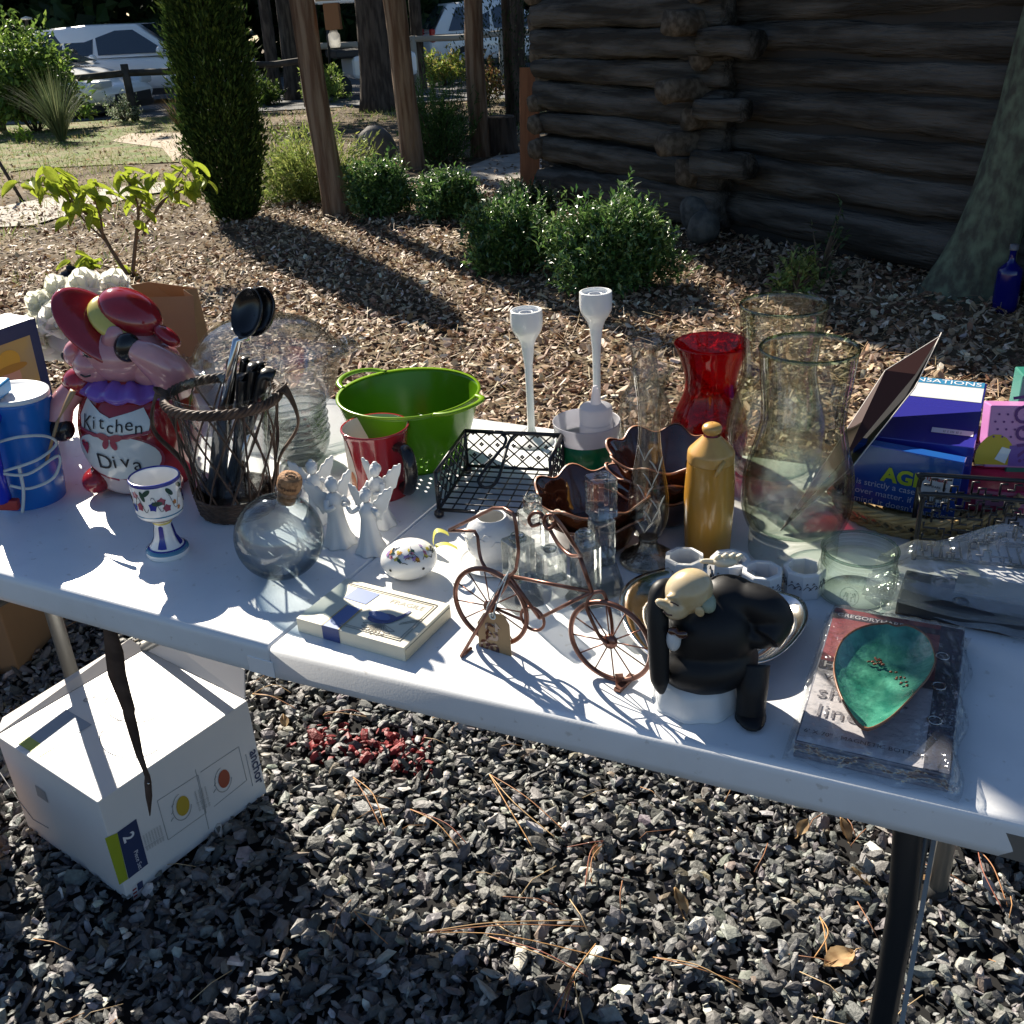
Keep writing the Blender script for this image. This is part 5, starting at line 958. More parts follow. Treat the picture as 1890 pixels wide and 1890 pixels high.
# ---- red glass vase
b = tp(1306, 852); r = thing('red_vase', 'ruby red glass vase with pinched waist and flared mouth', 'vase', b); rp = sprof([(.045, 0), (.052, .004), (.061, .04), (.059, .075), (.044, .115), (.0405, .14), (.046, .168), (.055, .192), (.059, .202)], 5); LT('body', shell(rp, .003), GL('ruby_glass', (.62, .02, .045), (.32, .004, .012), refl=1.2, haze=.1, hcol=(.4, .01, .02)), r, 56)
# ---- etched bud vase
b = tp(1196, 1034); r = thing('bud_vase', 'slim etched clear bud vase with ruffled lip on a tarnished silver foot', 'vase', b); vp = sprof([(.012, .034), (.016, .04), (.0255, .062), (.0272, .09), (.024, .12), (.0165, .165), (.0145, .195), (.0165, .235), (.022, .262), (.029, .277)], 5)
MB().lathe(shell(vp, .0024), 60, lambda a, rr, z: (rr * (1 + (.1 * math.cos(3 * a + .5)) * max(0, (z - .25) / .03)), z + .006 * math.cos(3 * a + 2.2) * max(0, (z - .25) / .03))).build('body', GL('bud_glass', (.95, .95, .93), (.5, .5, .48), refl=1.4), r)
m_silv = M('tarnished_silver', (.24, .21, .17), .3, metal=1, col2=(.5, .46, .4), vs=60, bump=.6, bs=200); LT('foot', sprof([(.001, 0), (.036, .0), (.0372, .004), (.034, .008), (.027, .014), (.017, .02), (.012, .03), (.0125, .037), (.001, .038)], 4), m_silv, r, 40); LT('beaded_edge', [(.0365, .001), (.0385, .0035), (.0365, .0065), (.033, .0085)], m_silv, r, 60, lambda a, rr, z: (rr * (1 + .02 * math.sin(40 * a)), z))
mb = MB(); f = wrap(vp, -PI / 2, .0005)
for q in range(7):
    x0, z_ = (q % 3 - 1) * .014, .055 + .017 * q
    for s_ in (-1, 1): mb.tube([f(x0 * .6 + s_ * t * .011, z_ + .028 * t - .01 * t * t) for t in (0, .33, .66, 1)], [.0003, .0011, .0011, .0003], 4)
mb.build('etched_leaves', M('etched', (.55, .55, .53), .7, alpha=.45), r)
# ---- turned wooden bottle
m_box = M('honey_wood', (.5, .24, .035), .25, coat=.5, col2=(.56, .29, .05), vs=5, stretch=(8, 8, .5)); m_box2 = M('pale_wood', (.56, .3, .08), .3, coat=.4, col2=(.62, .36, .1), vs=6, stretch=(8, 8, .5)); b = tp(1305, 1013); r = thing('wooden_bottle', 'honey coloured turned wooden flask with a knob stopper and peg', 'wooden flask', b); r.scale = (.95, .95, .9)
LT('body', sprof([(.001, 0), (.031, 0), (.033, .004), (.0352, .06), (.0355, .1), (.0335, .135), (.0325, .15)], 4), m_box, r, 40); LT('shoulder', sprof([(.0326, .1502), (.033, .152), (.0325, .164), (.029, .17), (.014, .187), (.0118, .19)], 3), m_box2, r, 40); LT('neck', [(.0095, .188), (.009, .193)], m_fred, r, 20); LT('knob', sprof([(.001, .192), (.01, .1925), (.0135, .199), (.0125, .205), (.006, .209), (.001, .2095)], 4), m_box2, r, 28); MB().tube([(.012, -.031, .162), (.004, -.037, .152), (-.002, -.0405, .143)], [.0025, .0032, .0018], 8).build('peg', m_box2, r)
# ---- hurricane vases
m_hur = GL('green_tint_glass', (.965, .975, .95), (.5, .55, .45), refl=1.6, solid=.08)
def hurricane(px, py, rx, ry, label, s):
    b = tp(px, py); h = at_y(rx, ry, b.y).z - TZ; r = thing('hurricane_vase', label, 'vase', b, group='tall green tinted hurricane vases'); pr = sprof([(.062, 0), (.064, .002), (.064, .024), (.063, .034), (.07, .045), (.077, .066), (.0785, .09), (.076, .12), (.067, h * .52), (.0585, h * .64), (.0575, h * .72), (.062, h * .86), (.0655, h)], 5); pr = [(a * s, z) for a, z in pr]
    LT('body', pr + [(pr[-1][0] - .002, h + .0015)] + [(a - .0036, z) for a, z in pr[::-1] if z > .04], m_hur, r, 64); LT('floor', sprof([(.001, .034), (.03, .036), (.055 * s, .04), (.064 * s, .05)], 3), GL('thick_glass', (.85, .92, .87), (.4, .52, .45), refl=1.2), r, 48); LT('lip', [(a_ * s, z) for a_, z in ((.0625, h - .001), (.0648, h + .0025), (.0668, h - .001), (.0648, h - .003))], GL('lip_glass', (.6, .72, .6), (.3, .42, .32), refl=1.8), r, 64)
hurricane(1422, 905, 1432, 563, 'farther of the two tall green tinted glass vases, partly hidden', .93); hurricane(1462, 1015, 1483, 643, 'nearer of the two tall green tinted glass vases, full length in view', .93)
# ---- folded black leaflet leaning between vase and boxes
A = at(1441, 980, TZ + .004); B = at_y(1634, 684, 1.40); Cc = at_y(1733, 622, 1.5); D = at_y(1674, 716, 1.36); E_ = at_y(1560, 846, 1.27); r = thing('leaflet', 'black folded leaflet leaning upright between the tall vase and the blue boxes', 'leaflet', A); m_lf = M('dark_leaflet', (.03, .009, .009), .55, spec=.25); m_lf2 = M('black_leaflet', (.008, .008, .011), .3, spec=.5); m_edge = M('paper_edge', (.5, .47, .45), .6)
rl = [p - A for p in (A, B, Cc, D, E_)]; bk = Vector((.012, .02, 0))
MB().add([rl[0], rl[1], rl[2], rl[3] * .75 + rl[2] * .25, rl[4]], [(0, 1, 4), (1, 3, 4), (1, 2, 3)], False).build('front_leaf', m_lf, r, solid=.0012); MB().add([rl[0] + bk * .1, rl[2] + bk, rl[3] + bk * .4 + Vector((.01, 0, -.004)), rl[4] + Vector((.012, 0, -.012))], [(0, 1, 2, 3)], False).build('back_leaf', m_lf2, r, solid=.0012); MB().tube([rl[0], rl[1], rl[2]], .0009, 5).tube([rl[0] + bk * .1, rl[4] + Vector((.012, 0, -.012)), rl[3] + bk * .4 + Vector((.01, 0, -.004)), rl[2] + bk], .0009, 5).build('paper_edge', m_edge, r)
# ---- woven paper plate holder and the boxes in it
m_straw = M('pale_wicker', (.33, .22, .09), .6, col2=(.45, .31, .15), vs=50, spec=.25)
b = tp(1690, 928); r = thing('woven_tray', 'round pale wicker tray with latticed edge under the blue boxes', 'wicker tray', b, R(10)); Rr = .132
mb = MB()
for i in range(46):
    for sg in (-1, 1):
        for q in range(3): a0 = 2 * PI * i / 46; mb.tube([Vector(((Rr - .018 + .018 * t + .001 * q) * math.cos(a0 + sg * t * .16 + q * .018), (Rr - .018 + .018 * t) * math.sin(a0 + sg * t * .16 + q * .018), .006 + .026 * t)) for t in (0, .5, 1)], .0014, 4)
mb.build('lattice', m_straw, r); mb = MB()
for pts, tr in braid(.034, Rr + .001, 4, .0032, .004, 120): mb.tube(pts, tr, 5, closed=True)
for pts, tr in braid(.005, Rr - .017, 4, .0032, .0035, 120): mb.tube(pts, tr, 5, closed=True)
mb.build('woven_rim', m_straw, r); mb = MB()
for k in range(14): rr = .008 + .0082 * k; mb.tube([Vector((rr * math.cos(a), rr * math.sin(a), .004 + .0012 * math.sin(8 * a + k * PI))) for a in [2 * PI * i / 48 for i in range(48)]], .0042, 5, closed=True)
mb.build('woven_floor', m_straw, r)
b = at(1530, 908, TZ + .004); r = thing('shaded_rim_piece', 'back rim of the pale wicker tray, its shade put in as dark weave', 'basket', b, R(-30)); mb = MB()  # back rim of the pale tray; dark wicker colour stands for its shade
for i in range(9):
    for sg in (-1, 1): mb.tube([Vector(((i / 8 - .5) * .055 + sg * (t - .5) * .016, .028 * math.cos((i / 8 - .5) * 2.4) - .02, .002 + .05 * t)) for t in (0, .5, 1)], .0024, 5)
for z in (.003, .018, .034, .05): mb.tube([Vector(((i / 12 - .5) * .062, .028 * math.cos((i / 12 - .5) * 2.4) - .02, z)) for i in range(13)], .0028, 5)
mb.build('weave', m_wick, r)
m_bl1 = M('violet_blue_card', (.03, .03, .26), .22, coat=.6); m_bl2 = M('blue_card', (.015, .07, .36), .22, coat=.6, col2=(.015, .11, .34), vs=9); m_pale = M('pale_print_and_light', (.62, .64, .66), .3, coat=.5); m_sky = M('teal_print', (.04, .22, .4), .3, coat=.5); m_lime = M('lime_print', (.42, .52, .03), .4); m_lbl = M('label_paper', (.66, .67, .7), .5); m_lt = M('light_print', (.5, .55, .66), .5)
P = [at(*q, TZ + .108) for q in ((1691, 695), (1839, 710), (1780, 824), (1581, 801))]
e1 = ((P[1] - P[0]) + (P[2] - P[3])); e1.z = 0; wd = e1.length / 2; e1.normalize(); e2 = Vector((-e1.y, e1.x, 0)); dp = abs(((P[0] + P[1]) / 2 - (P[2] + P[3]) / 2).dot(e2)); cen = sum(P, Vector()) / 4
r = thing('gift_box', 'glossy violet blue box lettered SENSATIONS with light put into the colour of its pale end', 'box', (cen.x, cen.y, TZ + .012), math.atan2(e1.y, e1.x)); hB = .096
MB().box((0, 0, hB / 2), (wd, dp, hB)).build('carton', m_bl1, r, bev=.0015); zt = hB + .0006
def tpoly(nm, x0, x1, y0, y1, mat, z): return MB().poly([(x0, y0, z), (x1, y0, z), (x1, y1, z), (x0, y1, z)]).build(nm, mat, r)
tpoly('painted_lit_end', -wd / 2 + .003, wd / 2 - .003, dp * .16, dp * .42, m_pale, zt); tpoly('teal_band', -wd / 2 + .003, wd / 2 - .003, dp * .4, dp * .495, m_sky, zt + .0004); text('SENSATIONS', .024, m_lbl, r, loc=(0.0, dp * .445, zt + .0009), sx=.86)  # pale strip puts the light on the box top into its colour
tpoly('price_label', wd * .04, wd * .46, -dp * .36, -dp * .29, m_lbl, zt + .0004); text('|| | ||| || |', .009, m_ink, r, loc=(wd * .25, -dp * .33, zt + .0008), sx=.8)
MB().poly([(wd / 2 + .0008, -dp * .1, .03), (wd / 2 + .0008, dp * .1, .03), (wd / 2 + .0008, dp * .1, .1), (wd / 2 + .0008, -dp * .1, .08)]).build('yellow_patch', M('yellow_print', (.5, .36, .02), .4), r)
F0, F1 = at(1573, 815, TZ + .107), at(1776, 853, TZ + .101); ex = F1 - F0; wA = Vector((ex.x, ex.y, 0)).length; r = thing('gift_box', 'blue box with lime and white lettering about age and mind over matter', 'box', ((F0.x + F1.x) / 2, (F0.y + F1.y) / 2, TZ + .012), math.atan2(ex.y, ex.x)); r.rotation_euler = (R(3), R(2.5), math.atan2(ex.y, ex.x)); hA = .094
MB().box((0, .01, hA / 2), (wA, .019, hA)).build('carton', m_bl2, r, bev=.0015)
ff = lambda x, y: Vector((x, -.0004 + 0 * x, y)) - Vector((0, .0004, 0)) + Vector((0, .0, 0))
def ft(s, size, x, z, mat, bold=0, al='LEFT', sx=1, o=.0): return text(s, size, mat, r, loc=(x, -.0001 + .0 - o, z), rot=(PI / 2, 0, 0), bold=bold, align=al, sx=sx)
MB().poly([(-wA / 2, .0006, hA * .8), (wA / 2, .0006, hA * .8), (wA / 2, .0006, hA), (-wA / 2, .0006, hA)]).build('top_band', M('bright_blue_print', (.01, .06, .45), .3, coat=.5), r)
ft('AGE', .03, -wA * .2, hA * .56, m_lime, .0012, o=.0012); ft('is strictly a case of mind', .0135, -wA * .43, hA * .37, m_lt, o=.0012, sx=.95); ft('over matter. if you don\'t', .0135, -wA * .43, hA * .22, m_lt, o=.0012); ft('mind, it doesn\'t matter.', .0135, -wA * .43, hA * .07, m_lt, o=.0012)
MB().box((wA * .29, -.001, hA * .5), (.042, .001, .042)).build('price_sticker', m_lbl, r); ft('TJ-maxx', .0085, wA * .29, hA * .66, M('sticker_red', (.4, .02, .03), .5), .0002, 'CENTER', o=.0024); ft('COMPARE AT', .005, wA * .29, hA * .53, m_ink, 0, 'CENTER', o=.0024); ft('||||| ||| ||||', .011, wA * .29, hA * .35, m_ink, 0, 'CENTER', .9, o=.0024)
# ---- pink card box, red packs and green box at the right end
m_pinkc = M('pink_card', (.5, .18, .42), .4, coat=.3, col2=(.54, .22, .47), vs=8); m_dot = M('purple_print', (.12, .02, .16), .5)
c0 = tp(1816, 868, .076); yv = c0.y; q0, q1 = at_y(1816, 862, yv), at_y(1846, 738, yv + .03); r = thing('pink_box', 'pink dotted card box with hand lettered print at the right edge', 'box', (q0.x, yv, q0.z), R(-12)); hh = q1.z - q0.z
lean = Matrix.Rotation(R(-12), 4, 'X'); MB().box((.1, .02, hh / 2), (.2, .04, hh), lean).build('carton', m_pinkc, r, bev=.002)
def pk(nm, pts, mat, o): return MB().add([(x, -o, z) for x, z in pts], [tuple(range(len(pts)))], False, lean).build(nm, mat, r)
pk('yellow_shape', [(x, max(z, .004)) for x, z in blob(.012 + .0, hh * .12, .026, hh * .42, 18)], M('yolk_print', (.52, .36, .015), .4), .0008); pk('purple_band', [(.03, .003), (.2, .003), (.2, hh * .36), (.03, hh * .36)], M('violet_print', (.16, .06, .3), .4), .0012); pk('white_shape', [(.012, .012), (.026, .006), (.032, hh * .3), (.02, hh * .34)], m_pale, .0016); pk('pink_spot', blob(.062, hh * .17, .01, .012, 14), M('hot_pink_print', (.5, .03, .2), .4), .0018)
for i in range(16): pk('dot', blob(.008 + .011 * (i % 4) + .004 * (i // 4 % 2), hh * (.5 + .12 * (i // 4)), .0016, .0016, 8), m_dot, .001)
t = text('YOUR?', .034, m_dot, r, loc=(.046, -.0012 - .013, hh * .68), rot=(PI / 2 - R(12), R(82), 0), bold=.0004); t.matrix_local = lean @ Matrix.Translation((.045, -.0014, hh * .66)) @ Euler((PI / 2, R(80), 0)).to_matrix().to_4x4()
q0 = at_y(1876, 760, yv + .06); gh = at_y(1880, 694, yv + .06).z - TZ; r = thing('green_box', 'teal green box corner standing behind the pink box', 'box', (q0.x, yv + .06, TZ), R(-10)); MB().box((.06, .02, gh / 2), (.12, .04, gh)).build('carton', M('teal_card', (.03, .2, .15), .4), r, bev=.002); MB().box((.06, -.001, .12), (.1, .002, .03)).build('print_band', M('teal_dark_print', (.01, .08, .07), .4), r)
m_rpk = M('red_pack', (.36, .02, .07), .3, coat=.5, col2=(.42, .05, .14), vs=9)
for (x0, y0, dz, w_, h_, lab) in ((1768, 950, .0, .2, .036, 'glossy red pack lying in the black wire basket'), (1790, 912, .036, .2, .034, 'pinkish red pack on top inside the black wire basket')):
    q0 = tp(x0, y0); r = thing('red_pack', lab, 'packet', (q0.x, q0.y, TZ + .006 + dz), R(-18)); MB().box((w_ / 2, .045, h_ / 2), (w_, .09, h_)).build('pack', m_rpk, r, bev=.006); MB().box((w_ / 2, -.0005, h_ * .5), (w_ * .8, .001, h_ * .3)).build('print_band', M('pack_print', (.5, .2, .3), .4), r)
r = thing('clear_lid', 'flat clear plastic lid lying on the packs at the right edge', 'lid', at(1800, 852, TZ + .085), R(-14)); MB().box((.08, .03, 0), (.16, .06, .006)).build('lid', GL('lid_plastic', (.85, .88, .9), (.5, .55, .6), haze=.25), r, bev=.001); MB().box((.08, -.001, 0), (.16, .004, .009)).build('lid_edge', m_milk, r)
# ---- black wire basket with meander pattern
b = at(1686, 1032, TZ); ang = R(-18); ux = Vector((math.cos(ang), math.sin(ang), 0)); r = thing('wire_basket', 'black wire desk basket with maze patterned sides at the right edge', 'wire basket', b, ang); Lw, Dw, Hw = .26, .06, .098
mb = MB()
for y in (0, Dw): mb.tube(spl([(0, y, 0), (0, y, Hw - .02), (.004, y, Hw - .006), (.018, y, Hw), (Lw, y, Hw)], 5), .0032, 8).tube([(0, y, .004), (Lw, y, .004)], .0026, 8)
for z in (.004, Hw - .02): mb.tube([(0, 0, z), (0, Dw, z)], .0026, 8)
mb.build('frame', m_blk_metal, r)
def maze(y, seed, nm):
    mb = MB(); g = .0172; nx = int(Lw / g); nz = 6; rr = random.Random(seed)
    for i in range(0, nx, 1):
        for j in range(nz - 1):
            x, z = .006 + i * g, .006 + j * g; k = (i * 2 + j * 3 + rr.randint(0, 1)) % 4; q = g * .5
            pts = [[(0, q), (q, q), (q, 2 * q), (2 * q, 2 * q)], [(0, 0), (0, q), (q, q), (q, 0), (2 * q, 0)], [(q, 0), (q, 2 * q), (2 * q, 2 * q)], [(0, 2 * q), (0, q), (2 * q, q), (2 * q, 0)]][k]
            mb.tube([(x + a, y, z + c_) for a, c_ in pts], .0017, 5)
    mb.build(nm, m_blk_metal, r)
maze(0, 3, 'maze_panel'); maze(Dw, 8, 'maze_panel')
mb = MB()
for i in range(22): mb.tube([(.012 * i, 0, .003), (.012 * i, Dw, .003)], .0014, 4)
mb.build('floor_wires', m_blk_metal, r)
# ---- jam jar
b = tp(1578, 1094); r = thing('glass_jar', 'squat clear preserving jar with screw thread rim', 'jar', b); jg = GL('jar_glass', (.965, .985, .975), (.5, .58, .54), refl=1.8)
jp = sprof([(.042, 0), (.047, .003), (.049, .012), (.0485, .036), (.046, .043), (.0445, .046)], 4) + [(.0445 + .0018 * max(0, math.sin(i * 1.25)), .046 + i * .0011) for i in range(1, 16)] + [(.045, .064)]
LT('body', shell(jp, .0032), jg, r, 64); mb = MB(); mb.tube([(.0458 * math.cos(a), .0458 * math.sin(a), .0645) for a in [2 * PI * i / 48 for i in range(48)]], .0018, 6, closed=True); mb.build('rim', GL('jar_rim', (.75, .82, .78), (.4, .46, .43), refl=1.8), r)
mb = MB(); f = wrap(jp, -PI / 2 - .5, .0004); mb.tube([f(.011 * math.cos(a), .022 + .013 * math.sin(a)) for a in [2 * PI * i / 24 for i in range(24)]], .0006, 4, closed=True)
for i in range(10): mb.tube([f(-.007 + .0016 * i, .016 + .006 * (i % 3)), f(-.006 + .0014 * i, .022 + .005 * (i % 2))], .0007, 4)
mb.build('embossing', jg, r)
# ---- napkin rings
m_ring = M('ring_white', (.72, .72, .72), .3, coat=.3)
def nring():
    t = thing('napkin_ring', '', 'napkin ring', (0, 0, 0), group='white octagonal napkin rings'); n = 8
    o = MB().lathe([(.0255, 0), (.0265, .002), (.0265, .034), (.0255, .036)], n).lathe([(.0255, .036), (.0205, .036), (.02, .034), (.02, .001), (.0255, 0)], 8); 
    q = o.build('ring', m_ring, t); q.data.polygons.foreach_set('use_smooth', [False] * len(q.data.polygons)); mb = MB()
    for k in range(8):
        a = 2 * PI * (k + .5) / 8; T = Matrix.Rotation(a + PI / 2, 4, 'Z') @ Matrix.Translation((0, -.0265 * math.cos(PI / 8) - .0003, 0))
        mb.tube([T @ Vector(p) for p in spl([(-.009, 0, .016), (-.004, 0, .02), (.001, 0, .017), (.006, 0, .021), (.009, 0, .018)], 4)], .0005, 4)
        for x, z, s_ in ((-.006, .022, .8), (-.002, .014, 1), (.002, .022, 1), (.006, .015, .8)): mb.tube([T @ Vector((x, 0, z)), T @ Vector((x + .0022 * s_, 0, z + .0022)), T @ Vector((x + .004 * s_, 0, z + .001))], [.0003, .0011, .0003], 4)
    mb.build('vine_print', M('vine_grey', (.08, .07, .07), .5), t); return t
n0 = nring(); n0.location = tp(1262, 1070); n0.rotation_euler = (0, 0, .2); n0['label'] = 'white octagonal napkin ring directly in front of the wooden flask'
for (px, py, rz, lab) in ((1346, 1074, .5, 'white napkin ring second from left, mostly behind the silver dish'), (1404, 1096, .9, 'white napkin ring touching the back edge of the silver dish'), (1481, 1090, 1.25, 'white napkin ring standing next to the jar, rightmost of the four')): dup(n0, tp(px, py), rz, lab)
# ---- silver dish
m_sil = M('polished_silver', (.78, .76, .72), .12, metal=1, col2=(.66, .64, .6), vs=30, bump=.08, bs=35); b = tp(1322, 1165); r = thing('silver_dish', 'polished silver dish with a wavy leaf shaped rim under the waiter figure', 'dish', b, R(4))
ang_r = [(-1145, 1110)]
ol = [tp(*q) - b for q in ((1148, 1128), (1172, 1098), (1215, 1082), (1290, 1070), (1345, 1064), (1392, 1082), (1415, 1112), (1440, 1128), (1478, 1142), (1490, 1168), (1478, 1200), (1440, 1238), (1398, 1258), (1330, 1262), (1260, 1258), (1200, 1245), (1165, 1210), (1148, 1170))]; ol = spl([(p.x, p.y, 0) for p in ol], 4, True); N = len(ol)
def dish(v):
    k, z = v; return [(p.x * k, p.y * k, z) for p in ol]
lv_ = [(.02, .006), (.5, .005), (.62, .006), (.68, .011), (.72, .0115), (.78, .012), (.86, .02), (.95, .025), (1.0, .0265), (1.005, .025), (.95, .0215), (.8, .006), (.7, 0), (.02, .0)]
vs = []; fs = []
for v in lv_: vs += dish(v)
for i in range(len(lv_) - 1):
    for j in range(N): fs.append((i * N + j, i * N + (j + 1) % N, (i + 1) * N + (j + 1) % N, (i + 1) * N + j))
MB().add(vs, fs).build('dish', m_sil, r); MB().tube([(p.x * .7, p.y * .7, .0118) for p in ol], .0012, 6, closed=True).build('inner_bead', m_sil, r)
# ---- waiter figure
m_fblk = M('figure_black', (.008, .008, .009), .5, spec=.3); m_skin = M('figure_skin', (.5, .36, .17), .3, coat=.3, col2=(.56, .46, .3), vs=22); m_fw = M('figure_white', (.6, .62, .63), .35)
b = tp(1300, 1278); r = thing('waiter_figure', 'glossy resin figure of a bald stout waiter in black bowing forward', 'figurine', b, R(-4))
MB().lathe(sprof([(.001, 0), (.046, 0), (.048, .004), (.046, .018), (.042, .03), (.03, .04)], 4), 56, lambda a, rr, z: (rr * (1 + .035 * math.sin(9 * a + 8 * z)), z), T=Matrix.Translation((-.01, -.006, 0))).build('apron', m_fw, r)
j = MB(); j.ball((.004, -.002, .078), (.049, .043, .052), 28, 18, rot=Euler((R(18), R(14), 0))).ball((.002, -.006, .048), (.054, .05, .034), 28, 14, rot=Euler((R(-10), R(-10), 0))).ball((.026, .006, .116), (.036, .03, .026), 24, 14, rot=Euler((0, R(20), 0))).ball((-.022, .0, .118), (.032, .026, .02), 24, 14)
j.tube(spl([(.035, .0, .122), (.058, -.012, .117), (.0685, -.018, .104), (.056, -.03, .09)], 6), [.019 + .002 * math.sin(i * .3) for i in range(19)], 16).ball((.052, -.026, .088), (.016, .012, .011), 14, 10)
j.ball((-.03, -.022, .03), (.014, .01, .014), 14, 10, rot=Euler((0, R(25), 0))); j.build('jacket', m_fblk, r, remesh=.0026)
MB().tube(spl([(-.036, .002, .137), (-.051, -.008, .139), (-.0545, -.018, .12), (-.054, -.028, .085), (-.053, -.036, .05), (-.051, -.04, .03)], 6), [.0085 + .003 * math.sin(PI * i / 30) - (.006 * max(0, i - 25) / 5) for i in range(31)], 16).build('arm', m_fblk, r)
HC = Vector((-.023, -.016, .142)); h_ = MB(); h_.ball(HC, (.0265, .023, .023), 28, 18, rot=Euler((R(10), R(-38), 0))).ball(HC + Vector((-.012, -.009, -.0125)), (.0155, .0155, .0135), 22, 14, rot=Euler((0, R(-30), 0))).ball(HC + Vector((-.0155, -.011, -.0205)), (.007, .0075, .006), 14, 10).ball(HC + Vector((-.0265, -.0135, -.007)), (.0105, .006, .0052), 14, 10, rot=Euler((0, R(30), 0))).ball(HC + Vector((-.018, -.0155, .0035)), (.007, .005, .003), 12, 8); h_.build('head', m_skin, r, remesh=.0014)
MB().ball(HC + Vector((.009, -.0205, -.012)), (.0048, .0026, .0068), 14, 8, rot=Euler((0, R(-25), 0))).build('ear', m_skin, r); MB().tube(spl([HC + Vector((-.0205, -.0195, -.0005)), HC + Vector((-.016, -.0222, -.0012)), HC + Vector((-.0125, -.0232, -.0032))], 3), .0009, 5).build('eyelid_line', m_brn, r); MB().tube(spl([HC + Vector((-.0275, -.0142, -.0148)), HC + Vector((-.0225, -.0195, -.0158)), HC + Vector((-.0185, -.0222, -.0148))], 3), .0012, 5).build('mouth_line', m_brn, r)
MB().ball(HC + Vector((.0175, -.006, -.009)), (.0095, .0165, .0115), 16, 10, rot=Euler((0, R(-38), 0))).build('hair', M('figure_hair', (.27, .32, .24), .5), r)
MB().ball((-.04, -.037, .107), (.0065, .004, .005), 12, 8).ball((-.031, -.041, .105), (.0065, .004, .005), 12, 8).ball((-.0355, -.041, .106), .0032, 10, 6).build('bow_tie', m_brn, r, remesh=.0011); MB().ball((-.039, -.033, .094), (.008, .008, .014), 14, 10).build('shirt_front', m_fw, r)
hd = MB(); hd.ball((.02, .03, .15), (.014, .009, .006), 14, 10)
for i in range(4): hd.tube(spl([(.011 + .0068 * i, .03, .151), (.0125 + .0074 * i, .029, .1555 + .001 * (i in (1, 2))), (.0145 + .0077 * i, .027, .158 + .0015 * (i in (1, 2)))], 3), [.0034, .0036, .0034, .0032, .003, .0028, .002], 8)
hd.tube(spl([(.011, .03, .149), (.001, .029, .151), (-.006, .026, .1525)], 3), [.0036, .0034, .0032, .003, .0028, .0024, .0018], 8); hd.build('hand', M('figure_glove', (.66, .6, .45), .4), r)
MB().tube(spl([(.045, -.026, .055), (.044, -.04, .034), (.043, -.045, .012), (.043, -.046, .0)], 5), [.019, .0185, .018, .0175, .017, .0165, .016, .0155, .0155, .0155, .0155, .0155, .016, .0165, .0165, .0165], 16).ball((.042, -.052, .006), (.015, .022, .0068), 18, 10).build('leg', m_fblk, r)
# ---- clear zip pouch with dark contents
m_film = GL('clear_film', (.95, .955, .96), (.7, .73, .76), refl=5, haze=.22, hcol=(.75, .77, .79), bump=1, bs=30, rough=.1, solid=0); b = tp(1640, 1118); r = thing('zip_pouch', 'clear plastic snap pouch holding a dark flat book at the right edge', 'pouch', b, TA - R(1)); Lp = .3
MB().box((.15, .018, .014), (.28, .075, .022)).build('contents', M('dark_contents', (.02, .022, .026), .4, col2=(.035, .035, .04), vs=8), r, bev=.003); MB().box((.145, -.014, .011), (.27, .005, .02)).build('spine', M('brown_spine', (.06, .03, .02), .5), r); MB().box((.17, .04, .0262), (.2, .05, .002)).build('pale_insert', M('pale_fabric', (.4, .37, .3), .8, col2=(.5, .47, .4), vs=12), r)
MB().grid(lambda u, v: Vector((-.03 + (Lp + .03) * u, -.028 + .13 * v + .02 * (1 - u) ** 3, .027 + .006 * math.sin(u * 9 + v * 3) * v + .046 * v * math.exp(-((u - .48) / .28) ** 2) * (1 - .25 * v) * 1.6 + .004 * math.sin(u * 23 + 5 * v) * v + .003 * math.sin(v * 17 - u * 12) * v + .0016 * math.sin(u * 31 + v * 12) - .02 * (1 - min(1, u * 8)) - .02 * (1 - min(1, v * 5)))), 40, 18).build('film', m_film, r); MB().grid(lambda u, v: Vector((-.03 + (Lp + .03) * u, -.03 + .05 * v - .0 * u, .03 + .002 * math.sin(u * 14) - .004 * (1 - v) * (1 + math.sin(u * 5)))), 30, 6).build('flap', m_film, r)
MB().lathe([(.001, .003), (.0055, .0028), (.006, .001), (.0075, .0006), (.009, .0016), (.0092, .0)], 24, T=Matrix.Translation((.08, -.012, .0315))).build('snap', GL('snap_plastic', (.8, .83, .86), (.45, .48, .5), refl=2.5), r); MB().lathe([(.001, .002), (.006, .002), (.007, 0)], 20, T=Matrix.Translation((.02, .03, .031))).build('snap', GL('snap_plastic2', (.8, .83, .86), (.45, .48, .5), refl=2.5), r)
# ---- packed shower liner
P = [at(1565, 1118, TZ + .024), at(1800, 1165, TZ + .024), at(1735, 1420, TZ + .024), at(1437, 1362, TZ + .024)]; e1 = (P[1] - P[0]) + (P[2] - P[3]); e1.z = 0; wd = e1.length / 2; e1.normalize(); e2 = Vector((-e1.y, e1.x, 0)); dp = abs(((P[0] + P[1]) / 2 - (P[2] + P[3]) / 2).dot(e2)); cen = sum(P, Vector()) / 4
r = thing('liner_pack', 'plastic wrapped folded shower liner with a red and white paper label', 'packet', (cen.x, cen.y, TZ), math.atan2(e1.y, e1.x)); hl = .021
m_vin = M('folded_vinyl', (.09, .1, .14), .35, col2=(.16, .16, .2), vs=20, stretch=(1, 1, 9)); m_pic = M('red_photo_print', (.2, .03, .04), .35, col2=(.36, .12, .12), vs=14, coat=.5); m_slate = M('slate_print', (.07, .06, .08), .4, coat=.4); m_wpr = M('white_card', (.6, .57, .58), .4, coat=.3)
mb = MB()
for k in range(5): mb.box((0, 0, .0022 + .0042 * k), (wd - .004 * (k % 2), dp - .003 * ((k + 1) % 2), .0039))
mb.build('folds', m_vin, r, bev=.0012)
zt = hl + .001; xr = wd * .12
def lp(nm, x0, x1, y0, y1, mat, z): return MB().poly([(x0, y0, z), (x1, y0, z), (x1, y1, z), (x0, y1, z)]).build(nm, mat, r)
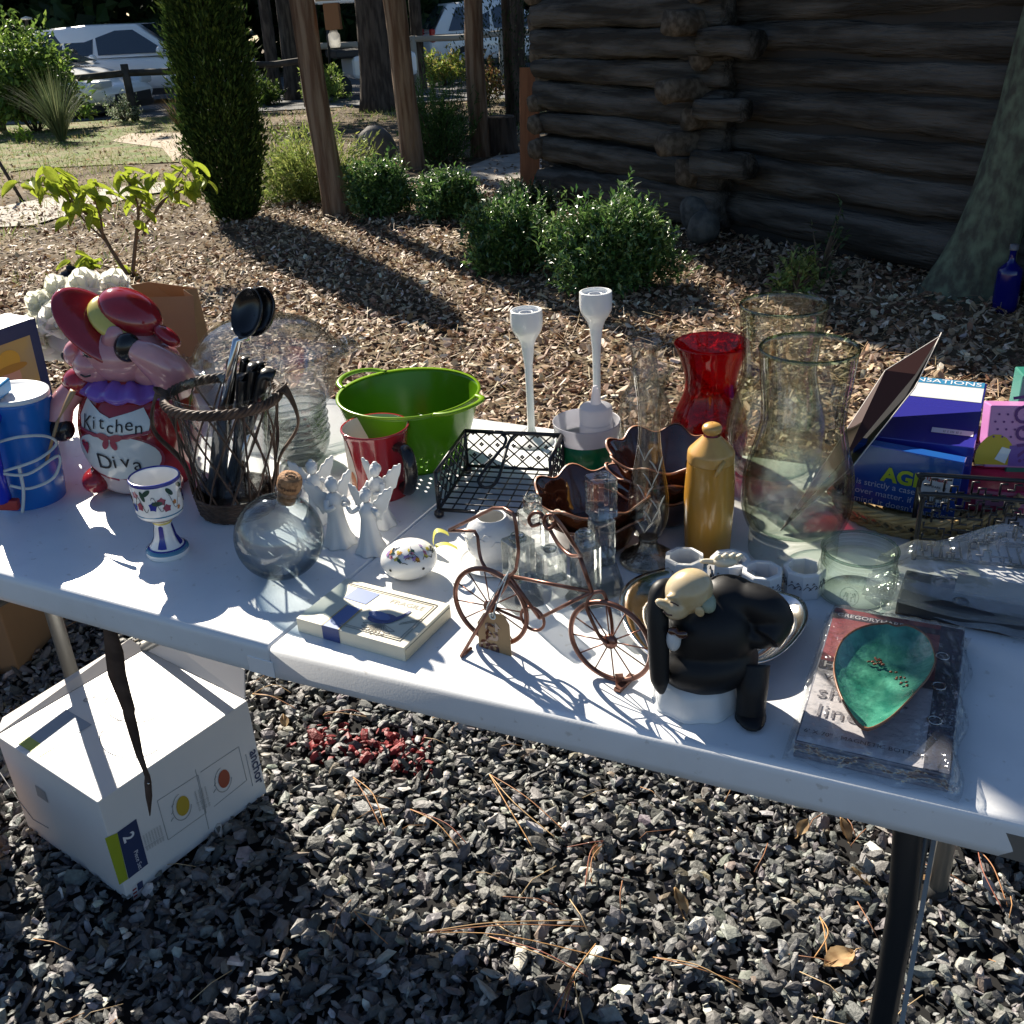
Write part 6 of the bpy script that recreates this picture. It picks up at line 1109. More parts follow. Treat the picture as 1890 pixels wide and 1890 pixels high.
lp('paper_label', -wd / 2 + .002, xr + .03, -dp / 2 + .002, dp / 2 - .002, m_wpr, zt); lp('picture_band', -wd / 2 + .002, xr + .03, dp * .06, dp / 2 - .002, m_pic, zt + .0004); lp('name_band', -wd / 2 + .002, xr + .03, dp * .41, dp * .455, m_slate, zt + .0008); lp('grade_band', -wd / 2 + .002, xr + .03, dp * .0, dp * .06, m_slate, zt + .0008); lp('clear_side', xr + .03, wd / 2 - .002, -dp / 2 + .002, dp / 2 - .002, M('slate_vinyl', (.05, .055, .075), .2, coat=.7, col2=(.1, .1, .13), vs=12), zt + .0002)
def lt(s, size, x, y, mat, bold=0, al='LEFT', sx=1): return text(s, size, mat, r, loc=(x, y, zt + .0014), bold=bold, align=al, sx=sx)
x0 = -wd / 2 + .006; lt('GREGORYHARPER', .0105, x0, dp * .432, m_wpr, .0001); lt('HOTEL', .0155, x0, dp * .03, m_wpr, .0002, sx=1.15); lt('VINYL', .0145, x0 + .004, -dp * .06, m_slate, sx=1.1); lt('shower', .03, x0 + .002, -dp * .17, M('grey_print', (.2, .19, .21), .5), sx=1.0); lt('liner', .03, x0 + .006, -dp * .29, M('grey_print2', (.2, .19, .21), .5), sx=1.05); lt("6' X 70\" - MAGNETIC BOTTOM", .0085, x0, -dp * .43, m_slate, sx=1.0)
for x, y in ((wd * .36, dp * .25), (wd * .36, -dp * .2), (wd * .36, dp * .03)): MB().tube([(x + .0065 * math.cos(a), y + .0065 * math.sin(a), zt + .0012) for a in [2 * PI * i / 24 for i in range(24)]], .0012, 6, closed=True).build('grommet', m_chrome, r)
def film(u, v):
    x = (u - .5) * (wd + .018); y = (v - .5) * (dp + .022); ex_ = max(0, abs(x) - wd / 2) ; ey = max(0, abs(y) - dp / 2); d_ = min(1, (ex_ + ey) / .006); wr = .0009 * math.sin(u * 63 + 20 * v * v) * (1 if u > .72 or v < .12 else .3) + .0011 * math.sin(u * 40 + v * 9) * math.sin(v * 21) + .0022 * math.sin(v * 34 + u * 4) * max(0, u - .7) * 3
    return Vector((x + .004 * math.sin(v * 19) * (u > .95), y + .004 * math.sin(u * 17) * (v < .05), (hl + .0045 + wr) * (1 - .86 * d_) + .001))
MB().grid(film, 70, 70).build('film', GL('wrap_film', (.97, .972, .975), (.7, .73, .76), refl=3.5, haze=.05, hcol=(.75, .78, .8), bump=.8, bs=55, rough=.06, solid=0), r)
# ---- turquoise leaf dish
m_turqd = M('verdigris_glaze', (.02, .14, .1), .2, coat=.5, col2=(.09, .33, .23), vs=38, lo=.36, hi=.66, bump=.5, bs=110, detail=9); m_terr = M('brown_rim_glaze', (.2, .085, .04), .35, coat=.3); m_rust = M('rust_spots', (.25, .07, .03), .35)
zz_ = hl + .012; cpx = at(1636, 1245, TZ + zz_); r = thing('leaf_dish', 'turquoise glazed leaf shaped ceramic dish on the shower liner pack', 'dish', (cpx.x, cpx.y, TZ + hl + .006))
ol = [at(*q, TZ + zz_ + .012) - cpx for q in ((1592, 1348), (1560, 1308), (1541, 1262), (1538, 1225), (1550, 1190), (1572, 1168), (1605, 1156), (1630, 1153), (1650, 1156), (1672, 1157), (1700, 1166), (1718, 1188), (1727, 1215), (1722, 1238), (1700, 1270), (1668, 1305), (1630, 1338))]; ol = spl([(p.x, p.y, 0) for p in ol], 4, True); N = len(ol)
def cups(levels):
    vs = []; fs = []
    for k, z in levels: vs += [(p.x * k, p.y * k, z + .0022 * math.sin(j * .9) * max(0, k - .55) * (1 if 28 < j < 58 else .3)) for j, p in enumerate(ol)]
    for i in range(len(levels) - 1):
        for j in range(N): fs.append((i * N + j, i * N + (j + 1) % N, (i + 1) * N + (j + 1) % N, (i + 1) * N + j))
    return vs, fs
MB().add(*cups([(.01, .003), (.3, .0035), (.55, .006), (.75, .011), (.9, .0165), (.965, .02)])).build('glazed_inside', m_turqd, r); MB().add(*cups([(.965, .02), (.985, .0215), (1.0, .021), (1.0, .018), (.9, .011), (.6, .001), (.2, -.001), (.01, -.001)])).build('bare_outside', m_terr, r)
mb = MB(); rg = random.Random(3)
for i in range(22):
    t = rg.random(); c_ = Vector((-.012 + .016 * rg.random(), .022 + .004 * rg.gauss(0, 1), .0075)) if t < .5 else Vector((.012 + .005 * rg.gauss(0, .6), -.014 + .01 * rg.gauss(0, .7), .0085)); mb.ball(c_, (rg.uniform(.001, .0026), rg.uniform(.0006, .0016), .0012), 8, 5)
mb.build('rust_specks', m_rust, r)
# ---- cream book box
P = [at(545, 1137, TZ + .021), at(640, 1068, TZ + .021), at(838, 1113, TZ + .021), at(737, 1195, TZ + .021)]; e1 = (P[2] - P[1]) + (P[3] - P[0]); e1.z = 0; wd = e1.length / 2; e1.normalize(); e2 = Vector((-e1.y, e1.x, 0)); dp = abs(((P[1] + P[2]) / 2 - (P[0] + P[3]) / 2).dot(e2)); cen = sum(P, Vector()) / 4; hb = .02
m_crm = M('cream_card', (.64, .6, .47), .5, col2=(.67, .63, .5), vs=7); m_lin = M('grey_line_print', (.33, .31, .27), .6); m_navp = M('navy_print', (.03, .055, .19), .45); m_blup = M('mid_blue_print', (.07, .13, .34), .45); m_gold = M('gold_line', (.42, .3, .1), .4)
r = thing('card_box', 'flat cream card box printed with a blue bird and a blue ribbon band', 'box', (cen.x, cen.y, TZ), math.atan2(e1.y, e1.x)); MB().box((0, 0, hb / 2), (wd, dp, hb)).build('carton', m_crm, r, bev=.0008); MB().box((wd / 2 + .0006, 0, hb / 2 - .001), (.0012, dp - .004, hb - .006)).build('tuck_flap', M('cream_flap', (.56, .5, .36), .6), r)
zt = hb + .0005
def bpl(nm, pts, mat, z=0): return MB().poly([(x, y, zt + z) for x, y in pts]).build(nm, mat, r)
mb = MB(); ix, iy = wd / 2 - .012, dp / 2 - .01
for k in (0, .0035):
    c_ = [(-ix * .3 + 0, -iy + k), (ix - k, -iy + k), (ix - k, iy - k), (-ix + k, iy - k)]
    for a, c2 in zip(c_, c_[1:]): mb.tube([(a[0], a[1], zt), (c2[0], c2[1], zt)], .0004 if k else .0007, 4)
mb.build('border_print', m_lin, r)
bx0 = -wd * .17
bpl('ribbon_band', [(bx0 - .013, -dp / 2), (bx0 + .013, -dp / 2), (bx0 + .012, -dp * .02), (bx0 - .012, -dp * .02)], m_blup); bpl('ribbon_band', [(bx0 - .026, dp * .1), (bx0 + .01, dp * .08), (bx0 + .013, dp * .34), (bx0 - .024, dp * .36)], m_blup, .0001)
for s_ in (-1, 1): bpl('gold_edge', [(bx0 + s_ * .0115, -dp / 2), (bx0 + s_ * .0135, -dp / 2), (bx0 + s_ * .0125, -dp * .02), (bx0 + s_ * .0105, -dp * .02)], m_gold, .0003)
MB().poly([(bx0 - .013, -dp / 2 - .0006, .0005), (bx0 + .013, -dp / 2 - .0006, .0005), (bx0 + .013, -dp / 2 - .0006, hb), (bx0 - .013, -dp / 2 - .0006, hb)]).build('ribbon_band', m_navp, r)
bpl('bird_body', blob(wd * .13, -dp * .1, .019, .0115, 20, .25), m_navp, .0004); bpl('bird_wing', blob(wd * .09, -dp * .07, .017, .008, 18, -.15), m_blup, .0008); bpl('bird_head', [(wd * .2, -dp * .06), (wd * .245, dp * .04), (wd * .262, dp * .16), (wd * .29, dp * .17), (wd * .275, dp * .02), (wd * .25, -dp * .08)], m_navp, .0006)
mb = MB(); cx, cy_ = wd * .17, -dp * .24
for i in range(9):
    a = -PI * .97 + i * .36; mb.tube(spl([(cx, cy_ + .006, zt), (cx + .013 * math.cos(a - .25), cy_ + .012 * math.sin(a - .25), zt), (cx + .024 * math.cos(a), cy_ + .02 * math.sin(a), zt), (cx + .013 * math.cos(a + .25), cy_ + .012 * math.sin(a + .25), zt), (cx, cy_ + .006, zt)], 4), .0004, 4)
mb.tube([(cx + .02, cy_ + .012, zt), (ix, cy_ + .03, zt)], .0004, 4).tube([(cx + .02, cy_ + .015, zt), (ix, cy_ + .035, zt)], .0004, 4).build('flower_lines', m_lin, r)
text('FRAGILE', .0125, m_lin, r, loc=(wd * .2, dp * .27, zt + .0002), sx=1.1); text('hand made with care', .005, m_lin, r, loc=(wd * .22, dp * .19, zt + .0002)) if False else None
# ---- painted egg pomander
b = tp(758, 1062); r = thing('pomander', 'white painted china egg pomander with holes and a yellow ribbon', 'pomander', b, R(10)); RX, RY, RZ = .0385, .036, .0262; LC = Vector((0, 0, RZ)); MB().ball(LC, (RX, RY, RZ), 40, 24).build('egg', m_white, r)
def eggf(o=.0006):
    def f(x, y):
        a = -PI / 2 + x; p = y; return Vector(((RX + o) * math.cos(p) * math.cos(a), (RY + o) * math.cos(p) * math.sin(a), RZ + (RZ + o) * math.sin(p)))
    return f
def ep(nm, pts, mat, o=.0006): vs, fs = fan(pts, eggf(o)); return MB().add(vs, fs).build(nm, mat, r)
for x in (-.78, .42): ep('hole', blob(x, .02, .055, .075, 10), m_ink)
rg = random.Random(9); pal = [M('egg_orange', (.55, .25, .02), .3), M('egg_yellow', (.6, .5, .08), .3), M('egg_lilac', (.35, .22, .45), .3), M('egg_pink', (.5, .18, .25), .3), m_fgreen]
for i in range(22): ep('painted_flower', blob(rg.uniform(-1.3, 1.3), rg.uniform(.5, 1.1), rg.uniform(.09, .17), rg.uniform(.06, .1), 15, rg.uniform(0, 3), .25), pal[i % 5], .0005 + .0001 * (i % 4))
mb = MB(); f = eggf(.001)
for i in range(16): a, p = rg.uniform(-1.3, 1.4), rg.uniform(.35, 1.0); mb.tube([f(a, p), f(a + .1, p + rg.uniform(-.15, .15)), f(a + .22, p + rg.uniform(-.1, .25))], .0005, 4)
mb.build('painted_stems', m_ink, r); m_rib = M('yellow_ribbon', (.6, .58, .12), .6, trl=.3)
MB().grid(lambda u, v: Vector((.036 + .022 * u - .006 * math.sin(PI * u), .012 + .012 * (v - .5), .037 + .02 * math.sin(PI * u * .8))), 8, 2).grid(lambda u, v: Vector((.038 + .03 * u, .006 + .01 * (v - .5), .036 - .008 * u + .006 * math.sin(PI * u))), 8, 2).build('ribbon', m_rib, r)
# ---- angels
m_bisq = M('bisque_white', (.62, .63, .62), .5, col2=(.66, .67, .66), vs=30, sss=.05)
def angel(px, py, h, rz, label, arms=0):
    b = tp(px, py); t = thing('angel_figurine', label, 'figurine', b, rz, 'white winged angel figurines'); s = h / .1
    MB().lathe(sprof([(.001, 0), (.021, 0), (.022, .004), (.018, .012), (.0135, .03), (.011, .048), (.0105, .056), (.012, .066), (.0085, .074), (.004, .078)], 4), 44, lambda a, rr, z: (rr * (1 + .09 * math.sin(7 * a + z * 30) * max(0, 1 - z / .06)), z)).build('robe', m_bisq, t)
    MB().ball((0, -.001, .087), (.0078, .0078, .0092), 16, 12).build('head', m_bisq, t); MB().ball((0, .002, .09), (.0088, .0082, .0085), 16, 10).ball((0, .002, .098), (.004, .004, .003), 10, 6).build('hair', m_bisq, t)
    for sg in (-1, 1):
        MB().grid(lambda u, v: Vector((sg * (.004 + .03 * u), .009 + .008 * u * u + .003 * math.sin(3 * u), .06 + .034 * u ** 1.3 + (v - .6) * (.034 * math.sin(PI * min(1, .22 + u * .78)) ** .7 + .002) * (1 + .12 * math.sin(u * 22)))), 16, 6).build('wing', m_bisq, t, solid=.0026)
        e = [(sg * .011, -.002, .069), (sg * .015, -.011, .06), (sg * .006, -.0165, .064)] if arms == 0 else ([(sg * .011, -.002, .069), (sg * .02, -.008, .064), (sg * .022, -.014, .074)] if arms == 1 else [(sg * .011, -.002, .069), (sg * .014, -.009, .058), (sg * .003, -.015, .056)])
        MB().tube(spl(e, 4), [.0042, .0042, .004, .004, .0038, .0036, .0034, .0032, .0026], 10).build('arm', m_bisq, t)
    for ch in t.children: pass
    t.scale = (s, s, s)
angel(628, 1002, .106, .5, 'white angel figurine in the middle of the group, turned to the right'); angel(687, 1016, .1, -.35, 'nearest white angel figurine with raised wings, in front of the red mug', 1); angel(704, 968, .102, -.5, 'white angel figurine touching the red mug handle, farthest right', 2); angel(590, 960, .1, .2, 'white angel figurine partly behind the round corked bottle', 1)
# ---- round bottle with cork
b = tp(503, 1052); r = thing('round_bottle', 'round clear glass bottle with a cork, tipped slightly to the right', 'bottle', b); r.rotation_euler = (R(8), R(19), 0); r.scale = (.86, .86, .86); RB = .0705
m_bot = GL('bottle_glass', (.9, .925, .935), (.26, .33, .37), refl=1.6, power=.4, bump=.35, bs=10); bp_ = [(.001, .004), (.022, .0015)] + [(RB * math.sin(a), RB - RB * math.cos(a)) for a in [R(20) + R(138) * i / 26 for i in range(27)]] + [(.0195, .142), (.017, .15), (.0175, .158), (.0205, .16), (.0205, .165), (.0175, .166)]
LT('body', bp_, m_bot, r, 64); LT('inner_wall', [(max(.001, a - .0028), z + (.003 if z < .02 else -.0005 if z < .13 else 0)) for a, z in bp_[:-2]][::-1], m_bot, r, 64); m_cork = M('cork', (.36, .19, .085), .8, col2=(.25, .12, .05), vs=160, bump=.5, bs=240); ck = sprof([(.0145, .142), (.0155, .16), (.0185, .168), (.0192, .18), (.0175, .187), (.016, .189)], 3); LT('cork', [(.001, .142)] + ck + [(.001, .1895)], m_cork, r, 32); f = wrap(ck, -PI / 2 - .1, .0004); text('Carpetto', .0088, M('cork_ink', (.07, .03, .012), .7), r, lambda x, y: f(x, y + .176), bold=.0002)
mb = MB(); mb.tube([(.009 * math.cos(a), .009 * math.sin(a), .19) for a in [2 * PI * i / 20 for i in range(20)]], .0006, 4, closed=True)
for i in range(5): mb.tube([(-.005 + .0024 * i, -.003, .1902), (-.004 + .002 * i, .004, .1902)], .0005, 4)
mb.build('cork_stamp', bpy.data.materials['cork_ink'], r)
# ---- white china globe light
b = tp(912, 1040); r = thing('china_globe', 'white bisque china globe tealight cover with an open top on its saucer', 'tealight holder', b, R(0)); gpr = [(.03, .006)] + [(.0375 * math.sin(a), .042 - .0375 * math.cos(a)) for a in [R(40) + R(105) * i / 20 for i in range(21)]]; top = gpr[-1]
m_china = M('bisque_china', (.7, .7, .69), .3, bump=.35, bs=60, trl=.1); LT('globe', gpr + [(top[0] - .001, top[1] + .002), (top[0] - .004, top[1] + .0005)] + [(a - .0035, z) for a, z in gpr[::-1]], m_china, r, 48); LT('saucer', sprof([(.001, .001), (.03, .0015), (.042, .004), (.0465, .007), (.046, .008), (.04, .006), (.001, .004)], 3), m_white, r, 48); LT('candle', [(.001, .012), (.019, .012), (.019, .004)], M('candle_wax', (.7, .66, .45), .5), r, 24)
mb = MB(); f = wrap(gpr, -PI / 2, .0004)
for i in range(14): a, z = rg.uniform(-.06, .06), rg.uniform(.022, .06); mb.tube([f(a, z), f(a + .006, z + .006), f(a + .014, z + .004)], .0006, 4)
mb.build('raised_lines', m_china, r)
# ---- crystal blocks
m_crys = GL('crystal', (.96, .972, .968), (.55, .62, .6), refl=2.2, power=.5, solid=.5)
def cblock(w, h, z, c=.004): return [(-w / 2 + c, -w / 2), (w / 2 - c, -w / 2), (w / 2, -w / 2 + c), (w / 2, w / 2 - c), (w / 2 - c, w / 2), (-w / 2 + c, w / 2), (-w / 2, w / 2 - c), (-w / 2, -w / 2 + c)]
def crystal(px, py, rz, blocks, label, flare=None):
    t = thing('crystal_holder', label, 'candle holder', tp(px, py), rz, 'clear crystal block candle holders'); z = .0
    for w, h, kk in blocks:
        if kk == 'f': m = MB(); a = cblock(w, 0, 0); c2 = cblock(w * .62, 0, 0); n = 8; m.add([(x, y, z) for x, y in a] + [(x, y, z + h) for x, y in c2], [tuple(range(n))[::-1], tuple(range(n, 2 * n))] + [(i, (i + 1) % n, n + (i + 1) % n, n + i) for i in range(n)], False)
        else: m = MB(); m.prism(cblock(w, h, z), z, z + h)
        m.build('block', m_crys, t, bev=.0009); z += h + .0002
    MB().lathe([(.001, z + .0006), (.0085, z + .0006), (.009, z + .003), (.0075, z + .003)], 16).build('candle_cup', m_crys, t)
crystal(988, 1042, .5, ((.036, .022, 'b'), (.034, .06, 'b'), (.022, .02, 'b')), 'clear crystal block tower right behind the china globe'); crystal(1112, 1088, .35, ((.05, .042, 'f'), (.027, .014, 'b'), (.029, .048, 'b'), (.021, .006, 'b'), (.033, .052, 'b')), 'tallest clear crystal tower, with a flared foot and two stacked blocks')
crystal(1082, 1108, .3, ((.046, .02, 'f'), (.033, .062, 'b'), (.022, .016, 'b')), 'clear crystal block holder in front of the tallest crystal tower'); crystal(962, 1112, .6, ((.046, .04, 'f'), (.034, .052, 'b'), (.02, .004, 'b')), 'clear crystal block holder directly behind the copper bicycle frame'); crystal(1018, 1092, .45, ((.042, .022, 'b'), (.034, .04, 'b')), 'lowest clear crystal block with a greenish foot between the others')
# ---- seashell
m_shell = M('shell_cream', (.6, .55, .47), .35, col2=(.5, .4, .3), vs=24, stretch=(1, 1, 4)); b = tp(1052, 1018); r = thing('seashell', 'cream cone seashell standing between the crystal blocks and brown bowls', 'shell', b, rot=(R(-10), R(-16), 0))
def shf(u, v): t = u * 5 * PI; rr = .021 * (.12 + .88 * v) * (1 - .0 * u); return None
MB().lathe(sprof([(.001, 0), (.006, .004), (.013, .022), (.0185, .038), (.0195, .045), (.017, .05), (.012, .052), (.0115, .056), (.007, .058), (.005, .062), (.001, .063)], 4), 36, lambda a, rr, z: (rr * (1 + .05 * math.sin(a + z * 120) + .05 * math.cos(a)), z + .0016 * math.sin(a))).build('shell', m_shell, r); MB().ball((-.001, -.0145, .045), (.008, .006, .009), 12, 8).build('opening', M('shell_brown', (.2, .09, .05), .4), r)
# ---- copper wire bicycle
m_cop = M('bronzed_wire', (.15, .065, .045), .32, metal=.75, col2=(.24, .12, .09), vs=60, spec=.5); Rb, Fb = tp(906, 1187), tp(1134, 1258); ax_ = (Fb - Rb).normalized(); nb_ = Vector((ax_.y, -ax_.x, 0)); r = thing('wire_bicycle', 'bronzed wire model bicycle with spoked wheels and curled handlebars', 'model bicycle', Fb)
def Bp(px, py, o=0): return on_plane(px, py, Fb, nb_) + nb_ * o - Fb
def wheel(px, py, top, nm):
    c = Bp(px, py); rad_ = (c.z + (Fb.z - TZ)) - .003 if nm != 'x' else .05; rad_ = max(.04, min(.056, c.z - .0035)); mb = MB(); mb.tube([c + ax_ * rad_ * math.cos(a) + Vector((0, 0, rad_ * math.sin(a))) for a in [2 * PI * i / 56 for i in range(56)]], .0031, 8, closed=True); w = mb.build(nm, m_cop, r)
    mb = MB()
    for i in range(12): a = 2 * PI * i / 12 + .1; mb.tube([c + (ax_ * math.cos(a) + Vector((0, 0, math.sin(a)))) * .004, c + (ax_ * math.cos(a) + Vector((0, 0, math.sin(a)))) * (rad_ - .002)], .0009, 5)
    mb.build('spokes', m_cop, w); T = Matrix.Translation(c) @ nb_.to_track_quat('Z', 'Y').to_matrix().to_4x4(); MB().lathe([(.001, .004), (.008, .003), (.009, 0), (.008, -.003), (.001, -.004)], 18, T=T).build('hub', m_cop, w); return c, rad_
rc, rr_ = wheel(905, 1119, 0, 'wheel'); fc, fr_ = wheel(1126, 1184, 0, 'wheel')
S0, H0, BB = Bp(940, 1063), Bp(1092, 1092), Bp(996, 1141); mb = MB(); wr = .0023
mb.tube([S0, H0], wr, 7).tube([H0, BB], wr, 7).tube([S0, BB], wr, 7)
for o in (-.006, .006): mb.tube(spl([Bp(942, 1066), Bp(925, 1092, o), Bp(905, 1119, o)], 4), .002, 7); mb.tube(spl([Bp(1094, 1094), Bp(1087, 1112, o), Bp(1098, 1140, o * 1.2), Bp(1112, 1170, o), Bp(1126, 1184, o)] if o > 0 else [Bp(1094, 1094), Bp(1108, 1098, o), Bp(1117, 1120, o), Bp(1124, 1150, o), Bp(1126, 1184, o)], 4), .0021, 7)
mb.tube([Bp(963, 1144), Bp(905, 1119)], .0018, 7); cr = Bp(983, 1142); mb.tube([cr + ax_ * .0155 * math.cos(a) + Vector((0, 0, .0155 * math.sin(a))) for a in [2 * PI * i / 30 for i in range(30)]], .0019, 7, closed=True); mb.build('frame', m_cop, r)
MB().tube(spl([Bp(955, 1050, .004), Bp(967, 1010, .012), Bp(967, 985, .014), Bp(962, 955, .012), Bp(955, 940, .01)], 4) + [Bp(930, 938, 0)] + [Bp(905, 942, -.006), Bp(858, 967, -.012), Bp(812, 991, -.02), Bp(811, 993, -.02), Bp(840, 993, -.02), Bp(859, 994, -.02)] + spl([Bp(866, 1003, -.018), Bp(876, 1035, -.012), Bp(892, 1053, -.006), Bp(915, 1064, -.002), Bp(940, 1062, 0), Bp(955, 1050, .004)], 5), .0021, 7).build('saddle', m_cop, r)
sp1 = [Bp(1062 + 12 * math.exp(-t * .35) * math.cos(t + 1.0) * .9 - 2, 934 + 12 * math.exp(-t * .35) * math.sin(t - 2.2), .016 + .0012 * t) for t in [i * .5 for i in range(12)]]
MB().tube([H0, Bp(1070, 1026)], .0025, 7).tube(spl([Bp(1055, 922, .04), Bp(1066, 935, .04), Bp(1078, 960, .036), Bp(1086, 990, .028), Bp(1082, 1013, .014), Bp(1070, 1026, 0), Bp(1042, 1033, -.012), Bp(1012, 1023, -.024), Bp(988, 1003, -.034), Bp(972, 988, -.04), Bp(962, 977, -.043), Bp(949, 976, -.043), Bp(942, 986, -.041), Bp(949, 998, -.04), Bp(964, 993, -.038)], 6), .0023, 7).tube(spl([Bp(1055, 922, .04), Bp(1044, 922, .041), Bp(1040, 934, .042), Bp(1047, 945, .043), Bp(1057, 941, .042), Bp(1057, 932, .041)], 5), .0018, 7).build('handlebar', m_cop, r)
k0, k1 = Bp(937, 1068), tp(851, 1214) - Fb; MB().tube([k0, k1 + Vector((0, 0, .002))], .0022, 7).tube([k1 + Vector((0, 0, .002)), k1 + Vector((.012, .016, .002))], .0022, 7).build('prop_stand', m_cop, r)
ft_ = tp(1150, 1264) - Fb; MB().box((0, 0, 0), (.034, .008, .0045), Matrix.Translation(ft_ + Vector((.002, .0, .0025))) @ Matrix.Rotation(R(52), 4, 'Z')).box((0, 0, 0), (.009, .007, .012), Matrix.Translation(ft_ + Vector((-.004, .002, .006)))).build('front_foot', m_cop, r)
# kraft tag tied to the bicycle
m_tag = M('kraft_tag', (.27, .17, .085), .75, col2=(.3, .2, .1), vs=12); tq = [Bp(x, y, .012) + Fb for x, y in ((899, 1206), (951, 1208), (947, 1146), (937, 1129), (905, 1126), (895, 1141))]; c_ = sum(tq, Vector()) / 6; r = thing('price_tag', 'brown kraft tag printed tag hanging from the bicycle', 'tag', c_); tl = [p - c_ for p in tq]
MB().add(tl, [tuple(range(6))], False).build('card', m_tag, r, solid=.0009); xv = ax_; zv = Vector((0, 0, 1)); nv = nb_; o = text('tag', .034, m_brn, r, lambda x, y: (xv * y + zv * -x + nv * .0009 + zv * -.006), bold=.0004, sx=1.0)
r.scale = (1.12, 1.12, 1.12)
MB().tube([(xv * math.cos(a) + zv * math.sin(a)) * .0032 + zv * .022 + nv * .0008 for a in [2 * PI * i / 14 for i in range(14)]], .0011, 5, closed=True).build('eyelet', m_cord, r); top_ = (Bp(938, 1066, .003) + Fb) - c_; MB().tube(spl([zv * .022 + nv * .001, zv * .035 + nv * .004 + xv * .006, top_], 5), .0007, 5).tube(spl([zv * .022 + nv * .001, zv * .034 + nv * .004 - xv * .004, top_], 5), .0007, 5).build('string', m_cord, r)

# ================================================================== UNDER AND BEYOND THE TABLE
m_wcard = M('white_carton', (.62, .62, .62), .45, col2=(.65, .65, .65), vs=4, bump=.05, bs=20); m_fold = M('carton_fold', (.56, .52, .5), .55); m_grn = M('label_lime', (.28, .34, .02), .5); m_nav = M('label_navy', (.02, .035, .1), .5); m_gprint = M('faint_print', (.3, .3, .3), .6)
n0 = gp(240, 1675); r1 = gp(495, 1475); e1 = (r1 - n0); Lb = e1.length; e1.normalize(); e2 = Vector((-e1.y, e1.x, 0)); Wb = .325; Hb = .232; aB = math.atan2(e1.y, e1.x); B0 = n0 + Vector((0, 0, .018))
r = thing('carton', 'large white printed bakeware carton standing on the gravel under the table', 'carton', B0, aB); MB().box((Lb / 2, Wb / 2, Hb / 2), (Lb, Wb, Hb)).build('box', m_wcard, r, bev=.002)
MI = Matrix.Rotation(-aB, 4, 'Z')
def fr(px, py, o=.0008): p = on_plane(px, py, B0, e2); q = MI @ (p - B0); return Vector((q.x, -o, q.z))
def tpz(px, py, o=.0008): p = at(px, py, B0.z + Hb); q = MI @ (p - B0); return Vector((q.x, q.y, Hb + o))
def le(px, py, o=.0008): p = on_plane(px, py, B0, e1); q = MI @ (p - B0); return Vector((-o, q.y, q.z))
def fpx(nm, pts, mat, f=fr, o=.0008): return MB().poly([f(x, y, o) for x, y in pts]).build(nm, mat, r)
fpx('lime_label', [(193, 1547), (216, 1537), (236, 1622), (220, 1633)], m_grn); fpx('navy_label', [(216, 1536), (251, 1511), (273, 1594), (237, 1622)], m_nav)
def ftx(s, size, px, py, mat, rot=-PI / 2, f=fr, **k):
    c_ = f(px, py, .0014); ca, sa = math.cos(rot), math.sin(rot)
    return text(s, size, mat, r, lambda x, y: Vector((c_.x + x * ca - y * sa, c_.y, c_.z + x * sa + y * ca)), **k)
ftx('anchor', .03, 473, 1414, m_nav, bold=.0004); ftx('2', .03, 236, 1545, m_lbl, bold=.0008); ftx('Piece Set', .012, 254, 1586, m_lbl)
for k in range(7): ftx('ovenware glass', .0062, 268 + 5 * k, 1555 - 3 * k, m_gprint)
for k in range(4): ftx('ovenware glass dish', .0062, 364 + 6 * k, 1478 - 3 * k, m_gprint)
def dishpic(px, py, s, col, nm):
    c_ = fr(px, py, .0012); mb = MB(); mb.add([(c_.x + x, c_.y, c_.z + y) for x, y in blob(0, 0, .014 * s, .022 * s, 18)], [tuple(range(18))], False); mb.build(nm, col, r); mb = MB(); mb.tube([Vector((c_.x - .002 + .02 * s * math.cos(a), c_.y, c_.z + .03 * s * math.sin(a))) for a in [R(20) + R(250) * i / 20 + PI * .4 for i in range(21)]], .0007, 4)
    for i in range(3): mb.tube([Vector((c_.x - .03 * s + .004 * i, c_.y, c_.z + .014 * s * (i - 1))), Vector((c_.x - .024 * s + .004 * i, c_.y, c_.z + .004 + .014 * s * (i - 1)))], .0008, 4)
    mb.build('outline_print', m_gprint, r)
dishpic(337, 1487, 1.0, M('print_yellow', (.42, .3, .03), .5), 'dish_print'); dishpic(413, 1437, .95, M('print_redfood', (.3, .06, .03), .5), 'dish_print')
mb = MB()
for a, c2 in (((290, 1478), (365, 1430)), ((365, 1430), (380, 1500)), ((380, 1500), (310, 1550)), ((310, 1550), (290, 1478)), ((370, 1425), (440, 1378)), ((440, 1378), (455, 1440)), ((455, 1440), (395, 1488)), ((360, 1420), (385, 1530)), ((453, 1392), (466, 1450))): mb.tube([fr(*a), fr(*c2)], .0005, 4)
mb.build('panel_lines', m_gprint, r)
fpx('flag_print', [(243, 1637), (262, 1624), (265, 1650), (246, 1662)], M('flag_white', (.6, .58, .58), .5)); fpx('flag_canton', [(252, 1631), (262, 1624), (264, 1636), (254, 1644)], m_nav, fr, .0014)
for k in range(3): fpx('flag_stripe', [(244 + k, 1642 + 6 * k), (251 + k, 1637 + 6 * k), (251 + k, 1640 + 6 * k), (244 + k, 1645 + 6 * k)], m_red, fr, .0014)
fpx('barcode_print', [(65, 1448), (84, 1462), (90, 1482), (70, 1468)], m_gprint, le); MB().tube([le(0, 1425), le(30, 1470), le(62, 1512), le(90, 1528)], .0009, 5).build('crease', m_gprint, r)
fpx('lime_edge', [(2, 1386), (48, 1415), (40, 1422), (2, 1398)], m_grn, tpz) if False else None
tp4 = lambda u, v, o=.0009: Vector((Lb * u, Wb * v, Hb + o))
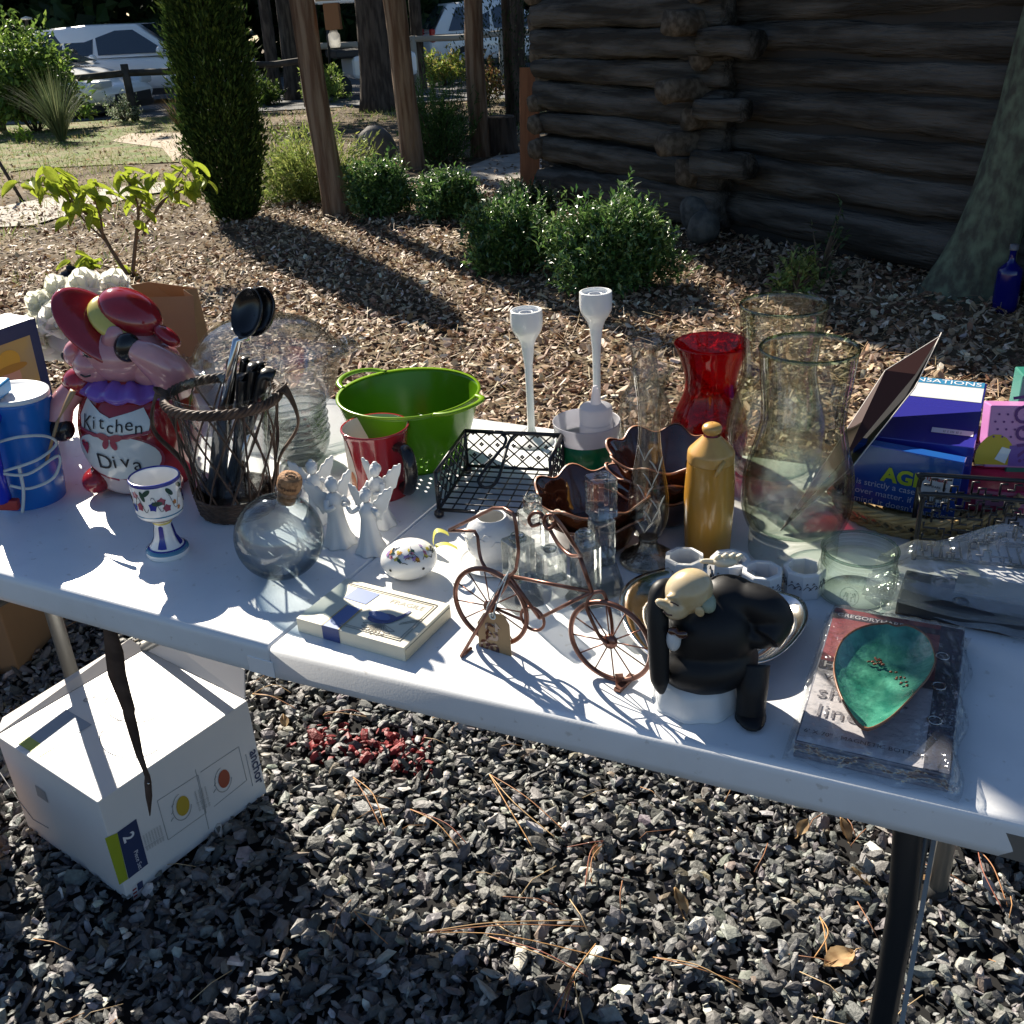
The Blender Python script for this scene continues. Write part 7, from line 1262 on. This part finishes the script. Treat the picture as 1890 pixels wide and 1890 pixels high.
MB().poly([tp4(.03, .985), tp4(.03, .6), tp4(.1, .6), tp4(.1, .985)]).build('lime_label', m_grn, r); MB().poly([tp4(.1, .985), tp4(.1, .6), tp4(.36, .6), tp4(.36, .985)]).build('blue_label', M('label_slate', (.22, .28, .36), .5), r)
c_ = tp4(.5, .84, .0014); text('2', .035, m_gprint, r, lambda x, y: Vector((c_.x - y, c_.y + x, c_.z))); mb = MB()
for q in range(2):
    cc = tp4(.62 - .2 * q, .55 - .25 * q); mb.tube([cc + Vector((.05 * math.cos(a), .07 * math.sin(a), 0)) for a in [R(40) + R(240) * i / 24 for i in range(25)]], .0007, 4)
mb.build('outline_print', m_gprint, r)
fl = MB(); fl.add([(Lb, Wb * .02, Hb), (Lb, Wb * .98, Hb), (Lb + .022, Wb * .9, Hb + .04), (Lb + .03, Wb * .1, Hb + .042)], [(0, 1, 2, 3)], False); fl.build('open_flap', m_fold, r, solid=.003)
fl = MB(); fl.add([(0, Wb, Hb), (Lb, Wb, Hb), (Lb * .97, Wb + .03, Hb + .02), (Lb * .1, Wb + .03, Hb + .006)], [(0, 1, 2, 3)], False); fl.build('open_flap', m_fold, r, solid=.003)
# dark strap hanging from the table in front of the carton
m_strap = M('brown_leather', (.045, .03, .025), .5, col2=(.08, .055, .045), vs=30, spec=.3); ys = 1.275; tops = at_y(196, 1128, ys); r = thing('leather_strap', 'long dark leather strap with a pointed end hanging from the table over the white carton', 'strap', tops); mb = MB(); pts = [(196, 1128, 11), (203, 1165, 12), (211, 1205, 17), (216, 1245, 17), (227, 1278, 14), (238, 1310, 12), (238, 1318, 11), (247, 1352, 10), (257, 1392, 7), (268, 1422, 4.5), (272, 1432, 5), (273, 1445, 7), (275, 1470, 6.5), (277, 1505, .6)]; vs = []; k_ = kpm(tops)
for x, y, w in pts: p = at_y(x, y, ys) - tops; vs += [p - Vector((w / k_, 0, 0)), p + Vector((w / k_, 0, 0))]
mb.add(vs, [(2 * i, 2 * i + 1, 2 * i + 3, 2 * i + 2) for i in range(len(pts) - 1)]).build('strap', m_strap, r, solid=.003); q = at_y(274, 1447, ys - .004) - tops; MB().ball(q, (.0022, .001, .0022), 10, 6).build('rivet', m_chrome, r)
# brown cartons
m_cb = M('corrugated_card', (.2, .115, .055), .8, col2=(.23, .135, .065), vs=4, bump=.1, bs=30)
def carton(loc, d, rz, label):
    r = thing('cardboard_box', label, 'carton', loc, rz, group='plain brown cardboard boxes'); MB().box((0, 0, d[2] / 2), d).build('box', m_cb, r, bev=.003); MB().box((0, 0, d[2] + .002), (d[0] * .99, d[1] * .49, .003), Matrix.Translation((0, -d[1] * .245, 0))).box((0, 0, d[2] + .002), (d[0] * .99, d[1] * .49, .003), Matrix.Translation((0, d[1] * .25, 0))).build('top_flap', m_cb, r); MB().box((0, 0, d[2] + .0042), (d[0] * .98, .05, .0008)).build('packing_tape', M('brown_tape', (.24, .14, .06), .3), r); return r
g_ = gp(92, 1232); carton((g_.x - .33, g_.y + .2, .012), (.6, .42, .34), R(-6), 'brown cardboard box in shade under the left end of the table')
g_ = gp(55, 1885); carton((g_.x - .345, g_.y + .16, .012), (.36, .3, .2), R(4), 'brown cardboard box cut off at the lower left corner, nearest the viewer')
g_ = gp(1838, 1620); carton((g_.x + .2, g_.y + .12, .012), (.4, .3, .26), R(-24), 'brown cardboard box in shade under the right end of the table')
r = thing('red_toy', 'small red plastic scrap lying on the gravel behind the white carton', 'scrap', gp(408, 1214) + Vector((0, 0, .03)), .4); MB().box((0, 0, 0), (.09, .05, .02)).ball((.03, 0, .012), (.02, .02, .012), 12, 8).build('scrap', M('scrap_red', (.4, .02, .03), .35), r, bev=.006)
r = thing('blue_bottle', 'dark cobalt blue bottle standing at the foot of the lichen covered tree', 'bottle', gp(1852, 572)); LT('body', sprof([(.001, 0), (.05, 0), (.055, .01), (.055, .17), (.045, .2), (.016, .23), (.015, .28), (.019, .285), (.001, .286)], 3), M('cobalt_glass', (.004, .006, .12), .1, spec=.6), r, 24); LT('cap', [(.019, .28), (.0195, .305), (.001, .307)], M('bottle_cap', (.12, .12, .14), .4), r, 18)
r = thing('black_bag', 'small dark rounded bag lying in the mulch behind the white flowers', 'bag', gp(135, 545)); MB().ball((0, 0, .06), (.09, .07, .085), 18, 12).build('bag', m_fblk, r); MB().ball((.03, 0, .15), (.035, .03, .02), 12, 8, rot=Euler((0, .5, 0))).build('tied_top', m_fblk, r)
r = thing('leaning_rod', 'thin dark rod leaning across the lawn at the left edge', 'rod', gp(42, 372)); tpn = at_y(-10, 285, gp(42, 372).y) - gp(42, 372); MB().tube([(0, 0, 0), tpn], .016, 8).build('rod', m_rail, r); MB().ball((0, 0, 0), (.03, .03, .02), 10, 6).build('rod_foot', m_rail, r)
# ---- what the pieces of the setting are
LB = {'gravel': ('dark grey crushed stone gravel with a patch of red painted stones', 'gravel'), 'mulch_chips': ('pale and brown wood chip mulch covering the planting bed', 'mulch'), 'pine_straw': ('thin dry pine straw scattered over the wood chips', 'pine straw'), 'pine_needles': ('orange dry pine needles lying on the gravel', 'pine needles'), 'grass_tufts': ('thin yellow green grass growing on the far left lawn', 'grass'), 'leaf_litter': ('brown leaf litter strewn over the far yard', 'leaf litter'), 'far_wood': ('dark mass of woodland beyond the parking lot', 'woodland'), 'ground': ('brown earth of the yard', 'ground'), 'gravel_bed': ('dark gravel dust under the stones', 'ground'), 'path': ('pale concrete garden path', 'path'), 'parking_lot': ('grey asphalt parking lot beyond the fence', 'parking lot'), 'lawn': ('patchy lawn at the far left', 'lawn')}
for o in C.objects:
    if o.parent is None and o.get('kind'):
        k = o.name.split('.')[0]
        if k in LB: o['label'], o['category'] = LB[k]
